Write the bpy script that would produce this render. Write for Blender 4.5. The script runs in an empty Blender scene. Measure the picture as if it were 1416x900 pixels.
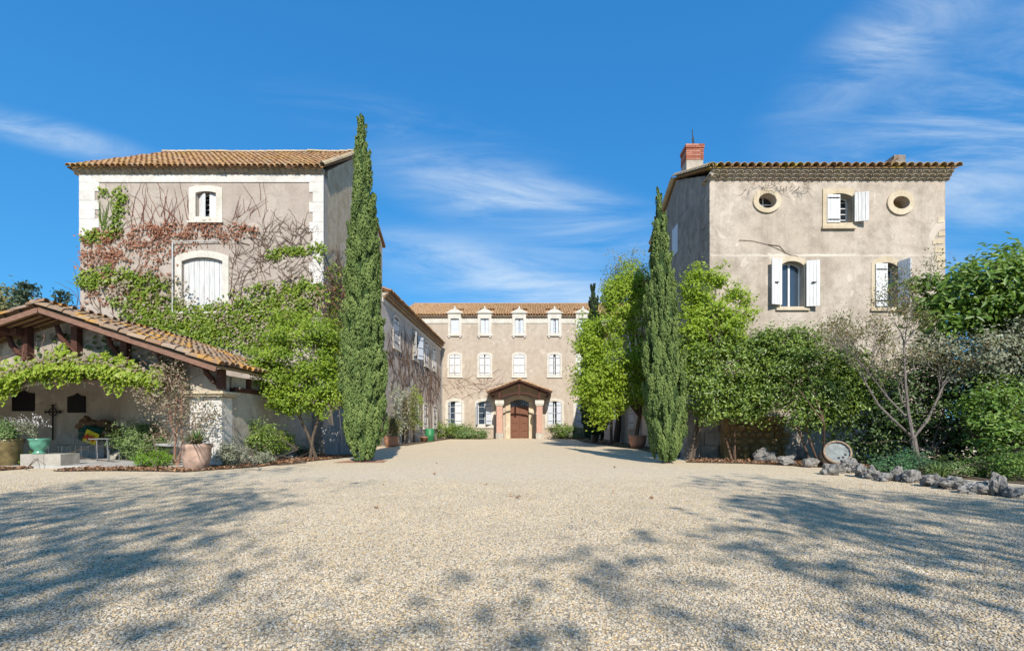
import bpy, math, random
import numpy as np
from mathutils import Vector, Matrix, noise
from mathutils.geometry import tessellate_polygon

# ------------------------------------------------------------------ camera, sky, sun
H, F, CX, CY = 1.13, 650.0, 733.0, 590.0        # eye height, focal length (px of the 1416 px photo), vanishing point
sc = bpy.context.scene
col = sc.collection
cam = bpy.data.cameras.new("camera")
cam.sensor_width = 36.0
cam.lens = 36.0 * F / 1416.0
cam.shift_x = -(CX - 708.0) / 1416.0
cam.shift_y = (CY - 450.0) / 1416.0
cam.clip_start = 0.05
cam.clip_end = 2000
camo = bpy.data.objects.new("camera", cam)
camo.location = (0, 0, H)
camo.rotation_euler = (math.radians(90), 0, 0)
col.objects.link(camo)
sc.camera = camo

SUN = Vector((0.20, -1.0, 0.80)).normalized()    # towards the sun
sun_el = math.asin(SUN.z)
sun_az = math.atan2(SUN.x, SUN.y)
sl = bpy.data.lights.new("sun", 'SUN')
sl.energy = 3.1
sl.angle = math.radians(0.5)
sl.color = (1.0, 0.93, 0.83)
so = bpy.data.objects.new("sun", sl)
so.rotation_euler = (-SUN).to_track_quat('-Z', 'Y').to_euler()
so.location = (3, -20, 30)
col.objects.link(so)

w = bpy.data.worlds.new("World")
sc.world = w
w.use_nodes = True
nt = w.node_tree
nt.nodes.clear()
def wn(t, **k):
    n = nt.nodes.new(t)
    for a, b in k.items():
        setattr(n, a, b)
    return n
wout = wn('ShaderNodeOutputWorld')
bg = wn('ShaderNodeBackground')
bg.inputs['Strength'].default_value = 0.15
sky = wn('ShaderNodeTexSky', sky_type='NISHITA', sun_disc=False, sun_elevation=sun_el, sun_rotation=sun_az,
         altitude=300, air_density=1.0, dust_density=0.3, ozone_density=3.0)
# the photograph's clear deep azure: an even per-channel tone curve over the whole sky
ssep = wn('ShaderNodeSeparateColor'); scmb = wn('ShaderNodeCombineColor')
nt.links.new(sky.outputs[0], ssep.inputs[0])
for i_, (ex_, co_) in enumerate(((0.82, 0.172), (0.56, 0.73), (0.42, 1.52))):
    pw = wn('ShaderNodeMath', operation='POWER'); pw.inputs[1].default_value = ex_
    mu = wn('ShaderNodeMath', operation='MULTIPLY'); mu.inputs[1].default_value = co_
    nt.links.new(ssep.outputs[i_], pw.inputs[0]); nt.links.new(pw.outputs[0], mu.inputs[0]); nt.links.new(mu.outputs[0], scmb.inputs[i_])
tc = wn('ShaderNodeTexCoord')
# added cirrus outside the view: stretched, distorted noise on a plane high above
sep = wn('ShaderNodeSeparateXYZ')
nt.links.new(tc.outputs['Generated'], sep.inputs[0])
def wmath(op, a, b=None, clamp=False):
    n = wn('ShaderNodeMath', operation=op)
    n.use_clamp = clamp
    for i, v in enumerate((a, b)):
        if v is None: continue
        if isinstance(v, (int, float)): n.inputs[i].default_value = v
        else: nt.links.new(v, n.inputs[i])
    return n.outputs[0]
zc = wmath('ADD', wmath('MAXIMUM', sep.outputs['Z'], 0.0), 0.12)
cu = wmath('DIVIDE', sep.outputs['X'], zc)
cv = wmath('DIVIDE', sep.outputs['Y'], zc)
cmb = wn('ShaderNodeCombineXYZ')
nt.links.new(cu, cmb.inputs[0]); nt.links.new(cv, cmb.inputs[1])
def cloud(loc, rot, scl, nscale, lo, hi, detail=9.0, dist=0.6):
    m = wn('ShaderNodeMapping')
    m.inputs['Location'].default_value = loc
    m.inputs['Rotation'].default_value = (0, 0, rot)
    m.inputs['Scale'].default_value = scl
    nt.links.new(cmb.outputs[0], m.inputs[0])
    n = wn('ShaderNodeTexNoise')
    n.inputs['Scale'].default_value = nscale
    n.inputs['Detail'].default_value = detail
    n.inputs['Roughness'].default_value = 0.62
    n.inputs['Distortion'].default_value = dist
    nt.links.new(m.outputs[0], n.inputs['Vector'])
    r = wn('ShaderNodeMapRange')
    r.interpolation_type = 'SMOOTHSTEP'
    r.inputs[1].default_value = lo
    r.inputs[2].default_value = hi
    nt.links.new(n.outputs['Fac'], r.inputs[0])
    return r.outputs[0]
big = cloud((2.2, 9.0, 0), 0.35, (1, 1, 1), 0.55, 0.38, 0.60, 2.5, 0.4)  # unseen cover behind the viewpoint, thickened to whiten the light in the shade
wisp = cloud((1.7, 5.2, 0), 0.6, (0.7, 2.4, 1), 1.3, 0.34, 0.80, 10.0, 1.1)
# cirrus patches of the northern sky: long streaky banks by azimuth and elevation tangents
yp = wmath('MAXIMUM', sep.outputs['Y'], 0.2)
s_ = wmath('DIVIDE', sep.outputs['X'], yp); t_ = wmath('DIVIDE', sep.outputs['Z'], yp)
cst = wn('ShaderNodeCombineXYZ'); nt.links.new(s_, cst.inputs[0]); nt.links.new(t_, cst.inputs[1])
def bank(cs, ct, rot, a, b, scl, lo, hi, seed, amt):
    m = wn('ShaderNodeMapping', vector_type='TEXTURE')
    m.inputs['Location'].default_value = (cs, ct, 0); m.inputs['Rotation'].default_value = (0, 0, rot); m.inputs['Scale'].default_value = (a, b, 1)
    nt.links.new(cst.outputs[0], m.inputs[0])
    ln = wn('ShaderNodeVectorMath', operation='LENGTH'); nt.links.new(m.outputs[0], ln.inputs[0])
    r = wn('ShaderNodeMapRange'); r.interpolation_type = 'SMOOTHSTEP'; r.inputs[1].default_value = 1.0; r.inputs[2].default_value = 0.0; nt.links.new(ln.outputs['Value'], r.inputs[0])
    m2 = wn('ShaderNodeMapping'); m2.inputs['Rotation'].default_value = (0, 0, -rot + 0.12); m2.inputs['Scale'].default_value = (0.8, 4.2, 1); m2.inputs['Location'].default_value = (seed, seed * 0.7, 0)
    nt.links.new(cst.outputs[0], m2.inputs[0])
    n = wn('ShaderNodeTexNoise'); n.inputs['Scale'].default_value = scl; n.inputs['Detail'].default_value = 11; n.inputs['Roughness'].default_value = 0.66; n.inputs['Distortion'].default_value = 0.8
    nt.links.new(m2.outputs[0], n.inputs['Vector'])
    q = wn('ShaderNodeMapRange'); q.interpolation_type = 'SMOOTHSTEP'; q.inputs[1].default_value = lo; q.inputs[2].default_value = hi; nt.links.new(n.outputs['Fac'], q.inputs[0])
    return wmath('MULTIPLY', wmath('MULTIPLY', r.outputs[0], q.outputs[0]), amt)
banks = [bank(0.00, 0.47, -0.27, 0.46, 0.12, 2.4, 0.26, 0.78, 1.3, 0.85), bank(-0.08, 0.33, -0.20, 0.46, 0.10, 2.6, 0.26, 0.78, 4.1, 0.7),
         bank(0.93, 0.58, 0.62, 0.75, 0.34, 2.0, 0.30, 0.85, 7.7, 0.75), bank(0.80, 0.85, 0.70, 0.5, 0.14, 2.2, 0.32, 0.8, 2.9, 0.5), bank(-1.06, 0.63, -0.24, 0.36, 0.05, 3.0, 0.26, 0.75, 5.3, 0.6), bank(0.05, 0.27, -0.08, 0.5, 0.07, 2.8, 0.3, 0.8, 9.1, 0.45),
         bank(-0.2, 0.60, -0.3, 0.5, 0.10, 2.8, 0.4, 0.85, 12.1, 0.25)]
cs_ = banks[0]
for b_ in banks[1:]: cs_ = wmath('ADD', cs_, b_)
north = wmath('GREATER_THAN', sep.outputs['Y'], 0.25)
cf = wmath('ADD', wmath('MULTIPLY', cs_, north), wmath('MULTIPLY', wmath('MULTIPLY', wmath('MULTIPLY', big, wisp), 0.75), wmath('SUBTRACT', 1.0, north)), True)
cf = wmath('MULTIPLY', cf, 1.0, True)
mixc = wn('ShaderNodeMix', data_type='RGBA')
nt.links.new(cf, mixc.inputs[0])
nt.links.new(scmb.outputs[0], mixc.inputs[6])
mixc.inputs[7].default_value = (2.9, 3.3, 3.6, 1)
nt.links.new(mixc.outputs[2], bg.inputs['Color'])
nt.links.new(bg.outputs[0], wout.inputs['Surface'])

sc.view_settings.view_transform = 'Standard'
sc.view_settings.look = 'None'
sc.view_settings.exposure = 0.92
sc.view_settings.gamma = 1.0
sc.view_settings.use_curve_mapping = False
sc.cycles.max_bounces = 7
sc.cycles.transparent_max_bounces = 8

rng = np.random.default_rng(7)
random.seed(7)

def at(x, y, Y):
    """the point that stands Y metres away and shows at photo pixel x, y"""
    return Vector(((x - CX) / F * Y, Y, H - (y - CY) / F * Y))
def gnd(x, y):
    Y = H * F / (y - CY)
    return Vector(((x - CX) / F * Y, Y, 0.0))

# ------------------------------------------------------------------ materials
MATS = {}
class NT:
    def __init__(s, name):
        s.m = bpy.data.materials.new(name); s.m.use_nodes = True
        s.t = s.m.node_tree; s.t.nodes.clear()
        s.out = s.n('ShaderNodeOutputMaterial')
    def n(s, t, **k):
        x = s.t.nodes.new(t)
        for a, b in k.items(): setattr(x, a, b)
        return x
    def l(s, a, b): s.t.links.new(a, b)
    def pos(s, scale=(1, 1, 1), obj=False):
        if obj:
            g = s.n('ShaderNodeTexCoord').outputs['Object']
        else:
            g = s.n('ShaderNodeNewGeometry').outputs['Position']
        mp = s.n('ShaderNodeMapping'); mp.inputs['Scale'].default_value = scale
        s.l(g, mp.inputs[0]); return mp.outputs[0]
    def noise(s, vec, scale, detail=4, rough=0.55, dist=0.0):
        x = s.n('ShaderNodeTexNoise'); x.inputs['Scale'].default_value = scale
        x.inputs['Detail'].default_value = detail; x.inputs['Roughness'].default_value = rough
        x.inputs['Distortion'].default_value = dist
        s.l(vec, x.inputs['Vector']); return x.outputs['Fac']
    def ramp(s, fac, stops, const=False):
        x = s.n('ShaderNodeValToRGB'); e = x.color_ramp.elements
        if const: x.color_ramp.interpolation = 'CONSTANT'
        while len(e) < len(stops): e.new(0.5)
        for i, (p, c) in enumerate(stops):
            e[i].position = p
            e[i].color = (c, c, c, 1) if isinstance(c, (int, float)) else (*c, 1)
        s.l(fac, x.inputs[0]); return x.outputs[0]
    def mix(s, fac, a, b, blend='MIX'):
        x = s.n('ShaderNodeMix', data_type='RGBA', blend_type=blend)
        for i, v in ((0, fac), (6, a), (7, b)):
            if isinstance(v, (int, float)): x.inputs[i].default_value = v
            elif isinstance(v, tuple): x.inputs[i].default_value = (*v, 1)
            else: s.l(v, x.inputs[i])
        return x.outputs[2]
    def math(s, op, a, b=0.0, clamp=False):
        x = s.n('ShaderNodeMath', operation=op); x.use_clamp = clamp
        for i, v in enumerate((a, b)):
            if isinstance(v, (int, float)): x.inputs[i].default_value = v
            else: s.l(v, x.inputs[i])
        return x.outputs[0]
    def bump(s, h, strength, dist):
        x = s.n('ShaderNodeBump'); x.inputs['Strength'].default_value = strength
        x.inputs['Distance'].default_value = dist; s.l(h, x.inputs['Height']); return x.outputs[0]
    def pbr(s, color, rough=0.8, spec=0.3, normal=None, metal=0.0):
        p = s.n('ShaderNodeBsdfPrincipled')
        for k, v in (('Base Color', color), ('Roughness', rough), ('Specular IOR Level', spec), ('Metallic', metal)):
            if isinstance(v, tuple): p.inputs[k].default_value = (*v, 1)
            elif isinstance(v, (int, float)): p.inputs[k].default_value = v
            else: s.l(v, p.inputs[k])
        if normal is not None: s.l(normal, p.inputs['Normal'])
        s.l(p.outputs[0], s.out.inputs['Surface'])
        return p

def plaster(name, base, dark, light, stain=0.5, big=0.35, bump=0.25, line=None):
    m = NT(name); v = m.pos()
    a = m.noise(v, big, 6, 0.6, 0.4)
    b = m.noise(v, 2.3, 6, 0.65)
    c = m.noise(v, 14, 4, 0.6)
    st = m.noise(m.pos((1.6, 1.6, 0.16)), 1.3, 5, 0.6)
    col_ = m.mix(m.ramp(a, [(0.35, 0.0), (0.65, 1.0)]), base, light)
    col_ = m.mix(m.math('MULTIPLY', m.ramp(b, [(0.42, 0.0), (0.68, 1.0)]), stain), col_, dark)
    col_ = m.mix(m.math('MULTIPLY', m.ramp(st, [(0.50, 0.0), (0.72, 1.0)]), stain * 0.75), col_, dark)
    col_ = m.mix(0.32, col_, m.ramp(c, [(0.25, 0.45), (0.75, 1.0)]), 'MULTIPLY')
    # hairline cracks and, on some walls, the pale line of a day joint
    vd = m.n('ShaderNodeTexVoronoi', feature='DISTANCE_TO_EDGE'); vd.inputs['Scale'].default_value = 0.55
    wn_ = m.n('ShaderNodeTexNoise'); wn_.inputs['Scale'].default_value = 1.7; wn_.inputs['Detail'].default_value = 6; m.l(v, wn_.inputs['Vector'])
    va = m.n('ShaderNodeVectorMath', operation='MULTIPLY_ADD'); va.inputs[1].default_value = (0.8, 0.8, 0.8); m.l(wn_.outputs['Color'], va.inputs[0]); m.l(v, va.inputs[2]); m.l(va.outputs[0], vd.inputs['Vector'])
    ck = m.math('MULTIPLY', m.ramp(vd.outputs['Distance'], [(0.0, 1.0), (0.008, 0.0)]), m.ramp(a, [(0.48, 0.0), (0.6, 0.55)]))
    col_ = m.mix(ck, col_, tuple(q * 0.5 for q in dark))
    pt = m.noise(v, 0.8, 3, 0.5, 1.2)
    col_ = m.mix(m.ramp(pt, [(0.655, 0.0), (0.67, 0.45)]), col_, tuple(min(1, q * 1.18) for q in light))
    if line:
        sz = m.n('ShaderNodeSeparateXYZ'); m.l(v, sz.inputs[0])
        dz_ = m.math('ABSOLUTE', m.math('SUBTRACT', m.math('ADD', sz.outputs[2], m.math('MULTIPLY', b, 0.14)), line + 0.07))
        col_ = m.mix(m.math('MULTIPLY', m.ramp(dz_, [(0.015, 1.0), (0.06, 0.0)]), m.ramp(a, [(0.35, 0.75), (0.6, 0.1)])), col_, (0.72, 0.66, 0.56))
    hgt = m.math('ADD', m.math('MULTIPLY', b, 1.0), m.math('MULTIPLY', c, 0.5))
    m.pbr(col_, 0.92, 0.15, m.bump(hgt, bump, 0.05))
    MATS[name] = m.m
plaster('plaster_ivy_house', (0.43, 0.365, 0.31), (0.29, 0.245, 0.20), (0.49, 0.425, 0.365), 0.45)
plaster('plaster_side', (0.52, 0.42, 0.29), (0.34, 0.24, 0.13), (0.58, 0.50, 0.39), 0.65, 0.5)
plaster('plaster_main', (0.49, 0.405, 0.315), (0.33, 0.27, 0.215), (0.55, 0.47, 0.38), 0.42)
plaster('plaster_right', (0.51, 0.43, 0.345), (0.30, 0.25, 0.20), (0.58, 0.51, 0.43), 0.66, 0.45, line=7.4)
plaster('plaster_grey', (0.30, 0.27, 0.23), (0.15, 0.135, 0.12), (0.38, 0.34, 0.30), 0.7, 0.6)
plaster('plaster_wing', (0.55, 0.48, 0.42), (0.36, 0.31, 0.27), (0.62, 0.56, 0.50), 0.45, 0.5)
plaster('plaster_shed', (0.50, 0.45, 0.37), (0.30, 0.26, 0.20), (0.56, 0.51, 0.43), 0.5, 0.6)
plaster('plaster_rubble', (0.40, 0.35, 0.29), (0.17, 0.14, 0.11), (0.50, 0.45, 0.37), 0.9, 1.2, 0.9)
plaster('plaster_white', (0.67, 0.645, 0.60), (0.46, 0.43, 0.38), (0.71, 0.69, 0.65), 0.5)
plaster('stone_white', (0.66, 0.62, 0.54), (0.46, 0.41, 0.33), (0.70, 0.67, 0.60), 0.5, 0.8)
plaster('stone_cream', (0.60, 0.50, 0.35), (0.40, 0.31, 0.20), (0.66, 0.57, 0.43), 0.45, 0.8)
plaster('stone_pale', (0.44, 0.41, 0.35), (0.26, 0.235, 0.19), (0.50, 0.47, 0.41), 0.5, 0.8)
plaster('ochre_wall', (0.36, 0.23, 0.09), (0.20, 0.13, 0.06), (0.42, 0.29, 0.14), 0.7, 0.9, 0.8)
plaster('mortar', (0.46, 0.41, 0.34), (0.26, 0.22, 0.18), (0.54, 0.48, 0.40), 0.6, 1.0, 0.6)
plaster('concrete', (0.45, 0.44, 0.42), (0.30, 0.29, 0.27), (0.52, 0.51, 0.49), 0.4)

def simple(name, base, var=0.2, rough=0.7, spec=0.3, scale=6.0, stretch=(1, 1, 1), metal=0.0, bump=0.15, obj=False):
    m = NT(name); v = m.pos(stretch, obj)
    a = m.noise(v, scale, 6, 0.6, 0.2)
    lo = tuple(c * (1 - var) for c in base); hi = tuple(min(1, c * (1 + var)) for c in base)
    m.pbr(m.ramp(a, [(0.3, lo), (0.7, hi)]), rough, spec, m.bump(a, bump, 0.01), metal)
    MATS[name] = m.m
simple('white_paint', (0.66, 0.66, 0.65), 0.12, 0.55, 0.3, 4, (3, 3, 0.6))
simple('white_paint_worn', (0.58, 0.575, 0.56), 0.28, 0.7, 0.2, 6, (7, 7, 0.3))
simple('blue_white_paint', (0.55, 0.59, 0.65), 0.08, 0.55, 0.3, 4, (3, 3, 0.6))
simple('iron', (0.025, 0.023, 0.025), 0.4, 0.6, 0.4, 20, metal=0.4)
simple('grey_metal', (0.30, 0.31, 0.32), 0.2, 0.45, 0.4, 20, metal=0.5)
simple('pale_metal', (0.55, 0.55, 0.53), 0.15, 0.5, 0.4, 20, metal=0.2)
simple('red_wood', (0.085, 0.038, 0.028), 0.4, 0.75, 0.2, 7, (6, 0.8, 6))
simple('rafter_wood', (0.30, 0.20, 0.105), 0.3, 0.75, 0.2, 7, (1, 1, 6))
simple('fascia_wood', (0.22, 0.125, 0.09), 0.3, 0.75, 0.2, 7, (1, 5, 5))
simple('door_wood', (0.17, 0.075, 0.045), 0.3, 0.6, 0.3, 6, (6, 6, 0.5))
simple('grey_wood', (0.32, 0.31, 0.30), 0.45, 0.85, 0.15, 6, (9, 9, 0.35))
simple('terracotta', (0.36, 0.20, 0.135), 0.35, 0.85, 0.15, 5)
simple('pale_terracotta', (0.46, 0.32, 0.25), 0.4, 0.85, 0.15, 5)
simple('olive_glaze', (0.16, 0.125, 0.055), 0.6, 0.35, 0.5, 5)
simple('green_glaze', (0.10, 0.30, 0.21), 0.35, 0.22, 0.6, 7)
simple('green_paint', (0.03, 0.19, 0.07), 0.2, 0.5, 0.4, 7)
simple('barrel_end', (0.24, 0.26, 0.25), 0.3, 0.8, 0.2, 7)
simple('barrel_wood', (0.30, 0.22, 0.15), 0.4, 0.8, 0.2, 8)
simple('soil', (0.13, 0.095, 0.065), 0.5, 0.95, 0.1, 9, bump=0.8)
simple('hessian', (0.20, 0.125, 0.07), 0.5, 0.9, 0.1, 8, (1, 1, 3))
simple('green_cloth', (0.015, 0.085, 0.065), 0.4, 0.8, 0.2, 5)
simple('yellow_cloth', (0.78, 0.62, 0.04), 0.12, 0.7, 0.2, 5)
simple('red_print', (0.55, 0.06, 0.03), 0.1, 0.7, 0.2, 5)
simple('white_print', (0.75, 0.72, 0.66), 0.1, 0.7, 0.2, 5)
simple('dark_slate', (0.012, 0.012, 0.015), 0.5, 0.6, 0.3, 12)
simple('stem', (0.13, 0.085, 0.06), 0.4, 0.9, 0.1, 12)
simple('dry_stem', (0.26, 0.15, 0.11), 0.4, 0.9, 0.1, 12)
simple('red_stem', (0.20, 0.085, 0.065), 0.4, 0.9, 0.1, 12)
simple('bark', (0.12, 0.095, 0.075), 0.5, 0.9, 0.1, 9, (3, 3, 0.8), bump=0.6)
simple('pale_bark', (0.19, 0.165, 0.15), 0.45, 0.9, 0.1, 9, (3, 3, 0.8), bump=0.5)
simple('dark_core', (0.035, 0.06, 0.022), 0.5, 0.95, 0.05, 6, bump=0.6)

def rock_mat():
    m = NT('limestone'); v = m.pos()
    a = m.noise(v, 5, 8, 0.7, 0.6); b = m.noise(v, 22, 6, 0.7)
    c = m.ramp(a, [(0.3, (0.10, 0.095, 0.09)), (0.5, (0.27, 0.255, 0.235)), (0.72, (0.50, 0.475, 0.43))])
    c = m.mix(0.5, c, m.ramp(b, [(0.3, 0.35), (0.65, 1.0)]), 'MULTIPLY')
    m.pbr(c, 0.95, 0.1, m.bump(m.math('ADD', a, m.math('MULTIPLY', b, 0.5)), 0.9, 0.05))
    MATS['limestone'] = m.m
rock_mat()

def glass_mat(name, tint, rough=0.06):
    m = NT(name)
    n = m.noise(m.pos(), 1.2, 2)
    m.pbr(m.mix(n, tint, tuple(c * 0.5 for c in tint)), rough, 0.8)
    MATS[name] = m.m
glass_mat('glass', (0.05, 0.075, 0.11))
glass_mat('glass_dark', (0.025, 0.03, 0.04))

def tile_mat(name, ramp, lichen, lich_amt, obj_random=False, grey=0.25):
    m = NT(name); v = m.pos()
    if obj_random:
        r = m.n('ShaderNodeObjectInfo').outputs['Random']
    else:
        r = m.n('ShaderNodeAttribute', attribute_name='rnd').outputs['Fac']
    c = m.ramp(r, [(i / (len(ramp) - 1), q) for i, q in enumerate(ramp)])
    a = m.noise(v, 5, 6, 0.65); b = m.noise(v, 1.1, 5, 0.6); d = m.noise(v, 26, 4, 0.6)
    c = m.mix(m.math('MULTIPLY', m.ramp(a, [(0.45, 0.0), (0.7, 1.0)]), grey), c, (0.24, 0.21, 0.18))
    c = m.mix(m.math('MULTIPLY', m.ramp(b, [(0.52, 0.0), (0.62, 1.0)]), lich_amt), c, lichen)
    c = m.mix(0.4, c, m.ramp(d, [(0.3, 0.45), (0.7, 1.0)]), 'MULTIPLY')
    m.pbr(c, 0.92, 0.12, m.bump(d, 0.3, 0.01))
    MATS[name] = m.m
TR = [(0.31, 0.165, 0.09), (0.42, 0.24, 0.125), (0.50, 0.31, 0.17), (0.35, 0.19, 0.10), (0.46, 0.28, 0.145), (0.40, 0.29, 0.19)]
tile_mat('tile_orange', TR, (0.45, 0.29, 0.06), 0.45)
tile_mat('tile_main', [(0.48, 0.29, 0.155), (0.55, 0.35, 0.19), (0.62, 0.42, 0.25), (0.46, 0.27, 0.14), (0.57, 0.40, 0.25)], (0.55, 0.37, 0.14), 0.2, False, 0.06)
SR = [(0.27, 0.19, 0.13), (0.36, 0.25, 0.16), (0.30, 0.17, 0.10), (0.42, 0.31, 0.22), (0.33, 0.26, 0.19)]
tile_mat('tile_shed', SR, (0.58, 0.29, 0.025), 0.85, True, 0.6)
tile_mat('tile_shed_joined', SR, (0.58, 0.29, 0.025), 0.85, False, 0.6)
tile_mat('tile_eave', [(0.48, 0.37, 0.24), (0.56, 0.45, 0.30), (0.42, 0.32, 0.21)], (0.50, 0.40, 0.16), 0.4, True, 0.4)
tile_mat('tile_eave_joined', [(0.36, 0.2, 0.10), (0.45, 0.28, 0.15), (0.30, 0.17, 0.1)], (0.42, 0.30, 0.07), 0.4, False, 0.4)
tile_mat('tile_right', [(0.34, 0.21, 0.11), (0.44, 0.30, 0.15), (0.30, 0.17, 0.09)], (0.42, 0.33, 0.06), 0.85, False, 0.35)

def leaf_mat(name, ramp, trans=0.35, rough=0.45, spec=0.35):
    m = NT(name)
    r = m.n('ShaderNodeAttribute', attribute_name='rnd').outputs['Fac']
    c = m.ramp(r, [(i / (len(ramp) - 1), q) for i, q in enumerate(ramp)])
    p = m.pbr(c, rough, spec)
    tr = m.n('ShaderNodeBsdfTranslucent'); m.l(m.mix(0.35, c, (0.30, 0.36, 0.02)), tr.inputs['Color'])
    mx = m.n('ShaderNodeMixShader'); mx.inputs[0].default_value = trans
    m.l(p.outputs[0], mx.inputs[1]); m.l(tr.outputs[0], mx.inputs[2])
    m.l(mx.outputs[0], m.out.inputs['Surface'])
    MATS[name] = m.m
leaf_mat('leaf_lime', [(0.07, 0.13, 0.012), (0.17, 0.27, 0.02), (0.27, 0.38, 0.03), (0.38, 0.48, 0.06)], 0.4)
leaf_mat('leaf_yellowgreen', [(0.13, 0.21, 0.015), (0.25, 0.38, 0.028), (0.37, 0.50, 0.045), (0.50, 0.60, 0.08)], 0.45)
leaf_mat('leaf_ivy', [(0.072, 0.132, 0.014), (0.156, 0.240, 0.024), (0.240, 0.324, 0.036), (0.348, 0.396, 0.060)], 0.32)
leaf_mat('leaf_vine', [(0.144, 0.240, 0.018), (0.252, 0.372, 0.030), (0.360, 0.456, 0.060), (0.456, 0.504, 0.108)], 0.4)
leaf_mat('leaf_cypress', [(0.056, 0.092, 0.027), (0.123, 0.189, 0.055), (0.190, 0.265, 0.078), (0.302, 0.367, 0.117)], 0.15, 0.6, 0.2)
leaf_mat('leaf_dark_cypress', [(0.022, 0.040, 0.022), (0.040, 0.065, 0.030), (0.060, 0.090, 0.040)], 0.15, 0.6, 0.2)
leaf_mat('leaf_laurel', [(0.057, 0.103, 0.016), (0.114, 0.189, 0.027), (0.180, 0.267, 0.038), (0.294, 0.378, 0.054)], 0.28, 0.35, 0.5)
leaf_mat('leaf_dark', [(0.025, 0.050, 0.015), (0.050, 0.094, 0.022), (0.075, 0.131, 0.031), (0.112, 0.175, 0.044)], 0.22, 0.4, 0.4)
leaf_mat('leaf_fig', [(0.065, 0.130, 0.026), (0.111, 0.208, 0.034), (0.169, 0.286, 0.046), (0.286, 0.416, 0.065)], 0.38, 0.4, 0.4)
leaf_mat('leaf_silver', [(0.138, 0.161, 0.103), (0.230, 0.253, 0.172), (0.345, 0.356, 0.253), (0.483, 0.483, 0.368)], 0.25, 0.6, 0.2)
leaf_mat('leaf_shrub', [(0.072, 0.132, 0.042), (0.120, 0.204, 0.060), (0.204, 0.288, 0.096), (0.312, 0.372, 0.156)], 0.3)
leaf_mat('leaf_olive', [(0.144, 0.156, 0.060), (0.228, 0.228, 0.096), (0.324, 0.300, 0.144)], 0.3)
leaf_mat('leaf_bright', [(0.096, 0.204, 0.012), (0.168, 0.324, 0.018), (0.240, 0.420, 0.036)], 0.35)
leaf_mat('leaf_dry', [(0.200, 0.140, 0.100), (0.320, 0.250, 0.180), (0.420, 0.350, 0.270), (0.260, 0.270, 0.140)], 0.25, 0.8, 0.1)
leaf_mat('leaf_red', [(0.20, 0.07, 0.04), (0.32, 0.13, 0.08), (0.42, 0.22, 0.15), (0.46, 0.33, 0.25)], 0.25, 0.8, 0.1)
leaf_mat('leaf_litter', [(0.160, 0.080, 0.045), (0.300, 0.150, 0.080), (0.420, 0.240, 0.140), (0.360, 0.280, 0.200)], 0.1, 0.9, 0.1)
leaf_mat('leaf_bluegreen', [(0.036, 0.096, 0.048), (0.060, 0.156, 0.066), (0.096, 0.228, 0.084)], 0.25)
leaf_mat('leaf_conifer', [(0.033, 0.055, 0.039), (0.055, 0.088, 0.055), (0.088, 0.121, 0.077)], 0.1, 0.7, 0.2)
leaf_mat('flower_white', [(0.620, 0.580, 0.580), (0.780, 0.750, 0.760)], 0.3)

def gravel_mat():
    m = NT('gravel'); v = m.pos()
    vo = m.n('ShaderNodeTexVoronoi', feature='F1'); vo.inputs['Scale'].default_value = 62
    wv = m.n('ShaderNodeVectorMath', operation='ADD')
    nz = m.n('ShaderNodeTexNoise'); nz.inputs['Scale'].default_value = 30; m.l(v, nz.inputs['Vector'])
    sc_ = m.n('ShaderNodeVectorMath', operation='SCALE'); sc_.inputs['Scale'].default_value = 0.012
    m.l(nz.outputs['Color'], sc_.inputs[0]); m.l(v, wv.inputs[0]); m.l(sc_.outputs[0], wv.inputs[1])
    m.l(wv.outputs[0], vo.inputs['Vector'])
    sp = m.n('ShaderNodeSeparateColor'); m.l(vo.outputs['Color'], sp.inputs[0])
    c = m.ramp(sp.outputs[0], GRAVEL_STOPS)
    big = m.noise(v, 0.35, 5, 0.6); mid = m.noise(v, 2.5, 4, 0.6)
    c = m.mix(1.0, c, (1.16, 1.14, 1.10), 'MULTIPLY')
    c = m.mix(m.math('MULTIPLY', m.ramp(big, [(0.4, 0.0), (0.65, 1.0)]), 0.25), c, (0.60, 0.52, 0.42))
    c = m.mix(0.25, c, m.ramp(mid, [(0.3, 0.75), (0.7, 1.0)]), 'MULTIPLY')
    # grit under the loose stones, darkened towards the viewpoint as painted gap shade
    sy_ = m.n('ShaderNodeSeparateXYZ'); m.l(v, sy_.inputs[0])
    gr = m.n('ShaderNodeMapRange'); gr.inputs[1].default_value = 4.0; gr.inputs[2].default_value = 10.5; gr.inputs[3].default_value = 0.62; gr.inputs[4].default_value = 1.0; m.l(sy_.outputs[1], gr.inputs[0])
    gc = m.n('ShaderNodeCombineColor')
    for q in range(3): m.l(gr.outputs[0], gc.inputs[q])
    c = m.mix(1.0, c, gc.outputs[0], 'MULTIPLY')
    crack = m.ramp(vo.outputs['Distance'], [(0.45, 1.0), (0.8, 0.5)])
    c = m.mix(0.4, c, crack, 'MULTIPLY')
    hgt = m.math('SUBTRACT', 1.0, vo.outputs['Distance'])
    m.pbr(c, 0.9, 0.15, m.bump(hgt, 0.7, 0.012))
    MATS['gravel'] = m.m
GRAVEL_STOPS = [(0.0, (0.206, 0.168, 0.124)), (0.12, (0.453, 0.397, 0.317)), (0.26, (0.617, 0.525, 0.385)), (0.42, (0.648, 0.465, 0.229)),
                (0.56, (0.710, 0.614, 0.468)), (0.7, (0.536, 0.407, 0.239)), (0.85, (0.782, 0.704, 0.569)), (1.0, (0.433, 0.386, 0.321))]
gravel_mat()
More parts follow.
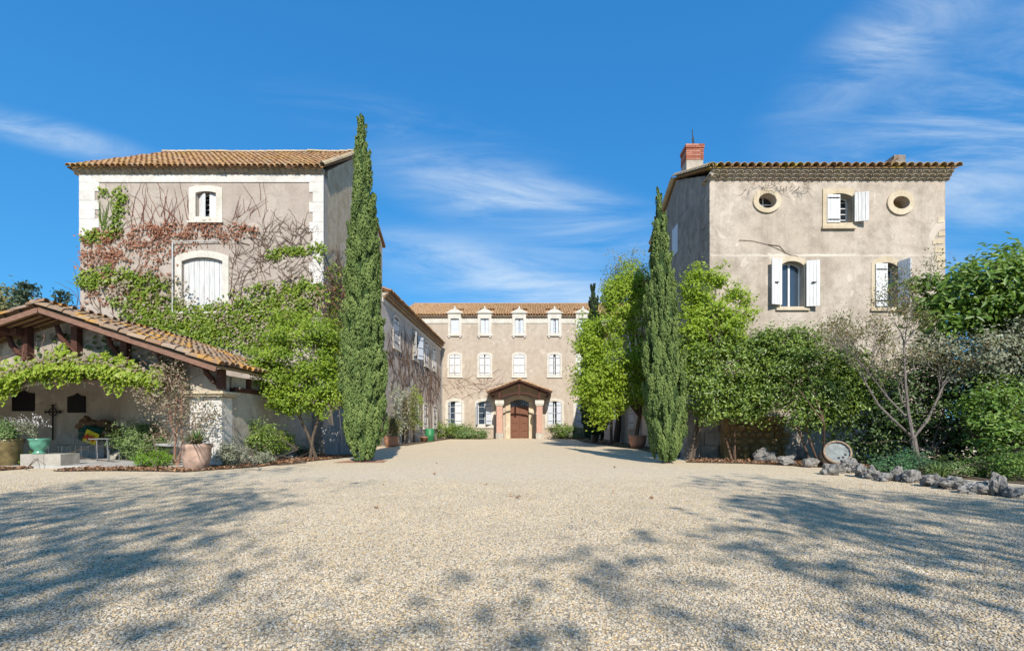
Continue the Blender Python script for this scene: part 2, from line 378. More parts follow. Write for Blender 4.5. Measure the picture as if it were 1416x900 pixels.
def pebble_mat():
    m = NT('pebble')
    r = m.n('ShaderNodeObjectInfo').outputs['Random']
    c = m.ramp(r, GRAVEL_STOPS)
    n = m.noise(m.pos(), 120, 3)
    c = m.mix(m.math('MULTIPLY', m.ramp(m.noise(m.pos(), 0.35, 5, 0.6), [(0.4, 0.0), (0.65, 1.0)]), 0.25), c, (0.57, 0.49, 0.39))
    c = m.mix(0.45, c, m.ramp(m.noise(m.pos(), 1.1, 5, 0.65), [(0.3, 0.6), (0.65, 1.0)]), 'MULTIPLY')
    m.pbr(m.mix(0.35, c, m.ramp(n, [(0.3, 0.6), (0.7, 1.0)]), 'MULTIPLY'), 0.8, 0.2)
    MATS['pebble'] = m.m
pebble_mat()
def brick_mat(name, diag, c1, c2, mort, scale):
    m = NT(name)
    g = m.n('ShaderNodeNewGeometry').outputs['Position']
    s = m.n('ShaderNodeSeparateXYZ'); m.l(g, s.inputs[0])
    cb = m.n('ShaderNodeCombineXYZ')
    xy = m.math('ADD', s.outputs[0], s.outputs[1])
    m.l(xy, cb.inputs[0]); m.l(s.outputs[2], cb.inputs[1])
    mp = m.n('ShaderNodeMapping'); mp.inputs['Rotation'].default_value = (0, 0, diag); m.l(cb.outputs[0], mp.inputs[0])
    b = m.n('ShaderNodeTexBrick'); b.inputs['Scale'].default_value = scale
    b.inputs['Color1'].default_value = (*c1, 1); b.inputs['Color2'].default_value = (*c2, 1); b.inputs['Mortar'].default_value = (*mort, 1)
    b.inputs['Mortar Size'].default_value = 0.03
    m.l(mp.outputs[0], b.inputs['Vector'])
    m.pbr(b.outputs['Color'], 0.9, 0.15, m.bump(b.outputs['Fac'], -0.4, 0.01))
    MATS[name] = m.m
brick_mat('brick_diamond', math.radians(45), (0.45, 0.20, 0.12), (0.36, 0.15, 0.09), (0.66, 0.58, 0.50), 3.2)

# ------------------------------------------------------------------ mesh helpers
def origin_of(p):
    o = Vector((0, 0, 0))
    while p is not None:
        o += p.location; p = p.parent
    return o
class MB:
    def __init__(s): s.v = []; s.f = []; s.r = []
    def add(s, vs, fs, r=None):
        b = len(s.v); s.v += [tuple(p) for p in vs]; s.f += [tuple(b + i for i in f) for f in fs]
        return s
    def box(s, c, size, rot=None):
        c = Vector(c); h = Vector(size) / 2
        vs = [Vector((x * h.x, y * h.y, z * h.z)) for z in (-1, 1) for y in (-1, 1) for x in (-1, 1)]
        if rot is not None: vs = [rot @ p for p in vs]
        s.add([c + p for p in vs], [(0, 2, 3, 1), (4, 5, 7, 6), (0, 1, 5, 4), (2, 6, 7, 3), (0, 4, 6, 2), (1, 3, 7, 5)])
        return s
    def bar(s, a, b, wd, ht, up=Vector((0, 0, 1))):
        a = Vector(a); b = Vector(b); d = (b - a); L = d.length; d.normalize()
        x = d.cross(up); x.normalize(); z = x.cross(d)
        R = Matrix((x, d, z)).transposed()
        return s.box((a + b) / 2, (wd, L, ht), R)
    def tube(s, pts, rad, n=6, cap=True):
        pts = [Vector(p) for p in pts]; m = len(pts)
        if isinstance(rad, (int, float)): rad = [rad] * m
        vs = []; ref = Vector((0.31, 0.17, 0.93))
        for i, p in enumerate(pts):
            d = (pts[min(i + 1, m - 1)] - pts[max(i - 1, 0)])
            if d.length < 1e-9: d = Vector((0, 0, 1))
            d.normalize()
            x = d.cross(ref)
            if x.length < 0.05: x = d.cross(Vector((1, 0, 0)))
            x.normalize(); y = d.cross(x)
            for k in range(n):
                t = 2 * math.pi * k / n
                vs.append(p + (x * math.cos(t) + y * math.sin(t)) * rad[i])
        fs = [(i * n + k, i * n + (k + 1) % n, (i + 1) * n + (k + 1) % n, (i + 1) * n + k) for i in range(m - 1) for k in range(n)]
        if cap and n > 3:
            fs += [tuple(range(n - 1, -1, -1)), tuple((m - 1) * n + k for k in range(n))]
        return s.add(vs, fs)
    def lathe(s, c, prof, n=20, axis=None, jit=0.0):
        c = Vector(c); vs = []; m = len(prof)
        R = axis if axis is not None else Matrix.Identity(3)
        for r, z in prof:
            for k in range(n):
                t = 2 * math.pi * k / n
                vs.append(c + R @ Vector((r * math.cos(t), r * math.sin(t), z)))
        fs = [(i * n + k, i * n + (k + 1) % n, (i + 1) * n + (k + 1) % n, (i + 1) * n + k) for i in range(m - 1) for k in range(n)]
        fs += [tuple(range(n - 1, -1, -1)), tuple((m - 1) * n + k for k in range(n))]
        return s.add(vs, fs)
    def plate(s, fr, outer, holes, d0, d1, back=True):
        """a slab cut to a polygon with holes; fr = (origin, U, N), v is up; spans d0..d1 along N"""
        O, U, N = fr; Z = Vector((0, 0, 1))
        loops = [list(outer)] + [list(h) for h in holes]
        flat = [p for l in loops for p in l]
        tris = tessellate_polygon([[Vector((p[0], p[1], 0)) for p in l] for l in loops])
        P = lambda p, d: O + U * p[0] + Z * p[1] + N * d
        nv = len(flat)
        vs = [P(p, d1) for p in flat] + [P(p, d0) for p in flat]
        fs = []
        for t in tris:
            a, b, c = (flat[i] for i in t)
            ar = (b[0] - a[0]) * (c[1] - a[1]) - (c[0] - a[0]) * (b[1] - a[1])
            if abs(ar) < 1e-9: continue
            t = tuple(t) if ar > 0 else (t[0], t[2], t[1])
            fs.append(t)
            if back: fs.append((t[0] + nv, t[2] + nv, t[1] + nv))
        k = 0
        for li, l in enumerate(loops):
            n = len(l)
            ar = sum(l[i][0] * l[(i + 1) % n][1] - l[(i + 1) % n][0] * l[i][1] for i in range(n))
            ccw = ar > 0
            for i in range(n):
                a = k + i; b = k + (i + 1) % n
                q = (a, a + nv, b + nv, b)
                if ccw != (li == 0): q = q[::-1]
                fs.append(q)
            k += n
        return s.add(vs, fs)
    def build(s, name, mat, parent=None, smooth=False, loc=None):
        o0 = origin_of(parent) if parent is not None else (Vector(loc) if loc is not None else Vector((0, 0, 0)))
        me = bpy.data.meshes.new(name)
        me.from_pydata([(p[0] - o0.x, p[1] - o0.y, p[2] - o0.z) for p in s.v], [], s.f)
        me.materials.append(MATS[mat])
        if smooth: me.polygons.foreach_set('use_smooth', [True] * len(me.polygons))
        me.update()
        o = bpy.data.objects.new(name, me); col.objects.link(o)
        if parent is not None: o.parent = parent
        else: o.location = o0
        return o
def tag(o, label=None, cat=None, group=None, kind=None):
    for k, v in (('label', label), ('category', cat), ('group', group), ('kind', kind)):
        if v: o[k] = v
    return o
def thing(name, loc, label, cat, group=None):
    o = bpy.data.objects.new(name, None); col.objects.link(o); o.location = loc; o.empty_display_size = 0.2
    return tag(o, label, cat, group)

def raw_mesh(name, verts, tris, mat, parent=None, rnd=None, loc=None, quads=None, smooth=False):
    """verts (n,3) float, tris (m,k) int, rnd per vertex"""
    o0 = origin_of(parent) if parent is not None else (Vector(loc) if loc is not None else Vector((0, 0, 0)))
    me = bpy.data.meshes.new(name)
    verts = np.asarray(verts, dtype=np.float32) - np.array(o0, dtype=np.float32)
    k = tris.shape[1]; nf = len(tris)
    me.vertices.add(len(verts)); me.vertices.foreach_set('co', verts.ravel())
    me.loops.add(nf * k); me.loops.foreach_set('vertex_index', tris.astype(np.int32).ravel())
    me.polygons.add(nf); me.polygons.foreach_set('loop_start', np.arange(0, nf * k, k, dtype=np.int32))
    if smooth: me.polygons.foreach_set('use_smooth', np.ones(nf, dtype=bool))
    me.update(calc_edges=True)
    if rnd is not None:
        a = me.attributes.new('rnd', 'FLOAT', 'POINT'); a.data.foreach_set('value', np.asarray(rnd, dtype=np.float32))
    me.materials.append(MATS[mat])
    o = bpy.data.objects.new(name, me); col.objects.link(o)
    if parent is not None: o.parent = parent
    else: o.location = o0
    return o

def unit(a): return a / np.maximum(np.linalg.norm(a, axis=1, keepdims=True), 1e-9)
def leaf_obj(name, pts, nrm, size, mat, parent=None, aspect=0.55, fold=0.15, rnd=None, tang=None, loc=None):
    n = len(pts); nrm = unit(nrm)
    t = rng.normal(size=(n, 3)) if tang is None else tang + rng.normal(size=(n, 3)) * 0.25
    t = unit(t - nrm * np.sum(t * nrm, axis=1, keepdims=True))
    b = np.cross(nrm, t)
    L = (np.asarray(size) * rng.uniform(0.6, 1.35, n))[:, None]
    W = L * aspect * 0.5
    base = pts - t * L * 0.5; tip = pts + t * L * 0.5
    mid = pts - t * L * 0.08 + nrm * L * fold
    V = np.stack([base, mid + b * W, tip - nrm * L * fold * 0.4, mid - b * W], axis=1).reshape(-1, 3)
    i = np.arange(n)[:, None] * 4
    T = np.concatenate([i + np.array([[0, 1, 2]]), i + np.array([[0, 2, 3]])], axis=1).reshape(-1, 3)
    if rnd is None: rnd = rng.uniform(0, 1, n)
    return raw_mesh(name, V, T, mat, parent, np.repeat(rnd, 4), loc)

def clumps(blobs, ncl, per, cr, shell=(0.55, 1.0), flat=0.7, cut=None, lump=0.18):
    """leaf positions, normals, tones: clumps spread through ellipsoid blobs (centre, radii)"""
    wts = np.array([b[1][0] * b[1][2] + b[1][1] * b[1][2] + b[1][0] * b[1][1] for b in blobs]); wts = wts / wts.sum()
    idx = rng.choice(len(blobs), ncl, p=wts)
    C = np.array([b[0] for b in blobs])[idx]; R = np.array([b[1] for b in blobs])[idx]
    d = unit(rng.normal(size=(ncl, 3)))
    rr = rng.uniform(shell[0] ** 2, shell[1] ** 2, ncl) ** 0.5
    ctr = C + d * R * rr[:, None] * (1 + rng.normal(size=(ncl, 1)) * lump * 0.5)
    sprig = rng.uniform(0, 1, ncl) < 0.14
    ctr[sprig] += d[sprig] * (np.minimum(R[sprig].min(axis=1), 1.0) * rng.uniform(0.05, 0.38, sprig.sum()))[:, None] + np.array([0, 0, 0.12])
    tone = rng.uniform(0, 1, ncl)
    crs = cr * rng.uniform(0.6, 1.4, ncl)
    off = rng.normal(size=(ncl, per, 3)) * np.array([1, 1, flat]) * crs[:, None, None] * 0.6
    pts = (ctr[:, None, :] + off).reshape(-1, 3)
    nr = (d[:, None, :] * 0.7 + off / crs[:, None, None] * 0.6 + np.array([0, 0, 0.4]) + np.array(SUN) * 0.75 + rng.normal(size=(ncl, per, 3)) * 0.5).reshape(-1, 3)   # leaves turn to the light
    rn = np.clip(np.repeat(tone, per) * 0.55 + rng.uniform(0, 1, ncl * per) * 0.45, 0, 1)
    if cut is not None:
        k = cut(pts); pts, nr, rn = pts[k], nr[k], rn[k]
    return pts, nr, rn, ctr

def grow(mb, p, d, L, r, depth, tips, spread=0.6, up=0.15, segs=4, nb=(2, 3), shrink=0.72, n=6, wob=0.18, rmin=0.004):
    pts = [Vector(p)]; rad = [r]; q = Vector(p); dd = Vector(d).normalized()
    for i in range(segs):
        dd = (dd + Vector((random.gauss(0, wob), random.gauss(0, wob), random.gauss(0, wob) + up * 0.3))).normalized()
        q = q + dd * (L / segs); pts.append(q.copy()); rad.append(max(rmin, r * (1 - 0.42 * (i + 1) / segs)))
    mb.tube(pts, rad, n)
    if depth <= 0:
        tips.append((q.copy(), dd.copy())); return
    for k in range(random.randint(*nb)):
        a = Vector((random.gauss(0, 1), random.gauss(0, 1), random.gauss(0, 1)))
        a = (a - dd * a.dot(dd)).normalized()
        nd = (dd * math.cos(spread) + a * math.sin(spread * random.uniform(0.7, 1.3)) + Vector((0, 0, up))).normalized()
        j = random.randint(max(1, segs - 2), segs)
        grow(mb, pts[j], nd, L * shrink * random.uniform(0.8, 1.2), rad[j] * 0.72, depth - 1, tips, spread, up, segs, nb, shrink, max(3, n - 1), wob, rmin)

def arch(u0, u1, v0, v1, rise=0.0, n=8):
    """ccw outline with a segmental-arch top whose crown is at v1"""
    pts = [(u0, v0), (u1, v0)]
    if rise <= 1e-6: return pts + [(u1, v1), (u0, v1)]
    c = (u1 - u0) / 2; R = (c * c + rise * rise) / (2 * rise); a = math.asin(min(1, c / R)); um = (u0 + u1) / 2
    for i in range(n + 1):
        t = a - 2 * a * i / n
        pts.append((um + R * math.sin(t), v1 - R + R * math.cos(t)))
    return pts
def ell(u, v, a, b, n=24): return [(u + a * math.cos(2 * math.pi * i / n), v + b * math.sin(2 * math.pi * i / n)) for i in range(n)]
X_, Y_, Z_ = Vector((1, 0, 0)), Vector((0, 1, 0)), Vector((0, 0, 1))
def front(Y): return (Vector((0, Y, 0)), X_, -Y_)             # u = X, v = Z, faces the camera
def facing_right(X): return (Vector((X, 0, 0)), Y_, X_)       # u = Y
def facing_left(X): return (Vector((X, 0, 0)), -Y_, -X_)      # u = -Y
def pr(x0, x1, y0, y1, Y):
    """pixel rectangle -> (u0,u1,v0,v1) on the frontal plane at Y (y0 is the upper edge)"""
    a = at(x0, y1, Y); b = at(x1, y0, Y); return a.x, b.x, a.z, b.z
def pp(x, y, Y):
    a = at(x, y, Y); return (a.x, a.z)

# half-round clay tile: local x across, y along (towards the upper end), z up
def tile_template(r0, r1, L, th=0.015, n=5):
    vs, fs = [], []
    for ring, (r, y) in enumerate(((r0, 0), (r1, L))):
        for k in range(n + 1):
            t = math.pi * k / n; vs.append((r * math.cos(t), y, r * math.sin(t)))
    for k in range(n + 1):
        t = math.pi * k / n; vs.append(((r0 - th) * math.cos(t), 0.0, (r0 - th) * math.sin(t)))
    for k in range(n + 1):
        t = math.pi * k / n; vs.append(((r1 - th) * math.cos(t), L, (r1 - th) * math.sin(t)))
    m = n + 1
    for k in range(n):
        fs.append((k, m + k, m + k + 1, k + 1))
        fs.append((k, k + 1, 2 * m + k + 1, 2 * m + k))
        fs.append((2 * m + k, 2 * m + k + 1, 3 * m + k + 1, 3 * m + k))
    return np.array(vs), np.array(fs)
def tile_field(name, O, U, S, width, length, mat, parent, pitch=0.24, row=0.36, r=0.105, lift=0.0, clip=None, jit=0.012):
    """cover tiles laid on a slope as one mesh. O lower corner, U along eave, S up the slope"""
    U = np.array(U); S = np.array(S); N = np.cross(U, S)
    if N[2] < 0: N = -N
    vs, fs = tile_template(r * 1.05, r * 0.85, row * 1.18)
    V, Fc, R = [], [], []
    nu = int(width / pitch) + 1; ns = int(math.ceil(length / row)); c = 0
    for i in range(nu):
        for j in range(ns):
            if clip is not None and not clip(i * pitch, j * row): continue
            o = np.array(O) + U * (i * pitch + rng.normal() * jit) + S * (j * row + rng.normal() * jit) + N * (0.02 + rng.normal() * 0.004)
            tl = rng.normal() * 0.02
            P = o + vs[:, :1] * (U + S * tl) + vs[:, 1:2] * (S - N * 0.05) + vs[:, 2:3] * N + N * 0.05 * row
            V.append(P); Fc.append(fs + c * len(vs)); R.append(np.full(len(vs), rng.uniform())); c += 1
    o = raw_mesh(name, np.concatenate(V), np.concatenate(Fc), mat, parent, np.concatenate(R))
    o['kind'] = 'stuff'
    return o
def mesh_of(name, vs, fs, mat):
    me = bpy.data.meshes.new(name); me.from_pydata([tuple(v) for v in vs], [], [tuple(int(i) for i in f) for f in fs]); me.materials.append(MATS[mat]); return me
def piece(name, me, parent, pos, rot):
    o = bpy.data.objects.new(name, me); col.objects.link(o); o.parent = parent
    o.location = Vector(pos) - origin_of(parent); o.rotation_euler = rot; return o

def genoise(parent, fr, u0, u1, z0, rows, step, rowh, out, mat, joined=False):
    """the Provencal eaves: stacked rows of half-round tiles, each row further out, bedded in mortar"""
    O, U, N = fr; n = int((u1 - u0) / step); st = (u1 - u0) / n
    for k in range(rows):
        z = z0 + k * rowh; d1 = out * (k + 1)
        b = MB(); b.plate(fr, [(u0, z + rowh * 0.62), (u1, z + rowh * 0.62), (u1, z + rowh * 1.0), (u0, z + rowh * 1.0)], [], -0.05, d1 - 0.012)
        b.plate(fr, [(u0, z), (u1, z), (u1, z + rowh * 0.62), (u0, z + rowh * 0.62)], [], -0.05, d1 - out * 0.75)
        b.build('mortar_bed', 'mortar', parent)
    vs, fs = tile_template(step * 0.46, step * 0.44, 0.5, 0.016, 6)
    vs = vs * np.array([1, 1, rowh * 0.62 / (step * 0.46)])
    A = math.atan2(-N.x, N.y) + math.pi    # local +y runs inwards (-N)
    if not joined:
        me = mesh_of('eave_tile', vs, fs, mat)
        for k in range(rows):
            for i in range(n):
                p = O + U * (u0 + (i + 0.5) * st + rng.normal() * 0.006) + Z_ * (z0 + k * rowh + 0.002) + N * (out * (k + 1) + rng.normal() * 0.006)
                piece('eave_tile', me, parent, p, (rng.normal() * 0.02, rng.normal() * 0.03, A + rng.normal() * 0.03))
    else:
        V, Fc, R = [], [], []; c = 0
        for k in range(rows):
            for i in range(n):
                p = np.array(O + U * (u0 + (i + 0.5) * st) + Z_ * (z0 + k * rowh + 0.002) + N * (out * (k + 1)))
                P = p + vs[:, :1] * np.array(U) - vs[:, 1:2] * np.array(N) + vs[:, 2:3] * np.array(Z_)
                V.append(P); Fc.append(fs + c * len(vs)); R.append(np.full(len(vs), rng.uniform())); c += 1
        o = raw_mesh('eave_tiles', np.concatenate(V), np.concatenate(Fc), mat, parent, np.concatenate(R)); o['kind'] = 'stuff'

def inset(poly, du, dv0=None, dv1=None):
    """shrink an outline about its box"""
    us = [p[0] for p in poly]; vs = [p[1] for p in poly]
    u0, u1, v0, v1 = min(us), max(us), min(vs), max(vs)
    dv0 = du if dv0 is None else dv0; dv1 = du if dv1 is None else dv1
    return [(u0 + du + (p[0] - u0) / (u1 - u0) * (u1 - u0 - 2 * du), v0 + dv0 + (p[1] - v0) / (v1 - v0) * (v1 - v0 - dv0 - dv1)) for p in poly]
def window(house, fr, outer, inner, mat='stone_white', proud=0.04, deep=0.22, sash='white_paint', bars=(1, 3), sill=True, pane='glass', surround=True):
    us = [p[0] for p in inner]; vs = [p[1] for p in inner]; u0, u1, v0, v1 = min(us), max(us), min(vs), max(vs)
    wd = None
    b = MB()
    if surround:
        b.plate(fr, outer, [inner], -0.02, proud)
        wd = b.build('window', mat, house)
    # casement: border, mullion and glazing bars
    fw = 0.055; g = inset(inner, fw)
    f = MB(); f.plate(fr, inset(inner, -0.02), [g], -deep - 0.05, -deep)
    nb, nh = bars
    for i in range(nb):
        u = u0 + (u1 - u0) * (i + 1) / (nb + 1); f.plate(fr, [(u - 0.035, v0), (u + 0.035, v0), (u + 0.035, v1 - 0.02), (u - 0.035, v1 - 0.02)], [], -deep - 0.04, -deep + 0.012)
    for j in range(nh):
        v = v0 + (v1 - v0) * (j + 1) / (nh + 1); f.plate(fr, [(u0, v - 0.014), (u1, v - 0.014), (u1, v + 0.014), (u0, v + 0.014)], [], -deep - 0.035, -deep - 0.008)
    par = wd if wd is not None else f.build('window', sash, house)
    if wd is not None: f.build('frame', sash, par)
    gl = MB(); gl.plate(fr, inset(inner, -0.02), [], -deep - 0.045, -deep - 0.03, False); gl.build('pane', pane, par)
    if sill:
        s_ = MB(); ou = [p[0] for p in outer]; ov = min(p[1] for p in outer)
        s_.plate(fr, [(min(ou) - 0.04, ov - 0.09), (max(ou) + 0.04, ov - 0.09), (max(ou) + 0.04, ov), (min(ou) - 0.04, ov)], [], -0.02, proud + 0.06)
        s_.build('sill', mat, par)
    return par
def shutter(house, fr, poly, d0=0.0, th=0.04, mat='white_paint', planks=4, hinges=(0.15, 0.5, 0.85), strap='iron', name='shutter', label=None):
    """a plank shutter filling poly in the frame fr: planks with open V joints on a backing board, strap hinges"""
    us = [p[0] for p in poly]; vs = [p[1] for p in poly]; u0, u1, v0, v1 = min(us), max(us), min(vs), max(vs)
    b = MB(); b.plate(fr, inset(poly, 0.004), [], d0, d0 + th * 0.6)
    def top(u):     # height of the outline above u
        best = v1; pts = poly + [poly[0]]; hs_ = []
        for (a, c), (e, g) in zip(pts[:-1], pts[1:]):
            if (a - u) * (e - u) <= 0 and abs(a - e) > 1e-6: hs_.append(c + (g - c) * (u - a) / (e - a))
        return max(hs_) if hs_ else best
    for i in range(planks):
        a = u0 + (u1 - u0) * i / planks + 0.006; e = u0 + (u1 - u0) * (i + 1) / planks - 0.006
        b.plate(fr, [(a, v0), (e, v0), (e, min(top(e - 0.002), v1)), (a, min(top(a + 0.002), v1))], [], d0 + th * 0.6 + 0.001, d0 + th)
    s = b.build(name, mat, house)
    if label: s['label'] = label
    for hgt in hinges:
        v = v0 + (v1 - v0) * hgt
        h_ = MB(); h_.plate(fr, [(u0 + 0.02, v - 0.02), (u1 - 0.03, v - 0.02), (u1 - 0.03, v + 0.02), (u0 + 0.02, v + 0.02)], [], d0 + th, d0 + th + 0.012)
        h_.build('hinge', strap, s)
    return s
def swung(fr, u, d, ang):
    """a frame whose u axis starts at (u, d) of fr and is swung by ang about the vertical (0 = lying along +U)"""
    O, U, N = fr
    U2 = U * math.cos(ang) + N * math.sin(ang); N2 = N * math.cos(ang) - U * math.sin(ang)
    return (O + U * u + N * d, U2, N2)

def rock(name, pos, size, seed, mat='limestone', parent=None, sub=3, rough=0.35, rotz=0.0):
    import bmesh
    bm = bmesh.new(); bmesh.ops.create_icosphere(bm, subdivisions=sub, radius=1.0)
    R = Matrix.Rotation(rotz, 3, 'Z')
    for v in bm.verts:
        p = v.co.copy(); s = Vector((seed * 3.1, seed * 1.7, seed * 0.9))
        k = 1 + rough * noise.noise(p * 1.3 + s) * 1.6 + rough * 0.6 * noise.noise(p * 3.1 + s) + rough * 0.34 * noise.noise(p * 6 + s) + rough * 0.22 * noise.noise(p * 13 + s)
        q = Vector((p.x * size[0], p.y * size[1], p.z * size[2])) * k
        v.co = R @ q
    me = bpy.data.meshes.new(name); bm.to_mesh(me); bm.free()
    me.materials.append(MATS[mat])
    o = bpy.data.objects.new(name, me); col.objects.link(o); o.location = pos
    if parent is not None: o.parent = parent; o.location = Vector(pos) - origin_of(parent)
    return o

# ================================================================== THE SETTING
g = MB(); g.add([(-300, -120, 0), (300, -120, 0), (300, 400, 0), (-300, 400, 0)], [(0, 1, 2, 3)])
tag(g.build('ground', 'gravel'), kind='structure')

def sheet(name, pts, z, mat, label=None):
    b = MB(); flat = [Vector((p[0], p[1], 0)) for p in pts]
    tr = tessellate_polygon([flat]); vs = [(p[0], p[1], z) for p in pts]; fs = []
    for t in tr:
        a, c, e = (flat[i] for i in t)
        fs.append(t if (c - a).cross(e - a).z > 0 else (t[0], t[2], t[1]))
    b.add(vs, fs); o = b.build(name, mat); tag(o, label, kind='structure'); return o
def wobbly(pts, step=0.35, amp=0.10, seed=0.0):
    out = []
    for i in range(len(pts)):
        a = Vector(pts[i]); b = Vector(pts[(i + 1) % len(pts)]); n = max(1, int((b - a).length / step))
        for k in range(n):
            p = a.lerp(b, k / n); out.append((p.x + amp * noise.noise((p.x * 0.9, p.y * 0.9, seed)), p.y + amp * noise.noise((p.x * 0.9, p.y * 0.9, seed + 9))))
    return out
# planting beds along the shed, the wings and the right-hand hedge
BED_SHED = wobbly([(-10.6, 12.0), (-8.6, 11.7), (-7.6, 13.2), (-6.9, 16.4), (-6.6, 18.6), (-8.6, 19.6), (-8.6, 13.5), (-10.2, 13.3)], seed=1)
BED_LEFT = wobbly([(-16.5, 11.9), (-13.6, 12.0), (-13.5, 12.9), (-16.6, 13.0)], seed=2)
BED_STEP = wobbly([(-12.1, 11.9), (-10.5, 12.0), (-10.3, 13.3), (-12.2, 13.3)], seed=5)
BED_RIGHT = wobbly([(4.9, 14.9), (6.6, 14.4), (8.4, 12.75), (9.2, 10.7), (9.75, 8.9), (10.6, 8.0), (30, 7.0), (30, 17), (6.6, 17.1), (5.6, 16.6)], seed=3)
BED_WALL_R = wobbly([(3.9, 33.5), (5.4, 24.0), (5.2, 17.2), (6.5, 17.2), (6.5, 45.8), (2.2, 45.8), (2.3, 43.8), (4.0, 42.5)], seed=4)
BED_WALL_L = wobbly([(-8.6, 28), (-7.4, 28), (-7.3, 43.0), (-3.0, 44.2), (-3.0, 45.9), (-8.6, 45.9)], seed=6)
for nm, pts in (('planting_bed_shed', BED_SHED), ('planting_bed_urns', BED_LEFT), ('planting_bed_step', BED_STEP), ('planting_bed_hedge', BED_RIGHT), ('planting_bed_right_wing', BED_WALL_R), ('planting_bed_left_wing', BED_WALL_L)):
    sheet(nm, pts, 0.012, 'soil')
# paved floor of the open shed
sf = MB(); sf.box((-14.4, 15.1, 0.02), (11.0, 4.6, 0.10)); tag(sf.build('shed_floor', 'concrete'), kind='structure')

# ================================================================== LEFT HOUSE (ivy clad)
TY, TX0, TX1, TB = 19.8, -18.95, -8.71, 27.7          # front plane, left and right walls, back
ivy_house = thing('ivy_house', ((TX0 + TX1) / 2, TY, 0), 'tall square rendered house with white corner stones, ivy and rusty creeper on its front', 'house')
fr = front(TY)
zt = at(0, 242, TY).z
win_u_out = arch(*pr(262, 308, 257, 306, TY), rise=0.10); win_u_in = arch(*pr(271, 299.5, 265, 300, TY), rise=0.07)
win_l_out = arch(*pr(243, 317, 347, 432, TY), rise=0.24); win_l_in = arch(*pr(252, 308.5, 356, 428, TY), rise=0.17)
b = MB(); b.plate(fr, [(TX0, -0.3), (TX1, -0.3), (TX1, zt), (TX0, zt)], [win_u_in, win_l_in], -0.45, 0.0); b.build('wall', 'plaster_ivy_house', ivy_house)
ridgeY, ridgeZ, eaveZ = 23.4, 14.75, 11.98
frs = facing_right(TX1)
b = MB(); b.plate(frs, [(TY + 0.451, -0.3), (TB, -0.3), (TB, eaveZ - 0.1), (ridgeY, ridgeZ - 0.22), (TY + 0.451, eaveZ + 0.15)], [], -0.4, -0.002); b.build('wall', 'plaster_side', ivy_house)
b = MB(); b.box(((TX0 + TX1) / 2, TB - 0.2, 5.9), (TX1 - TX0 - 0.9, 0.36, 11.8)); b.build('wall', 'plaster_side', ivy_house)
b = MB(); b.plate(facing_left(TX0), [(-TB, -0.3), (-TY - 0.451, -0.3), (-TY - 0.451, eaveZ + 0.15), (-ridgeY, ridgeZ - 0.3), (-TB, eaveZ - 0.1)], [], -0.4, -0.002); b.build('wall', 'plaster_side', ivy_house)
# white band under the eaves and toothed corner stones, each block its own piece
band0 = at(0, 252.5, TY).z
b = MB(); b.plate(fr, [(TX0 - 0.02, band0), (TX1 + 0.02, band0), (TX1 + 0.02, zt), (TX0 - 0.02, zt)], [], -0.02, 0.035); b.build('cornice_band', 'plaster_white', ivy_house)
def quoins(x_in_long, x_in_short, edge, sgn, ytop, ybot, n):
    zs = np.linspace(at(0, ytop, TY).z, at(0, ybot, TY).z, n + 1)
    for i in range(n):
        xi = at(x_in_long if i % 2 == 0 else x_in_short, 0, TY).x
        u0, u1 = sorted((xi, edge))
        q = MB(); q.plate(fr, [(u0, zs[i + 1] + 0.004), (u1, zs[i + 1] + 0.004), (u1, zs[i] - 0.004), (u0, zs[i] - 0.004)], [], -0.02, 0.03 + 0.004 * (i % 2)); q.build('corner_stone', 'plaster_white', ivy_house)
quoins(137.5, 132, TX0 - 0.02, -1, 252.5, 328, 6)
quoins(428, 433, TX1 + 0.02, 1, 252.5, 404, 11)
genoise(ivy_house, (Vector((0, TY, 0)), X_, -Y_), TX0 - 0.2, TX1 + 0.04, zt + 0.0, 2, 0.25, 0.105, 0.095, 'tile_eave')
# roof: two tiled slopes, the left verge slightly hipped
ex0, ex1 = TX0 - 0.30, TX1 + 0.10
ey = TY - 0.30
rx0 = at(226, 0, ridgeY).x
sl_len = math.hypot(ridgeY - ey, ridgeZ - eaveZ)
S = Vector((0, ridgeY - ey, ridgeZ - eaveZ)).normalized()
b = MB()
zt2 = zt + 0.212
b.add([(ex0, ey + 0.04, zt2), (ex1, ey + 0.04, zt2), (ex1, ridgeY, ridgeZ - 0.06), (rx0, ridgeY, ridgeZ - 0.06), (ex0, TB + 0.3, eaveZ - 0.06), (ex1, TB + 0.3, eaveZ - 0.06),
       (ex0, ey + 0.04, zt2 - 0.05), (ex1, ey + 0.04, zt2 - 0.05), (ex1, ridgeY, ridgeZ - 0.2), (rx0, ridgeY, ridgeZ - 0.2), (ex0, TB + 0.3, eaveZ - 0.2), (ex1, TB + 0.3, eaveZ - 0.2)],
      [(0, 1, 2, 3), (3, 2, 5, 4), (0, 3, 4), (6, 9, 8, 7), (9, 10, 11, 8), (6, 10, 9), (0, 6, 7, 1), (1, 7, 8, 2), (2, 8, 11, 5), (5, 11, 10, 4), (4, 10, 6, 0)])
roof = b.build('roof', 'tile_orange', ivy_house)
def clipL(u, s_):
    f_ = s_ / sl_len
    return ex0 + u > ex0 + (rx0 - ex0) * f_ - 0.05
tile_field('roof_tiles', (ex0 + 0.1, ey - 0.02, zt2 - 0.06), X_, S, ex1 - ex0 - 0.1, sl_len - 0.05, 'tile_orange', roof, 0.235, 0.36, 0.108, clip=clipL)
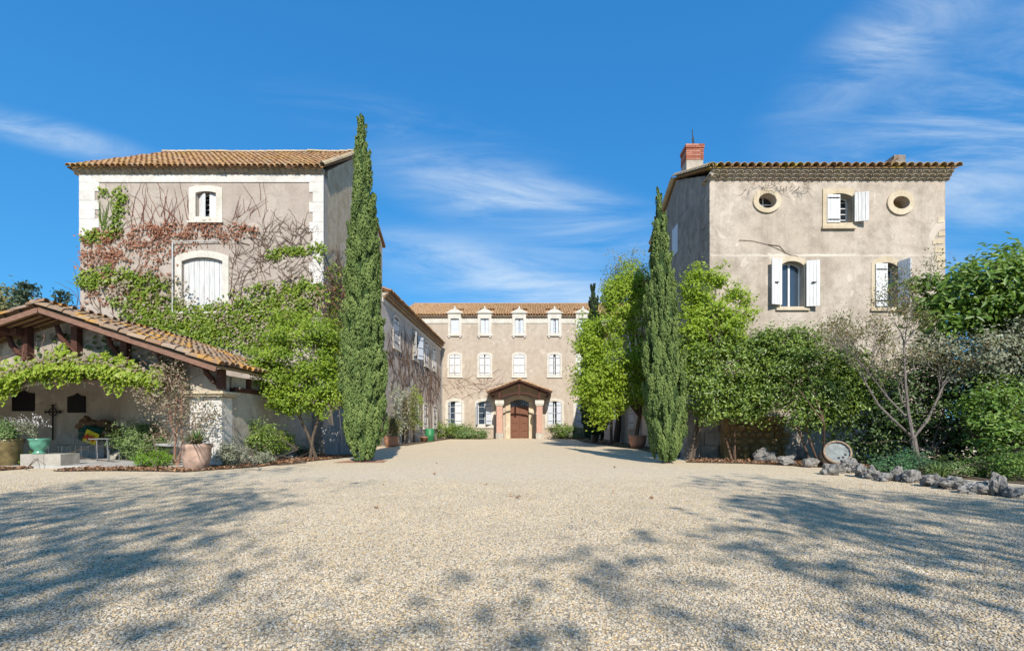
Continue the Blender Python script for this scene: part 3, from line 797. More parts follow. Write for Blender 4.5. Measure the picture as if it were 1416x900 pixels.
# ridge and verge tiles
V = []
vs_, fs_ = tile_template(0.13, 0.11, 0.46)
me_r = mesh_of('ridge_tile', vs_, fs_, 'tile_eave')
x = rx0
while x < ex1 - 0.2:
    piece('ridge_tile', me_r, roof, (x, ridgeY, ridgeZ + 0.02 + rng.normal() * 0.012), (0, rng.normal() * 0.02, -math.pi / 2)); x += 0.4
nv = int(sl_len / 0.38)
for k in range(nv):
    p = Vector((ex1 - 0.02, ey, zt2 + 0.05)) + S * (k * 0.38)
    piece('verge_tile', me_r, roof, p, (math.atan2(S.z, S.y), 0, rng.normal() * 0.02))
# upper window: white shutters ajar behind the stone surround
wd = window(ivy_house, fr, win_u_out, win_u_in, bars=(1, 4), deep=0.30, pane='glass_dark')
uu0, uu1, vv0, vv1 = pr(271, 299.5, 265, 300, TY)
shutter(ivy_house, swung(fr, uu0 + 0.02, -0.22, 0.5), arch(0, 0.42, vv0 + 0.02, vv1 - 0.08), mat='white_paint', planks=2, hinges=())
shutter(ivy_house, swung(fr, uu1 - 0.36, -0.12, -0.12), arch(0, 0.34, vv0 + 0.02, vv1 - 0.05), mat='white_paint', planks=2, hinges=())
# lower window: two big plank shutters closed, every plank its own piece
u0, u1, v0, v1 = pr(252, 308.5, 356, 428, TY)
b = MB(); b.plate(fr, win_l_out, [win_l_in], -0.02, 0.05); wl = b.build('window', 'stone_white', ivy_house)
b = MB(); b.plate(fr, [(u0 - 0.25, v0 - 0.18), (u1 + 0.25, v0 - 0.18), (u1 + 0.25, v0 - 0.1), (u0 - 0.25, v0 - 0.1)], [], -0.02, 0.12); b.build('sill', 'stone_white', wl)
um = (u0 + u1) / 2
for half, (a, e) in enumerate(((u0, um), (um, u1))):
    bb = MB(); bb.plate(fr, arch(a + 0.01, e - 0.01, v0, v1 - 0.13), [], -0.16, -0.13); sh = bb.build('shutter', 'white_paint_worn', ivy_house)
    for i in range(4):
        pa = a + (e - a) * i / 4 + 0.007; pe = a + (e - a) * (i + 1) / 4 - 0.007
        t = lambda u: v1 - 0.17 * (abs(u - um) / (u1 - u0) * 2) ** 2 - 0.01
        q = MB(); d = -0.129 + 0.012 * random.random()
        q.plate(fr, [(pa, v0 + 0.01 + 0.02 * random.random()), (pe, v0 + 0.01), (pe, t(pe)), (pa, t(pa))], [], d, d + 0.03); q.build('plank', 'white_paint_worn', sh)
# thin white pipe up the wall with a return at the top
pipe = MB(); pa = at(238.5, 445, TY - 0.1); pb = at(238.5, 335, TY - 0.1); pc = at(303, 333, TY - 0.1)
pipe.tube([pa, pb], 0.03, 8); pipe.build('drain_pipe', 'pale_metal', ivy_house)
pipe = MB(); pipe.tube([pb + Vector((0, 0, 0.02)), pc], 0.02, 6); pipe.build('cable_pipe', 'pale_metal', ivy_house)

# ================================================================== LEFT WING
WX, WY0, WY1 = -8.71, 27.702, 45.99
wing = thing('left_wing', (WX - 3, (WY0 + WY1) / 2, 0), 'long two storey wing in raking light joining the ivy house to the main house', 'house')
fw = facing_right(WX)
def wy(x): return -WX * F / (CX - x)
ups = [(29.85, 31.45), (34.9, 36.4), (38.65, 40.3), (42.0, 43.5)]
lows = [(30.2, 31.3), (35.2, 36.7), (38.4, 40.0), (42.2, 43.9)]
holes = []
for (a, e) in ups: holes.append(arch(a + 0.12, e - 0.12, 6.36, 8.22, rise=0.16))
for (a, e) in lows: holes.append(arch(a + 0.1, e - 0.1, 1.15, 2.95, rise=0.14))
doorhole = arch(31.75, 33.6, -0.0, 3.2, rise=0.55, n=10)
b = MB(); b.plate(fw, [(WY0, -0.3), (31.75, -0.3), (31.75, 0.0)] + doorhole[::-1][:-2][0:0] + [(31.75, 0.001), (33.6, 0.001), (33.6, -0.3), (WY1, -0.3), (WY1, 8.75), (WY0, 8.75)], holes + [arch(31.75, 33.6, 0.05, 3.2, rise=0.55, n=10)], -0.45, 0.0)
b.build('wall', 'plaster_wing', wing)
b = MB(); b.box((WX - 4.2, (WY0 + WY1) / 2, 4.2), (0.4, WY1 - WY0, 8.9)); b.build('wall', 'plaster_wing', wing)
b = MB(); b.plate(fw, [(WY0, 8.53), (WY1, 8.53), (WY1, 8.752), (WY0, 8.752)], [], -0.02, 0.05); b.build('cornice_band', 'stone_white', wing)
genoise(wing, fw, WY0, WY1 - 0.4, 8.752, 2, 0.25, 0.15, 0.17, 'tile_eave_joined', True)
b = MB(); S2 = Vector((-4.0, 0, 1.35)).normalized()
b.add([(WX + 0.42, WY0, 9.052), (WX + 0.42, WY1 - 0.35, 9.052), (WX - 4.4, WY1 - 0.35, 10.7), (WX - 4.4, WY0, 10.7), (WX + 0.42, WY0, 9.10), (WX + 0.42, WY1 - 0.35, 9.10), (WX - 4.4, WY1 - 0.35, 10.75), (WX - 4.4, WY0, 10.75)],
      [(0, 1, 2, 3), (4, 7, 6, 5), (0, 4, 5, 1), (1, 5, 6, 2), (2, 6, 7, 3), (3, 7, 4, 0)])
wroof = b.build('roof', 'tile_orange', wing)
tile_field('roof_tiles', (WX + 0.50, WY0 + 0.1, 9.11), Y_, S2, WY1 - WY0 - 0.55, 4.6, 'tile_orange', wroof, 0.24, 0.38, 0.11)
for k, (a, e) in enumerate(ups):
    outer = arch(a - 0.06, e + 0.06, 6.2, 8.42, rise=0.24); inner = arch(a + 0.12, e - 0.12, 6.36, 8.22, rise=0.16)
    window(wing, fw, outer, inner, bars=(1, 3), pane='glass_dark')
    m_ = (a + e) / 2
    if k in (0, 2, 3):
        shutter(wing, fw, arch(a + 0.13, m_ - 0.005, 6.3, 8.08), -0.03, mat='white_paint', planks=4)
        shutter(wing, fw if k else swung(fw, 0, 0, 0), arch(m_ + 0.005, e - 0.13, 6.3, 8.08), -0.03, mat='white_paint', planks=4)
        if k == 0: pass
    else:
        shutter(wing, swung(fw, a + 0.13, 0.06, math.radians(150)), arch(0, 0.62, 6.36, 8.1), 0.0, mat='white_paint', planks=4)
        shutter(wing, swung(fw, e - 0.13, 0.06, math.radians(25)), arch(0, 0.62, 6.36, 8.1), 0.0, mat='blue_white_paint', planks=4)
for k, (a, e) in enumerate(lows):
    outer = arch(a - 0.06, e + 0.06, 1.02, 3.13, rise=0.2); inner = arch(a + 0.1, e - 0.1, 1.15, 2.95, rise=0.14)
    window(wing, fw, outer, inner, bars=(1, 3), pane='glass_dark')
    m_ = (a + e) / 2
    shutter(wing, fw, arch(a + 0.11, m_ - 0.005, 1.13, 2.86), -0.03, mat='white_paint', planks=4)
    shutter(wing, fw, arch(m_ + 0.005, e - 0.11, 1.13, 2.86), -0.03, mat='white_paint', planks=4)
b = MB(); b.plate(fw, arch(31.5, 33.85, 0.0, 3.45, rise=0.65, n=10), [arch(31.75, 33.6, 0.02, 3.2, rise=0.55, n=10)], -0.02, 0.05); dr = b.build('door', 'stone_white', wing)
b = MB(); b.plate(fw, arch(31.74, 33.61, 0.04, 3.21, rise=0.55, n=10), [], -0.32, -0.26); b.build('door_leaf', 'dark_slate', dr)
b = MB(); b.tube([(WX + 0.12, WY1 - 0.25, 0.1), (WX + 0.12, WY1 - 0.25, 8.5)], 0.055, 8); b.build('drain_pipe', 'grey_metal', wing)

# ================================================================== MAIN HOUSE
MY = 46.0
main = thing('main_house', (0, MY, 0), 'long three storey main house with dormer windows across the end of the courtyard', 'house')
fm = front(MY)
MX0, MX1 = at(555, 0, MY).x, at(905, 0, MY).x
mzt = at(0, 440.5, MY).z
CXS = [629, 670.3, 718, 766.8, 806]
hol = []; row1 = []; row2 = []; row3 = []
for x in CXS:
    i1 = arch(*pr(x - 5.7, x + 5.7, 440.6, 460.6, MY)); row1.append((arch(*pr(x - 9.5, x + 9.5, 433.5, 463.5, MY)), i1, x))
    i2 = arch(*pr(x - 7.6, x + 7.6, 490, 518.5, MY), rise=0.16); row2.append((arch(*pr(x - 10.3, x + 10.3, 486.5, 521, MY), rise=0.24), i2, x)); hol.append(i2)
for x in (629, 670.3, 766.8, 806):
    i3 = arch(*pr(x - 9.4, x + 9.4, 554.5, 587, MY), rise=0.18); row3.append((arch(*pr(x - 13.2, x + 13.2, 550.5, 590.5, MY), rise=0.3), i3, x)); hol.append(i3)
door_in = arch(*pr(705.8, 731.2, 552.3, 606.2, MY), rise=0.28, n=10)
dz = at(0, 606.2, MY).z
hol.append(door_in)
# wall outline steps up round the dormers
out = [(MX0, -0.3), (MX1, -0.3), (MX1, mzt)]
for x in CXS[::-1]:
    a = at(x - 9.3, 434, MY); e = at(x + 9.3, 434, MY); out += [(e.x, mzt), (e.x, a.z), (a.x, a.z), (a.x, mzt)]
out += [(MX0, mzt)]
b = MB(); b.plate(fm, out, hol + [r[1] for r in row1], -0.5, 0.0); b.build('wall', 'plaster_main', main)
bz0 = at(0, 447, MY).z
xs = [MX0] + [v for x in CXS for v in (at(x - 9.5, 0, MY).x, at(x + 9.5, 0, MY).x)] + [MX1]
rowr = []
for a, e in zip(xs[0::2], xs[1::2]):
    b = MB(); b.plate(fm, [(a, bz0), (e, bz0), (e, mzt), (a, mzt)], [], -0.02, 0.05); b.build('cornice_band', 'stone_white', main)
    genoise(main, fm, a + 0.01, e - 0.01, mzt, 2, 0.25, 0.12, 0.12, 'tile_eave_joined', True)
# roof
ez = mzt + 0.28; ery, erz = MY + 5.4, at(0, 420.8, MY + 5.4).z
S3 = Vector((0, ery - (MY - 0.30), erz - ez)).normalized(); L3 = math.hypot(ery - MY + 0.30, erz - ez)
b = MB()
for a, e in zip(xs[0::2], xs[1::2]):
    b.add([(a, MY - 0.26, ez - 0.04), (e, MY - 0.26, ez - 0.04), (e, MY + 0.4, ez - 0.04 + 0.66 * S3.z / S3.y), (a, MY + 0.4, ez - 0.04 + 0.66 * S3.z / S3.y)], [(0, 1, 2, 3)])
b.add([(MX0, MY + 0.4, ez - 0.04 + 0.66 * S3.z / S3.y), (MX1, MY + 0.4, ez - 0.04 + 0.66 * S3.z / S3.y), (MX1, ery, erz - 0.04), (MX0, ery, erz - 0.04), (MX1, ery + 5, ez), (MX0, ery + 5, ez)], [(0, 1, 2, 3), (3, 2, 4, 5)])
mroof = b.build('roof', 'tile_main', main)
def clipM(u, s_):
    X = MX0 + u
    if s_ > 2.6: return True
    return not any(at(x - 10.2, 0, MY).x < X < at(x + 10.2, 0, MY).x for x in CXS)
tile_field('roof_tiles', (MX0, MY - 0.32, ez), X_, S3, MX1 - MX0, L3, 'tile_main', mroof, 0.26, 0.40, 0.118, clip=clipM)
b = MB(); b.tube([(MX0, ery, erz + 0.02), (MX1, ery, erz + 0.02)], 0.14, 8); b.build('ridge', 'tile_main', mroof)
# top row: dormers with little pediments and finials
for k, (o_, i_, x) in enumerate(row1):
    wd = window(main, fm, o_, i_, proud=0.09, deep=0.16, bars=(1, 3), sill=True, pane='glass_dark')
    c = at(x, 0, MY).x; z1 = at(0, 433.4, MY).z
    hw = at(x + 11.4, 0, MY).x - c
    q = MB(); q.plate(fm, [(c - hw, z1), (c + hw, z1), (c + hw, z1 + 0.1), (c - hw, z1 + 0.1)], [], -0.3, 0.2)
    q.plate(fm, [(c - hw * 0.86, z1 + 0.101), (c + hw * 0.86, z1 + 0.101), (c + hw * 0.5, z1 + 0.32), (c, z1 + 0.47), (c - hw * 0.5, z1 + 0.32)], [], -0.25, 0.14)
    q.build('pediment', 'stone_white', wd)
    q = MB(); q.lathe((c, MY - 0.02, z1 + 0.44), [(0.11, 0), (0.12, 0.06), (0.05, 0.12), (0.09, 0.2), (0.08, 0.22), (0.04, 0.26), (0.01, 0.29)], 10); q.build('finial', 'stone_white', wd, True)
    q = MB(); q.box((c, MY + 1.4, z1 - 0.42), (hw * 1.62, 2.25, 0.95)); q.build('dormer_cheek', 'plaster_main', wd)
    zb = at(0, 463.6, MY).z
    for s_ in (-1, 1):
        q = MB(); q.box((c + s_ * hw * 0.68, MY - 0.05, zb - 0.17), (0.17, 0.14, 0.15)); q.build('bracket', 'stone_white', wd)
    a, e, v0, v1 = pr(x - 5.7, x + 5.7, 440.6, 460.6, MY); m_ = (a + e) / 2
    gap = [0.02, 0.10, 0.14, 0.18, 0.22][k]
    shutter(main, fm, arch(a + 0.02, m_ - 0.004 - gap * 0.4, v0 + 0.02, v1 - 0.02), -0.11, mat='blue_white_paint', planks=3, hinges=(0.3,), strap='blue_white_paint')
    shutter(main, fm, arch(m_ + 0.004 + gap * 0.6, e - 0.02, v0 + 0.02, v1 - 0.02), -0.11, mat='blue_white_paint', planks=3, hinges=(0.3,), strap='blue_white_paint')
# middle row: closed arched shutters with strap hinges
for k, (o_, i_, x) in enumerate(row2):
    window(main, fm, o_, i_, bars=(1, 3), pane='glass_dark')
    a, e, v0, v1 = pr(x - 7.6, x + 7.6, 490, 518.5, MY); m_ = (a + e) / 2
    gap = [0.03, 0.06, 0.0, 0.11, 0.02][k]
    full = arch(a + 0.02, e - 0.02, v0 + 0.02, v1 - 0.01, rise=0.15)
    tl = [p for p in full if p[0] <= m_ - gap] ; trr = [p for p in full if p[0] >= m_ + gap]
    tv = max(p[1] for p in full)
    left = [(a + 0.02, v0 + 0.02), (m_ - gap - 0.004, v0 + 0.02), (m_ - gap - 0.004, tv - 0.005)] + [p for p in full[2:] if p[0] < m_ - gap - 0.03]
    right = [(m_ + gap + 0.004, v0 + 0.02), (e - 0.02, v0 + 0.02)] + [p for p in full[2:] if p[0] > m_ + gap + 0.03] + [(m_ + gap + 0.004, tv - 0.005)]
    shutter(main, fm, left, -0.04, mat='white_paint', planks=4, hinges=(0.1, 0.47, 0.83))
    shutter(main, fm, right, -0.04, mat='white_paint', planks=4, hinges=(0.1, 0.47, 0.83))
# ground floor: tall windows with shutters at different angles
for k, (o_, i_, x) in enumerate(row3):
    window(main, fm, o_, i_, bars=(1, 3), pane='glass', deep=0.26)
    a, e, v0, v1 = pr(x - 9.4, x + 9.4, 554.5, 587, MY); hw = (e - a) / 2
    A = lambda wd_: arch(0, wd_, v0 + 0.02, v1 - 0.17)
    if k == 0:
        shutter(main, swung(fm, a + 0.03, -0.02, math.radians(62)), A(hw), mat='blue_white_paint')
        shutter(main, fm, arch(a + hw + 0.05, e - 0.02, v0 + 0.02, v1 - 0.1), -0.03, mat='white_paint')
    elif k == 1:
        shutter(main, swung(fm, a + 0.03, -0.02, math.radians(100)), A(hw * 0.95), mat='blue_white_paint')
        shutter(main, swung(fm, e - 0.03 - 0.5, 0.35, math.radians(-34)), A(hw * 0.95), mat='blue_white_paint')
    else:
        shutter(main, fm, arch(a + 0.02, a + hw - 0.16, v0 + 0.02, v1 - 0.1), -0.03, mat='blue_white_paint')
        shutter(main, fm, arch(e - hw + 0.2, e - 0.02, v0 + 0.02, v1 - 0.1), -0.03, mat='blue_white_paint')
# front door: stone arch, two panelled leaves, iron fanlight
b = MB(); b.plate(fm, arch(*pr(699.3, 737.7, 546.3, 606.2, MY), rise=0.4, n=10), [inset(door_in, 0.0)], -0.02, 0.12); dsur = b.build('door_surround', 'stone_cream', main)
d0u, d1u, d0v, d1v = pr(705.8, 731.2, 552.3, 606.2, MY); dm = (d0u + d1u) / 2
lt = d0v + (d1v - d0v) * 0.82
for a, e in ((d0u + 0.01, dm - 0.008), (dm + 0.008, d1u - 0.01)):
    b = MB(); b.plate(fm, arch(a, e, d0v + 0.02, lt), [], -0.36, -0.30); lf = b.build('door_leaf', 'door_wood', main)
    for (p0, p1) in ((0.04, 0.20), (0.24, 0.44), (0.48, 0.68), (0.72, 0.95)):
        h_ = lt - d0v
        q = MB(); q.plate(fm, arch(a + 0.13, e - 0.13, d0v + h_ * p0, d0v + h_ * p1), [], -0.30, -0.265); q.plate(fm, arch(a + 0.2, e - 0.2, d0v + h_ * p0 + 0.07, d0v + h_ * p1 - 0.07), [], -0.265, -0.25); q.build('panel', 'door_wood', lf)
b = MB(); b.plate(fm, inset(door_in, -0.01), [], -0.45, -0.40); b.build('fanlight', 'glass_dark', main)
b = MB()
for k in range(9):
    u = d0u + (d1u - d0u) * (k + 0.5) / 9
    b.tube([(u, MY + 0.35, lt), (u + 0.05 * math.sin(k * 2.1), MY + 0.35, lt + 0.35), (u, MY + 0.35, lt + 0.62)], 0.018, 5)
for k in range(4):
    u = d0u + (d1u - d0u) * (k + 0.6) / 4.2
    b.tube([(u + 0.16 * math.cos(t), MY + 0.34, lt + 0.3 + 0.16 * math.sin(t)) for t in np.linspace(0, 6.3, 13)], 0.016, 5)
b.build('fanlight_grille', 'grey_metal', main)
# portico: brick piers, timber trusses, small tiled gable
PY = MY - 2.0
portico = thing('entrance_porch', (at(718, 0, PY).x, PY, 0), 'gabled tiled porch on two patterned brick piers over the front door', 'porch')
for x in (691, 746):
    c = at(x, 0, PY).x
    q = MB(); q.box((c, PY, 0.28), (0.68, 0.68, 0.56)); q.build('plinth', 'stone_pale', portico)
    ztop = at(0, 561, PY).z
    q = MB(); q.box((c, PY, (0.56 + ztop) / 2), (0.56, 0.56, ztop - 0.56)); q.build('pier', 'brick_diamond', portico)
    q = MB(); zc = at(0, 553.5, PY).z
    q.box((c, PY, ztop + 0.07), (0.68, 0.68, 0.14)); q.box((c, PY, (ztop + 0.14 + zc) / 2), (0.82, 0.82, zc - ztop - 0.14)); q.build('capital', 'stone_white', portico)
    q = MB(); zr = at(0, 540, PY).z
    q.box((c, PY, (zc + zr) / 2 + 0.05), (0.17, 0.17, zr - zc + 0.35)); q.build('post', 'red_wood', portico)
pr_ = at(718, 526.5, PY - 0.5); pl = at(673.5, 543, PY - 0.5); prr = at(763, 542.5, PY - 0.5)
for nm, e in (('roof', pl), ('roof', prr)):
    q = MB(); d = (e - pr_)
    up_ = Vector((0, 0, 0.09))
    q.add([pr_, e, e + Vector((0, 2.5, 0)), pr_ + Vector((0, 2.5, 0)), pr_ + up_, e + up_, e + Vector((0, 2.5, 0)) + up_, pr_ + Vector((0, 2.5, 0)) + up_],
          [(0, 1, 2, 3), (4, 7, 6, 5), (0, 4, 5, 1), (1, 5, 6, 2), (3, 2, 6, 7)])
    ro = q.build('roof', 'fascia_wood', portico)
    Sd = (pr_ - e).normalized()
    Ud = Y_
    tile_field('roof_tiles', e + up_ - Sd * 0.08, Ud, Sd, 2.45, d.length + 0.05, 'tile_main', ro, 0.25, 0.38, 0.115)
q = MB(); q.tube([pr_ + Vector((0, 0, 0.13)), pr_ + Vector((0, 2.5, 0.13))], 0.13, 8); q.build('ridge', 'tile_main', portico)
for yy in (PY - 0.1,):
    q = MB(); zt_ = at(0, 547.5, PY).z
    q.bar((pl.x + 0.35, yy, pl.z - 0.08), (pr_.x, yy, pr_.z - 0.1), 0.12, 0.16); q.build('rafter', 'red_wood', portico)
    q = MB(); q.bar((prr.x - 0.35, yy, prr.z - 0.08), (pr_.x, yy, pr_.z - 0.1), 0.12, 0.16); q.build('rafter', 'red_wood', portico)
    q = MB(); tie = [(at(691 + (746 - 691) * t, 0, PY).x, yy, at(0, 550, PY).z + 0.42 * math.sin(math.pi * t)) for t in np.linspace(0, 1, 13)]
    q.tube(tie, 0.08, 6); q.build('tie_beam', 'red_wood', portico)
    q = MB(); q.box((pr_.x, yy, pr_.z - 0.75), (0.15, 0.15, 1.3)); q.build('post', 'red_wood', portico)
for x in (680, 757):
    c = at(x, 0, PY).x; q = MB(); q.box((c, PY + 1.0, at(0, 548.5, PY).z + 0.1), (0.16, 1.9, 0.16)); q.build('wall_plate', 'red_wood', portico)

# ================================================================== RIGHT HOUSE
RY, RX0, RX1, RB = 17.2, 6.58, 15.19, 25.4
right_house = thing('right_house', ((RX0 + RX1) / 2, RY, 0), 'square beige rendered house with two oval windows and a tiled triple eave', 'house')
fr = front(RY)
rzt = at(0, 250, RY).z
oc1o, oc1i = ell(*pp(1060, 278.5, RY), *[v * RY / F for v in (19.2, 16.4)]), ell(*pp(1060.5, 278.5, RY), *[v * RY / F for v in (12.4, 10.2)])
oc2o, oc2i = ell(*pp(1244.5, 281, RY), *[v * RY / F for v in (18.6, 16.8)]), ell(*pp(1245, 281, RY), *[v * RY / F for v in (11.6, 8.8)])
w1o, w1i = arch(*pr(1137, 1180.5, 261.5, 314, RY), rise=0.0), arch(*pr(1142.5, 1178, 268, 308.5, RY), rise=0.12)
w2o, w2i = arch(*pr(1074, 1117, 354, 426, RY), rise=0.22), arch(*pr(1079.5, 1111.5, 361, 424, RY), rise=0.16)
w3o, w3i = arch(*pr(1204.5, 1245.5, 355, 427, RY), rise=0.22), arch(*pr(1209.5, 1241, 363, 425, RY), rise=0.16)
b = MB(); b.plate(fr, [(RX0, -0.3), (RX1, -0.3), (RX1, rzt), (RX0, rzt)], [oc1i, oc2i, w1i, w2i, w3i], -0.5, 0.0); b.build('wall', 'plaster_right', right_house)
rgY, rgZ, reZ = 21.2, 12.35, 10.72
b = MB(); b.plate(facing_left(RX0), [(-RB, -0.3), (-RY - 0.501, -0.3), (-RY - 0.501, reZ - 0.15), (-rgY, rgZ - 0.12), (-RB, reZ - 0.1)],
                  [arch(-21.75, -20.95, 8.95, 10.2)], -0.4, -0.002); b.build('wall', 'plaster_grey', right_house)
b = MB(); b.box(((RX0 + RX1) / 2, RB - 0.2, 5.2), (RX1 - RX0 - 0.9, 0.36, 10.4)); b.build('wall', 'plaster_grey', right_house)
b = MB(); b.plate(facing_right(RX1), [(RY + 0.501, -0.3), (RB, -0.3), (RB, reZ - 0.1), (rgY, rgZ - 0.12), (RY + 0.501, reZ - 0.15)], [], -0.4, -0.002); b.build('wall', 'plaster_right', right_house)
shutter(right_house, facing_left(RX0), arch(-21.75, -20.95, 8.95, 10.2), -0.03, mat='blue_white_paint', planks=4, hinges=())
# bare corner stones, pale on the shaded side and patchy at the far edge
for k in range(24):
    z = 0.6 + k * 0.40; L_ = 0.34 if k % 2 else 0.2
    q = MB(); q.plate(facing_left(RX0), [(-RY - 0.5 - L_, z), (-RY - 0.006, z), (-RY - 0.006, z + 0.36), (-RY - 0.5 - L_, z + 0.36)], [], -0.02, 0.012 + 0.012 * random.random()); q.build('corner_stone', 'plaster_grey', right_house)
for (x, y, wpx, hpx) in ((1289, 330, 15, 8), (1292, 341, 18, 9), (1294, 352, 16, 10), (1297, 320, 12, 7), (1296, 300, 9, 8), (1296, 363, 13, 9)):
    u0, u1, v0, v1 = pr(x, min(x + wpx, 1306.5), y, y + hpx, RY)
    q = MB(); q.plate(fr, [(u0, v0), (u1, v0 + 0.02), (u1, v1), (u0 + 0.03, v1 - 0.02)], [], -0.05, 0.014 + 0.01 * random.random()); q.build('corner_stone', 'stone_cream', right_house)
genoise(right_house, fr, RX0 - 0.02, RX1 + 0.12, rzt, 3, 0.285, 0.10, 0.088, 'tile_eave')
genoise(right_house, facing_left(RX0), -RY - 0.6, -RY + 0.2, rzt + 0.09, 1, 0.27, 0.1, 0.1, 'tile_eave')
re2 = rzt + 0.302
S4 = Vector((0, rgY - (RY - 0.33), rgZ - re2)).normalized(); L4 = math.hypot(rgY - RY + 0.33, rgZ - re2)
b = MB()
b.add([(RX0 - 0.12, RY - 0.30, re2), (RX1 + 0.22, RY - 0.30, re2), (RX1 + 0.22, rgY, rgZ - 0.04), (RX0 - 0.12, rgY, rgZ - 0.04), (RX0 - 0.12, RB + 0.35, reZ - 0.05), (RX1 + 0.22, RB + 0.35, reZ - 0.05),
       (RX0 - 0.12, RY - 0.30, re2 + 0.03), (RX1 + 0.22, RY - 0.30, re2 + 0.03), (RX1 + 0.22, rgY, rgZ), (RX0 - 0.12, rgY, rgZ), (RX0 - 0.12, RB + 0.35, reZ), (RX1 + 0.22, RB + 0.35, reZ)],
      [(0, 3, 2, 1), (3, 4, 5, 2), (6, 7, 8, 9), (9, 8, 11, 10), (0, 1, 7, 6), (1, 2, 8, 7), (2, 5, 11, 8), (5, 4, 10, 11), (4, 3, 9, 10), (3, 0, 6, 9)])
rroof = b.build('roof', 'tile_right', right_house)
tile_field('roof_tiles', (RX0 - 0.05, RY - 0.36, re2 + 0.0), X_, S4, RX1 - RX0 + 0.25, L4, 'tile_right', rroof, 0.285, 0.40, 0.125)
for k in range(int(L4 / 0.38)):
    piece('verge_tile', me_r, rroof, Vector((RX0 - 0.12, RY - 0.36, re2 + 0.03)) + S4 * (k * 0.38), (math.atan2(S4.z, S4.y), 0, rng.normal() * 0.03))
for k in range(10):
    S5 = Vector((0, RB + 0.35 - rgY, reZ - rgZ)).normalized()
    piece('verge_tile', me_r, rroof, Vector((RX0 - 0.12, rgY, rgZ + 0.02)) + S5 * ((k + 1) * 0.42), (math.pi - math.atan2(S5.z, -S5.y) if False else math.atan2(-S5.z, -S5.y), 0, 0))
# windows
for (o_, i_) in ((oc1o, oc1i), (oc2o, oc2i)):
    b = MB(); b.plate(fr, o_, [i_], -0.02, 0.06); ov = b.build('oval_window', 'stone_cream', right_house)
    b = MB(); b.plate(fr, inset(i_, -0.02), [], -0.36, -0.33); b.build('pane', 'glass_dark' if o_ is oc1o else 'ochre_wall', ov)
    if o_ is oc1o:
        c = pp(1060.5, 278.5, RY); q = MB()
        q.plate(fr, [(c[0] - 0.015, c[1] - 0.27), (c[0] + 0.015, c[1] - 0.27), (c[0] + 0.015, c[1] + 0.27), (c[0] - 0.015, c[1] + 0.27)], [], -0.33, -0.30)
        q.plate(fr, [(c[0] - 0.33, c[1] - 0.015), (c[0] + 0.33, c[1] - 0.015), (c[0] + 0.33, c[1] + 0.015), (c[0] - 0.33, c[1] + 0.015)], [], -0.32, -0.29); q.build('frame', 'white_paint', ov)
window(right_house, fr, w1o, w1i, 'stone_cream', deep=0.26, bars=(1, 4), pane='glass_dark')
window(right_house, fr, w2o, w2i, 'stone_cream', proud=0.015, deep=0.24, bars=(1, 0), pane='glass')
window(right_house, fr, w3o, w3i, 'stone_cream', proud=0.02, deep=0.26, bars=(1, 0), pane='glass')
H2 = (0.13, 0.86)
u0, u1, v0, v1 = pr(1142.5, 1160.5, 268, 308.5, RY)
shutter(right_house, fr, arch(u0, u1, v0, v1 - 0.06), 0.03, mat='white_paint', hinges=(0.1, 0.88), label='half of a small upstairs shutter left closed')
uh = pr(1178, 1196, 268, 308.5, RY)[0]
shutter(right_house, swung(fr, uh + 0.02, 0.09, math.radians(12)), arch(0, 0.47, v0, v1 - 0.02), mat='white_paint_worn', hinges=())
u0, u1, v0, v1 = pr(1079.5, 1111.5, 361, 424, RY)
sL = swung(fr, u0 - 0.02, 0.09, math.radians(180 - 14))
shutter(right_house, (sL[0], -sL[1], -sL[2]), arch(-0.43, 0, v0 + 0.04, v1 + 0.02), mat='white_paint', hinges=(), label='white shutter folded back against the wall')
shutter(right_house, swung(fr, u1 + 0.03, 0.09, math.radians(12)), arch(0, 0.45, v0 - 0.02, v1 - 0.03), mat='white_paint', hinges=())
for c in (u0 - 0.25, u1 + 0.25):
    q = MB(); q.plate(fr, [(c - 0.07, (v0 + v1) / 2 - 0.012), (c + 0.07, (v0 + v1) / 2 - 0.012), (c + 0.07, (v0 + v1) / 2 + 0.012), (c - 0.07, (v0 + v1) / 2 + 0.012)], [], 0.15, 0.24); q.build('shutter_latch', 'iron', right_house)
u0, u1, v0, v1 = pr(1209.5, 1241, 363, 425, RY)
shutter(right_house, fr, arch(u0 + 0.0, u0 + 0.43, v0 + 0.02, v1 - 0.05), 0.03, mat='white_paint', hinges=H2)
shutter(right_house, swung(fr, u1 + 0.02, 0.03, math.radians(72)), arch(0, 0.43, v0, v1 + 0.02), mat='blue_white_paint', hinges=(0.5,))
# chimneys
def chimney(x0, x1, y0, y1, Y, brick, dpt):
    a, e, v0, v1 = pr(x0, x1, y0, y1, Y)
    nb = int((v1 - v0) / 0.085)
    b = MB(); b.box(((a + e) / 2, Y, (v0 + v1) / 2 - 0.5), (e - a - 0.04, dpt - 0.04, v1 - v0 + 1.0 - 0.02)); ch = b.build('chimney', 'mortar' if brick else 'plaster_grey', right_house)
    if brick:
        for k in range(int(nb * 0.62)):
            z = v1 - 0.005 - (k + 0.5) * 0.085; o_ = 0.03 if k in (0, 1) else 0.0
            wd_ = e - a + o_ * 2
            off = 0.25 if k % 2 else 0.0
            cuts = [0.0] + [t for t in (0.36 + off * 0.6, 0.70 + off * 0.5) if t < 0.97] + [1.0]
            for s0, s1 in zip(cuts[:-1], cuts[1:]):
                q = MB(); q.box((a - o_ + wd_ * (s0 + s1) / 2, Y, z), (wd_ * (s1 - s0) - 0.012, dpt + o_ * 2, 0.072)); q.build('brick', 'brick_red', ch)
    return ch, (a + e) / 2, v1
m = NT('brick_red'); r_ = m.n('ShaderNodeObjectInfo').outputs['Random']; n_ = m.noise(m.pos(), 18, 4)
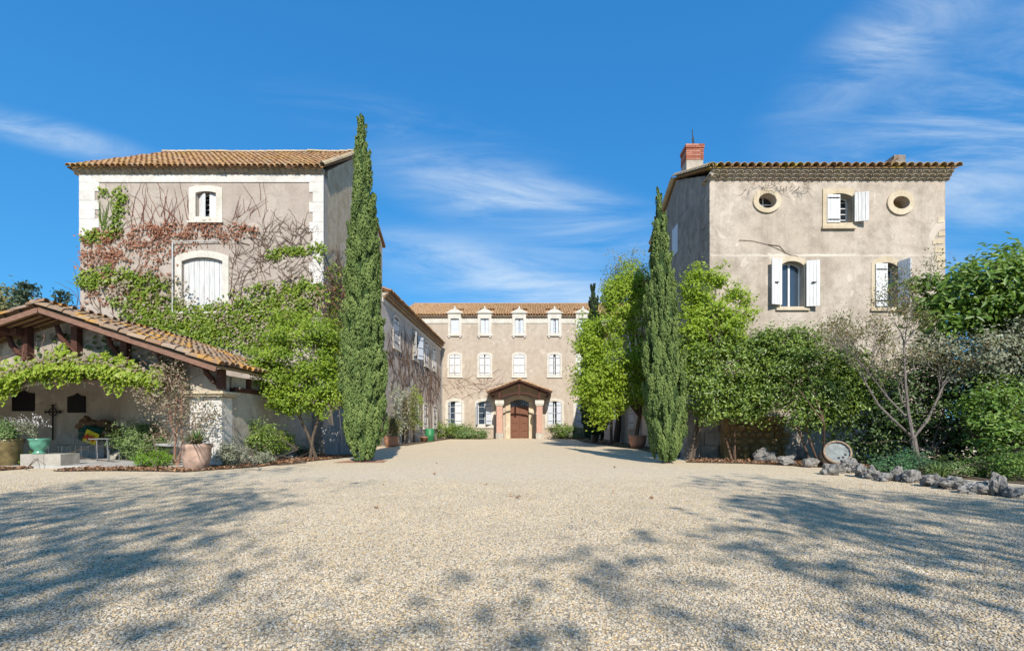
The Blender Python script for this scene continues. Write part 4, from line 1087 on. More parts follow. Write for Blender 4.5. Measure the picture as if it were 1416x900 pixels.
c_ = m.ramp(r_, [(0.0, (0.30, 0.10, 0.07)), (0.5, (0.42, 0.16, 0.10)), (1.0, (0.50, 0.26, 0.19))])
m.pbr(m.mix(0.4, c_, m.ramp(n_, [(0.3, 0.5), (0.7, 1.0)]), 'MULTIPLY'), 0.9, 0.15); MATS['brick_red'] = m.m
ch, chx, chz = chimney(945, 969, 206, 243, 20.9, True, 0.75)
b = MB(); b.tube([(chx - 0.05, 20.7, chz), (chx - 0.05, 20.7, chz + 0.72)], 0.02, 6); b.tube([(chx + 0.02, 20.7, chz), (chx - 0.02, 20.7, chz + 0.4)], 0.025, 6); b.build('flue_rod', 'iron', ch)
chimney(1229, 1246, 219, 238, 21.0, False, 0.6)
b = MB(); p = at(1227, 229, 20.9); q_ = at(1238, 219, 20.9); b.bar(p, q_, 0.55, 0.05); b.build('chimney_cowl', 'tile_eave_joined', right_house)

# ================================================================== RIGHT WING (mostly behind trees)
VX = 6.58
rwing = thing('right_wing', (VX + 3, 36, 0), 'low two storey wing half hidden behind the yellow green tree', 'house')
fv = facing_left(VX)
rw_l = [(-39.9, -38.4), (-36.6, -35.2), (-44.6, -43.2), (-31.2, -29.8)]
rdoor = [arch(-33.6, -32.2, 0.05, 2.6, rise=0.1)]
b = MB(); b.plate(fv, [(-45.99, -0.3), (-RB - 0.02, -0.3), (-RB - 0.02, 8.75), (-45.99, 8.75)], [arch(a, e, 1.15, 2.9, rise=0.12) for a, e in rw_l] + [arch(a, e, 5.6, 7.4, rise=0.12) for a, e in rw_l] + rdoor, -0.45, 0.0); b.build('wall', 'plaster_wing', rwing)
for a, e in rw_l:
    for z0, z1 in ((1.15, 2.9), (5.6, 7.4)):
        window(rwing, fv, arch(a - 0.15, e + 0.15, z0 - 0.12, z1 + 0.18, rise=0.2), arch(a, e, z0, z1, rise=0.12), bars=(1, 3), pane='glass_dark')
        m_ = (a + e) / 2
        shutter(rwing, fv, arch(a + 0.01, m_ - 0.01, z0, z1 - 0.09), -0.03, mat='blue_white_paint')
        shutter(rwing, fv, arch(m_ + 0.01, e - 0.01, z0, z1 - 0.09), -0.03, mat='blue_white_paint')
b = MB(); b.plate(fv, arch(-33.8, -32.0, 0.0, 2.8, rise=0.16), [rdoor[0]], -0.02, 0.05); dd = b.build('door', 'stone_pale', rwing)
b = MB(); b.plate(fv, rdoor[0], [], -0.28, -0.22); b.build('door_leaf', 'grey_wood', dd)
b = MB(); b.plate(fv, [(-45.99, 8.5), (-RB - 0.02, 8.5), (-RB - 0.02, 8.752), (-45.99, 8.752)], [], -0.02, 0.05); b.build('cornice_band', 'stone_white', rwing)
b = MB(); b.add([(VX - 0.4, RB + 0.4, 8.8), (VX - 0.4, 45.6, 8.8), (VX + 4.4, 45.6, 10.5), (VX + 4.4, RB + 0.4, 10.5), (VX - 0.4, RB + 0.4, 8.9), (VX - 0.4, 45.6, 8.9), (VX + 4.4, 45.6, 10.6), (VX + 4.4, RB + 0.4, 10.6)],
              [(0, 3, 2, 1), (4, 5, 6, 7), (0, 1, 5, 4), (1, 2, 6, 5), (3, 0, 4, 7), (2, 3, 7, 6)]); rr_ = b.build('roof', 'tile_orange', rwing)
tile_field('roof_tiles', (VX - 0.46, RB + 0.45, 8.93), Y_, Vector((4.8, 0, 1.7)).normalized(), 45.6 - RB - 0.5, 5.0, 'tile_orange', rr_, 0.26, 0.42, 0.12)

# ================================================================== OPEN SHED
SX, SY, SB = -8.73, 13.35, 18.2
shed = thing('open_shed', (-13.2, 15.5, 0), 'open fronted garden shed with a low clay tiled gable roof and red timber', 'shed')
fs = front(SY)
ry0, ry1 = 12.6, 18.3
rdg = at(53, 427, ry0); eav = at(299, 509, ry0)
RX, RZ, EX, EZ = rdg.x, rdg.z, eav.x, eav.z
lx = -20.6; lz = RZ - (RX - lx) * (RZ - EZ) / (EX - RX)
def roofz(X): return RZ - abs(X - RX) * (RZ - EZ) / (EX - RX) if X > RX else RZ - (RX - X) * (RZ - lz) / (RX - lx)
lint = at(0, 537, SY).z
# gable wall over the opening, pier at its right end
top = [(SX, roofz(SX) - 0.2), (RX, RZ - 0.2), (-19.9, roofz(-19.9) - 0.2)]
opening = [(at(238, 0, SY).x, lint - 0.12), (at(200, 0, SY).x, lint), (at(120, 0, SY).x, lint + 0.18), (at(60, 0, SY).x, lint + 0.20), (at(0, 0, SY).x, lint - 0.02), (at(-60, 0, SY).x, lint - 0.35)]
sill_pts = [(SX - 0.9, lint - 0.13)] + opening + [(-19.9, lint - 0.7)]
b = MB(); b.plate(fs, top[:1] + top[1:] + sill_pts[::-1] + [(SX, lint - 0.13)], [], -0.30, 0.0); b.build('gable_wall', 'plaster_rubble', shed)
# low projecting ledge above the arch that carries the vine
led = [(at(x, 0, SY).x, at(0, y, SY).z) for x, y in ((238, 541), (200, 534), (150, 527), (90, 521), (40, 522), (0, 530), (-60, 545))]
for a, e in zip(led[:-1], led[1:]):
    b = MB(); b.bar((a[0], SY - 0.14, a[1] + 0.1), (e[0], SY - 0.14, e[1] + 0.1), 0.3, 0.2); b.build('lintel_beam', 'red_wood', shed)
px0 = at(264, 0, SY).x
b = MB(); b.box(((px0 + SX) / 2, SY - 0.02 + 0.22, at(0, 549, SY).z / 2), (SX - px0, 0.48, at(0, 549, SY).z)); b.build('pier', 'plaster_white', shed)
zc = at(0, 549, SY).z
b = MB(); b.box(((px0 + SX) / 2 + 0.02, SY + 0.15, zc + 0.05), (SX - px0 + 0.16, 0.66, 0.06)); b.box(((px0 + SX) / 2 + 0.02, SY + 0.15, zc + 0.12), (SX - px0 + 0.28, 0.78, 0.075)); b.build('capital', 'stone_cream', shed)
b = MB(); b.plate(fs, [(px0, zc + 0.16), (SX - 0.002, zc + 0.16), (SX - 0.002, roofz(SX) - 0.2), (px0, roofz(px0) - 0.2)], [], -0.28, 0.02); b.build('pier_head', 'plaster_shed', shed)
# right-hand wall running back to the ivy house
fsr = facing_right(SX)
b = MB(); b.plate(fsr, [(SY + 0.47, -0.1), (SB, -0.1), (SB, 2.16), (SY + 0.47, 2.16)], [], -0.35, 0.0); b.build('side_wall', 'plaster_shed', shed)
b = MB(); b.plate(fsr, [(SY + 0.5, 2.3), (SB, 2.3), (SB, 2.62), (SY + 0.5, 2.62)], [], -0.3, -0.06); b.build('side_wall', 'plaster_shed', shed)
b = MB(); b.box((SX - 0.1, (SY + SB) / 2 + 0.3, 2.23), (0.3, SB - SY - 0.4, 0.138)); b.build('wall_plate', 'red_wood', shed)
for y in (14.6, 15.7, 16.8, 17.9):
    b = MB(); b.box((SX - 0.02, y, 2.46), (0.12, 0.13, 0.31)); b.build('post', 'red_wood', shed)
b = MB(); b.plate(fsr, [(SB + 0.08, -0.1), (TY - 0.01, -0.1), (TY - 0.01, 2.4), (SB + 0.08, 2.4)], [], -0.8, -0.45); b.build('side_wall', 'plaster_shed', shed)
# inside: back wall, slanting partition, left end
BW = 17.0; cx_ = at(152, 0, BW).x
b = MB(); b.plate(front(BW), [(-20, -0.05), (cx_, -0.05), (cx_, roofz(cx_) - 0.15), (RX - 3, RZ - 1.1), (-20, roofz(-20) - 0.12)], [], -0.3, 0.0); b.build('back_wall', 'plaster_shed', shed)
pa_, pb_ = Vector((cx_, BW, 0)), Vector((-9.75, 13.75, 0)); U = (pb_ - pa_).normalized(); N = U.cross(Z_); L_ = (pb_ - pa_).length
b = MB(); b.plate((pa_, U, N), [(0, -0.05), (L_, -0.05), (L_, 2.5), (0, 3.3)], [], -0.2, 0.0); b.build('back_wall', 'plaster_shed', shed)
b = MB(); b.box((-20.05, 15.3, 1.0), (0.3, 3.6, 2.2)); b.build('side_wall', 'plaster_shed', shed)
b = MB(); b.plate((pa_, U, N), [(L_ - 2.0, 0.55), (L_ - 0.2, 0.55), (L_ - 0.2, 0.62), (L_ - 2.0, 0.62)], [], 0.0, 0.3); b.build('shelf', 'concrete', shed)
# dark plaques on the back wall
for (x0, x1, y0, y1) in ((17.5, 47.5, 541, 568.5), (94, 118, 545, 570.5)):
    u0, u1, v0, v1 = pr(x0, x1, y0, y1, BW - 0.02)
    b = MB(); b.plate(front(BW), [(u0, v0), (u1, v0), (u1, v1 - 0.08), (u0 + (u1 - u0) * 0.7, v1 - 0.05), (u0 + (u1 - u0) * 0.55, v1 + 0.04), (u0 + (u1 - u0) * 0.4, v1 - 0.03), (u0, v1 - 0.1)], [], 0.0, 0.05)
    pq = b.build('wall_plaque', 'dark_slate', None, loc=at((x0 + x1) / 2, y1, BW))
    tag(pq, 'black plaque with arched top on the shed wall, ' + ('just under the vine' if x0 < 50 else 'above the hessian rolls'), 'plaque')
# iron cross on a tall stem
cp = at(73, 0, BW - 0.08); cz = at(0, 569.5, BW - 0.08).z
cross = thing('iron_cross', (cp.x, cp.y, at(0, 608, BW - 0.08).z), 'black iron cross with a ring on a tall stem against the shed wall', 'cross')
b = MB(); b.tube([(cp.x, cp.y, at(0, 608, BW - 0.08).z), (cp.x, cp.y, cz + 0.22)], 0.025, 8); b.build('stem', 'iron', cross)
b = MB(); b.tube([(cp.x - 0.25, cp.y, cz), (cp.x + 0.25, cp.y, cz)], 0.025, 8); b.build('arm', 'iron', cross)
b = MB(); b.tube([(cp.x + 0.14 * math.cos(t), cp.y, cz + 0.14 * math.sin(t)) for t in np.linspace(0, 2 * math.pi, 21)], 0.018, 6); b.build('ring', 'iron', cross)
for dx, dz_ in ((-0.26, 0), (0.26, 0), (0, 0.24)):
    b = MB(); b.tube([(cp.x + dx - 0.045 * (dz_ != 0), cp.y, cz + dz_ - 0.045 * (dx != 0)), (cp.x + dx + 0.045 * (dz_ != 0), cp.y, cz + dz_ + 0.045 * (dx != 0))], 0.03, 6); b.build('finial', 'iron', cross)
# roof: right slope with its tiles one by one, left slope joined
up_ = Vector((0, 0, 0.07))
for (xa, za, xb, zb) in ((RX, RZ, EX, EZ), (lx, lz, RX, RZ)):
    b = MB(); A = Vector((xa, ry0 + 0.03, za)); B = Vector((xb, ry0 + 0.03, zb)); D = Vector((0, ry1 - ry0 - 0.03, 0))
    b.add([A, B, B + D, A + D, A + up_, B + up_, B + D + up_, A + D + up_], [(0, 3, 2, 1), (4, 5, 6, 7), (0, 1, 5, 4), (1, 2, 6, 5), (2, 3, 7, 6), (3, 0, 4, 7)])
    r2 = b.build('roof', 'rafter_wood', shed)
    if xb == EX: shed_roof = r2
    else: shed_roof_l = r2
Sr = (rdg - eav).normalized(); Ls = (rdg - eav).length
tile_field('roof_tiles', (lx, ry0, lz + 0.09), Y_, Vector((RX - lx, 0, RZ - lz)).normalized(), ry1 - ry0, math.hypot(RX - lx, RZ - lz), 'tile_shed_joined', shed_roof_l, 0.26, 0.42, 0.12)
vs_, fs_ = tile_template(0.115, 0.095, 0.5, 0.018, 6); me_t = mesh_of('roof_tile', vs_, fs_, 'tile_shed')
Nr = Sr.cross(Y_); Nr = Nr if Nr.z > 0 else -Nr
pit = (ry1 - ry0) / 22; rows = int(Ls / 0.4) + 1
tang = math.atan2(Sr.z, -Sr.x)
for i in range(23):
    for j in range(rows):
        p = Vector((EX + 0.1, ry0 + i * pit, EZ + 0.075)) + Sr * (j * 0.4 + random.gauss(0, 0.02)) + Y_ * random.gauss(0, 0.012) + Nr * (0.03 + random.gauss(0, 0.006))
        o_ = piece('roof_tile', me_t, shed_roof, p, (0, 0, 0))
        yv = (Sr - Nr * 0.05).normalized(); xv = Y_.copy(); xv = (xv + Sr * random.gauss(0, 0.025)).normalized(); zv = xv.cross(yv)
        if zv.z < 0: xv = -xv; zv = xv.cross(yv)
        o_.rotation_euler = Matrix((xv, yv, zv)).transposed().to_euler()
x = ry0
me_rs = mesh_of('ridge_tile', *tile_template(0.14, 0.12, 0.48, 0.018, 6), 'tile_shed')
while x < ry1 - 0.3:
    piece('ridge_tile', me_rs, shed_roof, (RX, x, RZ + 0.15 + random.gauss(0, 0.01)), (0, 0, random.gauss(0, 0.03))); x += 0.42
# bargeboards, purlins, rafters, posts and curved braces
b = MB(); b.bar((EX, ry0, EZ - 0.03), (RX, ry0, RZ - 0.03), 0.045, 0.13, up=Y_.cross(Sr)); b.build('bargeboard', 'fascia_wood', shed)
b = MB(); b.bar((lx, ry0, lz - 0.03), (RX, ry0, RZ - 0.03), 0.045, 0.13, up=Z_); b.build('bargeboard', 'fascia_wood', shed)
for X in (-12.3, -11.2, -10.1, -9.1, -14.4, -15.6, -16.8, RX):
    b = MB(); b.box((X, ry0 + 0.35, roofz(X) - 0.10), (0.11, 0.62, 0.13)); b.build('purlin', 'red_wood', shed)
for k in range(7):
    y = ry0 + 0.1 + k * 0.11
    b = MB(); b.bar((lx + 0.1, y, lz - 0.035), (RX - 0.08, y, RZ - 0.05), 0.05, 0.06); b.build('rafter', 'red_wood' if k % 2 else 'rafter_wood', shed)
for x, y0, y1 in ((38, 461, 500), (106, 452, 490), (174, 474, 500), (243, 492, 520), (306, 513, 538)):
    c = at(x, 0, SY - 0.1).x; z0_, z1_ = at(0, y1, SY - 0.1).z, roofz(c) - 0.05
    b = MB(); b.box((c, SY - 0.1, (z0_ + z1_) / 2), (0.17, 0.17, z1_ - z0_)); b.build('post', 'red_wood', shed)
    s_ = -1
    pts = [(c + s_ * 0.08, SY - 0.1, z0_ + 0.12), (c + s_ * 0.22, SY - 0.12, z0_ + 0.24), (c + s_ * 0.36, SY - 0.16, z0_ + 0.44), (c + s_ * 0.44, SY - 0.22, min(roofz(c + s_ * 0.44) - 0.06, z0_ + 0.80))]
    b = MB(); b.tube(pts, [0.055, 0.075, 0.075, 0.06], 7); b.build('brace', 'red_wood', shed, True)
zz = at(0, 459, SY - 0.3).z
b = MB(); b.box((at(5, 0, SY - 0.3).x - 1.0, SY - 0.3, zz), (2.9, 0.2, 0.18)); b.build('tie_beam', 'red_wood', shed)

# ================================================================== VEGETATION
def np3(v): return np.array([v[0], v[1], v[2]], dtype=float)
def cypress(base, top, r, label, mat='leaf_cypress', n=22000, z0=0.3, prof=None, sl=0.095):
    base = Vector(base); top = Vector(top); Ht = top.z - z0
    t = thing('cypress', base, label, 'tree', 'cypresses')
    prof = prof or [(0, 0.55), (0.05, 0.86), (0.15, 1.0), (0.3, 0.99), (0.5, 0.86), (0.7, 0.64), (0.85, 0.36), (0.94, 0.18), (1, 0.03)]
    px_, pr2 = zip(*prof)
    def axis(f): return np.stack([base.x + (top.x - base.x) * f, base.y + (top.y - base.y) * f, z0 + Ht * f], -1)
    b = MB(); b.tube([base - Vector((0, 0, 0.05)), base + Vector((0, 0, z0 + 0.4))] + [Vector(axis(np.array(f))) for f in (0.3, 0.6, 0.9)], [r * 0.17, r * 0.13, r * 0.1, r * 0.06, 0.02], 8); b.build('trunk', 'bark', t)
    # feathery plumes: spindles of small sprays leaning up and out of the column
    npl = int(n / 150); per = 150
    f = rng.uniform(0, 1, npl * 3); keep = rng.uniform(0, 1, npl * 3) < np.interp(f, px_, pr2) + 0.06; f = f[keep][:npl]; npl = len(f)
    th = rng.uniform(0, 2 * np.pi, npl)
    lobes = 1 + 0.10 * np.sin(th * 3 + f * 9) + 0.08 * np.sin(th * 7 - f * 23) + 0.05 * rng.normal(size=npl)
    prf = np.interp(f, px_, pr2)
    rr = r * prf * lobes * rng.uniform(0.74, 0.98, npl)
    d = np.stack([np.cos(th), np.sin(th), np.zeros(npl)], -1); C = axis(f) + d * rr[:, None]
    plen = (r / 0.75) * rng.uniform(0.35, 0.75, npl); pax = unit(np.array([0, 0, 1.0]) + d * 0.20 + rng.normal(size=(npl, 3)) * 0.08)
    tt = rng.uniform(-0.5, 0.5, (npl, per)); g_ = unit(rng.normal(size=(npl * per, 3))).reshape(npl, per, 3)
    wdt = (r / 0.75) * 0.085 * np.sqrt(np.clip(1 - (tt * 2) ** 2, 0.05, 1)) * (0.5 + 0.5 * np.sqrt(prf))[:, None]
    P = (C[:, None] + pax[:, None] * (tt * plen[:, None])[..., None] + g_ * (wdt * rng.uniform(0.5, 1.15, (npl, per)))[..., None]).reshape(-1, 3); P[:, 2] = np.maximum(P[:, 2], 0.10)
    D = np.repeat(d, per, 0); G = g_.reshape(-1, 3)
    nr = G * 0.9 + D * 0.5 + np.array(SUN) * 0.45 + rng.normal(size=P.shape) * 0.35
    tg = np.repeat(pax, per, 0) + G * 0.45 + rng.normal(size=P.shape) * 0.12
    tone = np.clip(np.repeat(rng.uniform(0, 1, npl), per) * 0.45 + rng.uniform(0, 0.35, npl * per) + (tt.reshape(-1) + 0.5) * 0.2, 0, 1)
    leaf_obj('crown', P, nr, sl * (r / 0.75) ** 0.5, mat, t, aspect=0.32, fold=0.12, rnd=tone, tang=tg)
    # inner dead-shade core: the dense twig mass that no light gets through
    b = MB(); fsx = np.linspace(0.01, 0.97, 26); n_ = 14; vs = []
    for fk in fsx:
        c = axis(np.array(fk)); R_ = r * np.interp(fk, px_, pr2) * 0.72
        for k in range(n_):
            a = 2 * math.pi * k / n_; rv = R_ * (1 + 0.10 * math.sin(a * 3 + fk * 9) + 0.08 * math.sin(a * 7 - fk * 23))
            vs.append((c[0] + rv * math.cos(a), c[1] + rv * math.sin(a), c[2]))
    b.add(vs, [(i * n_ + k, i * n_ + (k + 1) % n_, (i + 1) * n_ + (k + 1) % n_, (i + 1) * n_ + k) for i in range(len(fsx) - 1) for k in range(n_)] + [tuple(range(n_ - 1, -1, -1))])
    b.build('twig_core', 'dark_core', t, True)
    return t
yl = 15.3; xl = at(503, 0, yl).x
cypress((xl, yl, 0), (at(501, 0, yl).x, yl, at(0, 163, yl).z), 0.72, 'tall column cypress standing by the ivy house', n=120000, z0=0.22,
        prof=[(0, 0.42), (0.04, 0.74), (0.1, 0.90), (0.2, 0.95), (0.33, 0.88), (0.47, 0.78), (0.6, 0.64), (0.72, 0.50), (0.83, 0.34), (0.92, 0.22), (0.97, 0.10), (1, 0.02)])
yr = 14.7; xr = at(921, 0, yr).x
cypress((xr, yr, 0), (at(911, 0, yr).x, yr, at(0, 264, yr).z), 0.65, 'column cypress standing before the shaded gable of the beige house', n=90000, z0=0.08,
        prof=[(0, 0.32), (0.06, 0.74), (0.14, 0.93), (0.3, 0.90), (0.45, 0.80), (0.6, 0.64), (0.75, 0.45), (0.88, 0.24), (0.95, 0.11), (1, 0.02)])
ys = 32.0; xs_ = at(822, 0, ys).x
cypress((xs_, ys, 0), (at(820, 0, ys).x, ys, at(0, 394, ys).z), 0.95, 'far dark cypress poking out of the yellow green tree', 'leaf_dark_cypress', n=30000, z0=0.5, sl=0.2)

def tree(name, base, blobs, label, mat, ncl, per, cr, leaf, bark='bark', r=0.12, limbs=6, group=None, cut=None, shell=(0.45, 1.0), aspect=0.5, cat='tree', stems=1, flat=0.6, lean=(0, 0)):
    base = Vector(base); t = thing(name, base, label, cat, group)
    P, N_, R_, ctr = clumps(blobs, ncl, per, cr, shell, flat, cut)
    b = MB(); zc_ = min(bl[0][2] - bl[1][2] * 0.5 for bl in blobs)
    forks = []
    for s in range(stems):
        bx = base + Vector((random.gauss(0, 0.12), random.gauss(0, 0.12), -0.05)) if stems > 1 else base - Vector((0, 0, 0.05))
        fk = Vector((base.x + lean[0] + random.gauss(0, 0.15) * stems, base.y + lean[1] + random.gauss(0, 0.15) * stems, max(base.z + 0.06, zc_)))
        mid = bx.lerp(fk, 0.5) + Vector((random.gauss(0, 0.06), random.gauss(0, 0.06), 0))
        b.tube([bx, mid, fk], [r, r * 0.8, r * 0.7], 8); forks.append(fk)
    for k in range(limbs):
        c = Vector(ctr[rng.integers(len(ctr))]); fk = forks[k % len(forks)]
        m1 = fk.lerp(c, 0.35) + Vector((random.gauss(0, 0.1), random.gauss(0, 0.1), 0.12 * (c - fk).length)); m2 = fk.lerp(c, 0.72) + Vector((random.gauss(0, 0.08), random.gauss(0, 0.08), 0.05))
        b.tube([fk, m1, m2, c], [r * 0.55, r * 0.38, r * 0.22, 0.008], 5)
    b.build('trunk', bark, t)
    leaf_obj('crown', P, N_, leaf, mat, t, aspect=aspect, rnd=R_)
    return t
def blob(x, y, Y, rx, ry, rd): # centre pixel, distance, radii in pixels across/up and metres in depth
    k = Y / F; return (np3(at(x, y, Y)), (rx * k, rd, ry * k))
random.seed(11)
# bright bushy tree against the shed wall
tree('bushy_tree', (-7.25, 15.75, 0), [blob(418, 490, 15.6, 56, 46, 1.05), blob(384, 528, 15.3, 24, 26, 0.7), blob(435, 530, 15.3, 44, 36, 0.85), blob(450, 465, 15.8, 26, 32, 0.8), blob(400, 458, 15.8, 36, 26, 0.8), blob(374, 500, 15.4, 18, 26, 0.6), blob(415, 550, 15.2, 36, 20, 0.6), blob(366, 512, 15.0, 15, 22, 0.5), blob(456, 548, 15.2, 22, 30, 0.6), blob(462, 500, 15.6, 20, 36, 0.6), blob(395, 562, 15.1, 22, 12, 0.4)],
     'low bright green bushy tree between the shed and the tall cypress', 'leaf_lime', 620, 32, 0.23, 0.10, limbs=24, r=0.06, stems=2, lean=(0.05, -0.1))
# yellow-green trees on the right
tree('yellow_green_tree', at(878, 611.5, 28) * 1.0 - Vector((0, 0, at(878, 611.5, 28).z)), [blob(865, 425, 26, 34, 44, 1.3), blob(832, 462, 25.5, 32, 30, 1.1), blob(812, 478, 25.3, 18, 20, 0.6), blob(822, 520, 25.2, 30, 30, 1.1), blob(806, 540, 25.0, 14, 20, 0.5), blob(885, 510, 26, 40, 50, 1.4), blob(872, 388, 26.5, 22, 24, 0.8), blob(846, 408, 26, 16, 20, 0.7), blob(830, 560, 25.2, 20, 28, 0.8), blob(856, 545, 25.6, 24, 32, 1.0), blob(893, 395, 26.2, 16, 24, 0.7), blob(850, 500, 24.9, 30, 30, 0.6)],
     'tall yellow green leafy tree hiding the right wing', 'leaf_yellowgreen', 1100, 26, 0.36, 0.15, limbs=26, r=0.16, shell=(0.35, 1.02))
tree('yellow_green_tree', Vector((5.35, 15.6, 0)), [blob(980, 425, 15.6, 26, 28, 0.7), blob(955, 470, 15.4, 26, 50, 0.8), blob(1000, 458, 15.4, 30, 22, 0.7), blob(1016, 405, 15.6, 12, 16, 0.35), blob(988, 385, 15.7, 14, 16, 0.35), blob(1036, 436, 15.5, 15, 8, 0.3), blob(960, 408, 15.7, 18, 26, 0.5), blob(1030, 415, 15.5, 14, 6, 0.2), blob(1012, 440, 15.4, 20, 14, 0.4), blob(965, 380, 15.8, 10, 14, 0.3), blob(1005, 480, 15.3, 30, 18, 0.5)],
     'yellow green tree at the sunlit corner of the beige house', 'leaf_yellowgreen', 560, 24, 0.20, 0.11, limbs=24, r=0.07, stems=2, shell=(0.3, 1.05), lean=(0.3, 0))
tree('grey_tree', Vector((5.1, 29.5, 0)), [blob(872, 382, 29, 28, 30, 1.0), blob(850, 400, 29, 18, 26, 0.8)], 'thin greyish tree top showing above the yellow green tree', 'leaf_olive', 160, 22, 0.4, 0.14, limbs=12, r=0.1, shell=(0.2, 1.0))
# laurels in front of the beige house
def above(z): return lambda P: P[:, 2] > z
tree('laurel', Vector((6.6, 15.3, 0)), [blob(1010, 505, 15.0, 58, 42, 0.8), blob(985, 545, 14.8, 36, 38, 0.7), blob(1035, 555, 14.8, 36, 30, 0.7), blob(1050, 485, 15.1, 36, 26, 0.7), blob(1060, 530, 14.8, 34, 34, 0.6), blob(960, 510, 14.9, 26, 40, 0.5)],
     'glossy green laurel bush beside the column cypress, over the ochre wall', 'leaf_laurel', 760, 30, 0.24, 0.10, limbs=8, r=0.035, stems=3, bark='stem', group='laurels', cat='bush', cut=lambda P: (P[:, 2] > 0.62 + 0.25 * np.sin(P[:, 0] * 3)))
tree('laurel', Vector((8.6, 14.0, 0)), [blob(1120, 505, 14.4, 58, 40, 0.8), blob(1150, 545, 14.0, 54, 40, 0.7), blob(1095, 480, 14.6, 44, 28, 0.7), blob(1172, 510, 14.2, 34, 34, 0.6), blob(1120, 570, 13.9, 32, 30, 0.5), blob(1075, 530, 14.5, 30, 40, 0.6), blob(1060, 490, 14.8, 36, 24, 0.6), blob(1195, 535, 13.9, 22, 34, 0.5)],
     'broad glossy green laurel bush spreading over the tilted barrel', 'leaf_laurel', 900, 30, 0.24, 0.10, limbs=8, r=0.035, stems=3, bark='stem', group='laurels', cat='bush', cut=lambda P: (P[:, 2] > 0.4 + 0.3 * np.sin(P[:, 0] * 2.7)))
# thin tree with pale forked trunk
def spindly():
    base = Vector((10.35, 12.45, 0.0)); t = thing('forked_tree', base, 'small half bare tree with pale forked trunk behind the edging rocks', 'tree')
    b = MB(); tips = []; random.seed(23)
    fk = at(1263, 606, 12.4)
    b.tube([base - Vector((0, 0, 0.05)), base.lerp(fk, 0.6) + Vector((-0.03, 0, 0)), fk], [0.10, 0.08, 0.075], 8)
    paths = [([(1263, 606), (1235, 580), (1215, 560), (1196, 528)], 0.034), ([(1263, 606), (1256, 570), (1252, 530), (1250, 480)], 0.042), ([(1263, 606), (1283, 580), (1297, 550), (1312, 515)], 0.032), ([(1252, 575), (1228, 550), (1205, 520), (1180, 490)], 0.024)]
    for pth, r0 in paths:
        pts = [at(x, y, 12.4 + random.gauss(0, 0.1)) for x, y in pth]
        b.tube(pts, [r0, r0 * 0.9, r0 * 0.75, r0 * 0.6], 7)
        dd = (pts[-1] - pts[-2]).normalized()
        for k in range(4):
            j = random.choice((1, 2, 3, 3))
            nd = (dd + Vector((random.gauss(0, 0.55), random.gauss(0, 0.35), abs(random.gauss(0.3, 0.4))))).normalized()
            grow(b, pts[j], nd, random.uniform(0.5, 0.85), r0 * 0.42, 3, tips, spread=0.5, up=0.22, segs=4, nb=(2, 3), shrink=0.78, n=5, rmin=0.005)
    b.build('trunk', 'pale_bark', t)
    tp = np.array([np3(p) for p, d in tips])
    ks = rng.integers(0, len(tp), 6500); P = tp[ks] + rng.normal(size=(len(ks), 3)) * 0.13
    leaf_obj('crown', P, rng.normal(size=P.shape) + np.array([0, -0.4, 0.5]), 0.055, 'leaf_olive', t, rnd=rng.uniform(0, 1, len(P)))
    ks = rng.integers(0, len(tp), 1500); P = tp[ks] + rng.normal(size=(len(ks), 3)) * 0.06
    leaf_obj('dry_flowers', P, rng.normal(size=P.shape), 0.045, 'leaf_red', t)
spindly()
# broad-leaved tree at the right edge
tree('broad_leaved_tree', Vector((13.2, 13.2, 0)), [blob(1345, 400, 13, 62, 38, 1.2), blob(1395, 410, 12.6, 50, 62, 1.2), blob(1290, 420, 13.2, 30, 20, 0.6), blob(1335, 440, 12.8, 60, 28, 0.9), blob(1420, 360, 12.8, 40, 16, 0.7), blob(1460, 430, 12.6, 60, 70, 1.3), blob(1270, 395, 13.4, 16, 8, 0.3)],
     'broad dark green leafy tree spreading over the hedge at the right edge', 'leaf_fig', 560, 16, 0.30, 0.20, limbs=26, r=0.12, shell=(0.3, 1.03), aspect=0.42, flat=0.5)
# dark evergreen hedge and the silvery shrub on it
tree('evergreen_hedge', Vector((12.6, 13.4, 0)), [blob(1260, 565, 13.6, 60, 75, 0.8), blob(1330, 560, 13.2, 60, 90, 0.9), blob(1395, 560, 12.6, 60, 95, 0.9), blob(1460, 550, 12.2, 70, 100, 1.0), blob(1200, 590, 14.0, 50, 60, 0.6)],
     'dense dark evergreen hedge behind the edging rocks', 'leaf_dark', 1250, 26, 0.32, 0.11, limbs=50, r=0.05, stems=7, cat='hedge', cut=lambda P: P[:, 2] > 0.05, shell=(0.5, 1.0))
tree('silvery_shrub', Vector((12.9, 12.3, 0)), [blob(1385, 490, 12.1, 52, 40, 0.6), blob(1325, 500, 12.6, 46, 34, 0.5), blob(1285, 480, 12.9, 26, 24, 0.4), blob(1430, 480, 12.0, 40, 40, 0.6)],
     'pale silvery leaved shrub on top of the dark hedge', 'leaf_silver', 360, 24, 0.24, 0.085, limbs=30, r=0.03, stems=4, cat='bush', shell=(0.45, 1.0))
tree('green_shrub', Vector((11.9, 11.3, 0)), [blob(1375, 570, 11.6, 44, 48, 0.45), blob(1400, 610, 11.2, 40, 40, 0.4)], 'fresh green leafy shrub in front of the dark hedge', 'leaf_fig', 190, 24, 0.22, 0.10, limbs=14, r=0.02, stems=4, cat='bush', cut=lambda P: P[:, 2] > 0.05)
tree('low_bluegreen_plant', Vector((9.75, 11.55, 0)), [blob(1240, 643, 11.6, 40, 15, 0.35), blob(1265, 640, 11.7, 26, 14, 0.3)], 'low blue green ground plant at the foot of the forked tree', 'leaf_bluegreen', 150, 26, 0.11, 0.05, limbs=8, r=0.01, stems=5, cat='plant', cut=lambda P: P[:, 2] > 0.0)

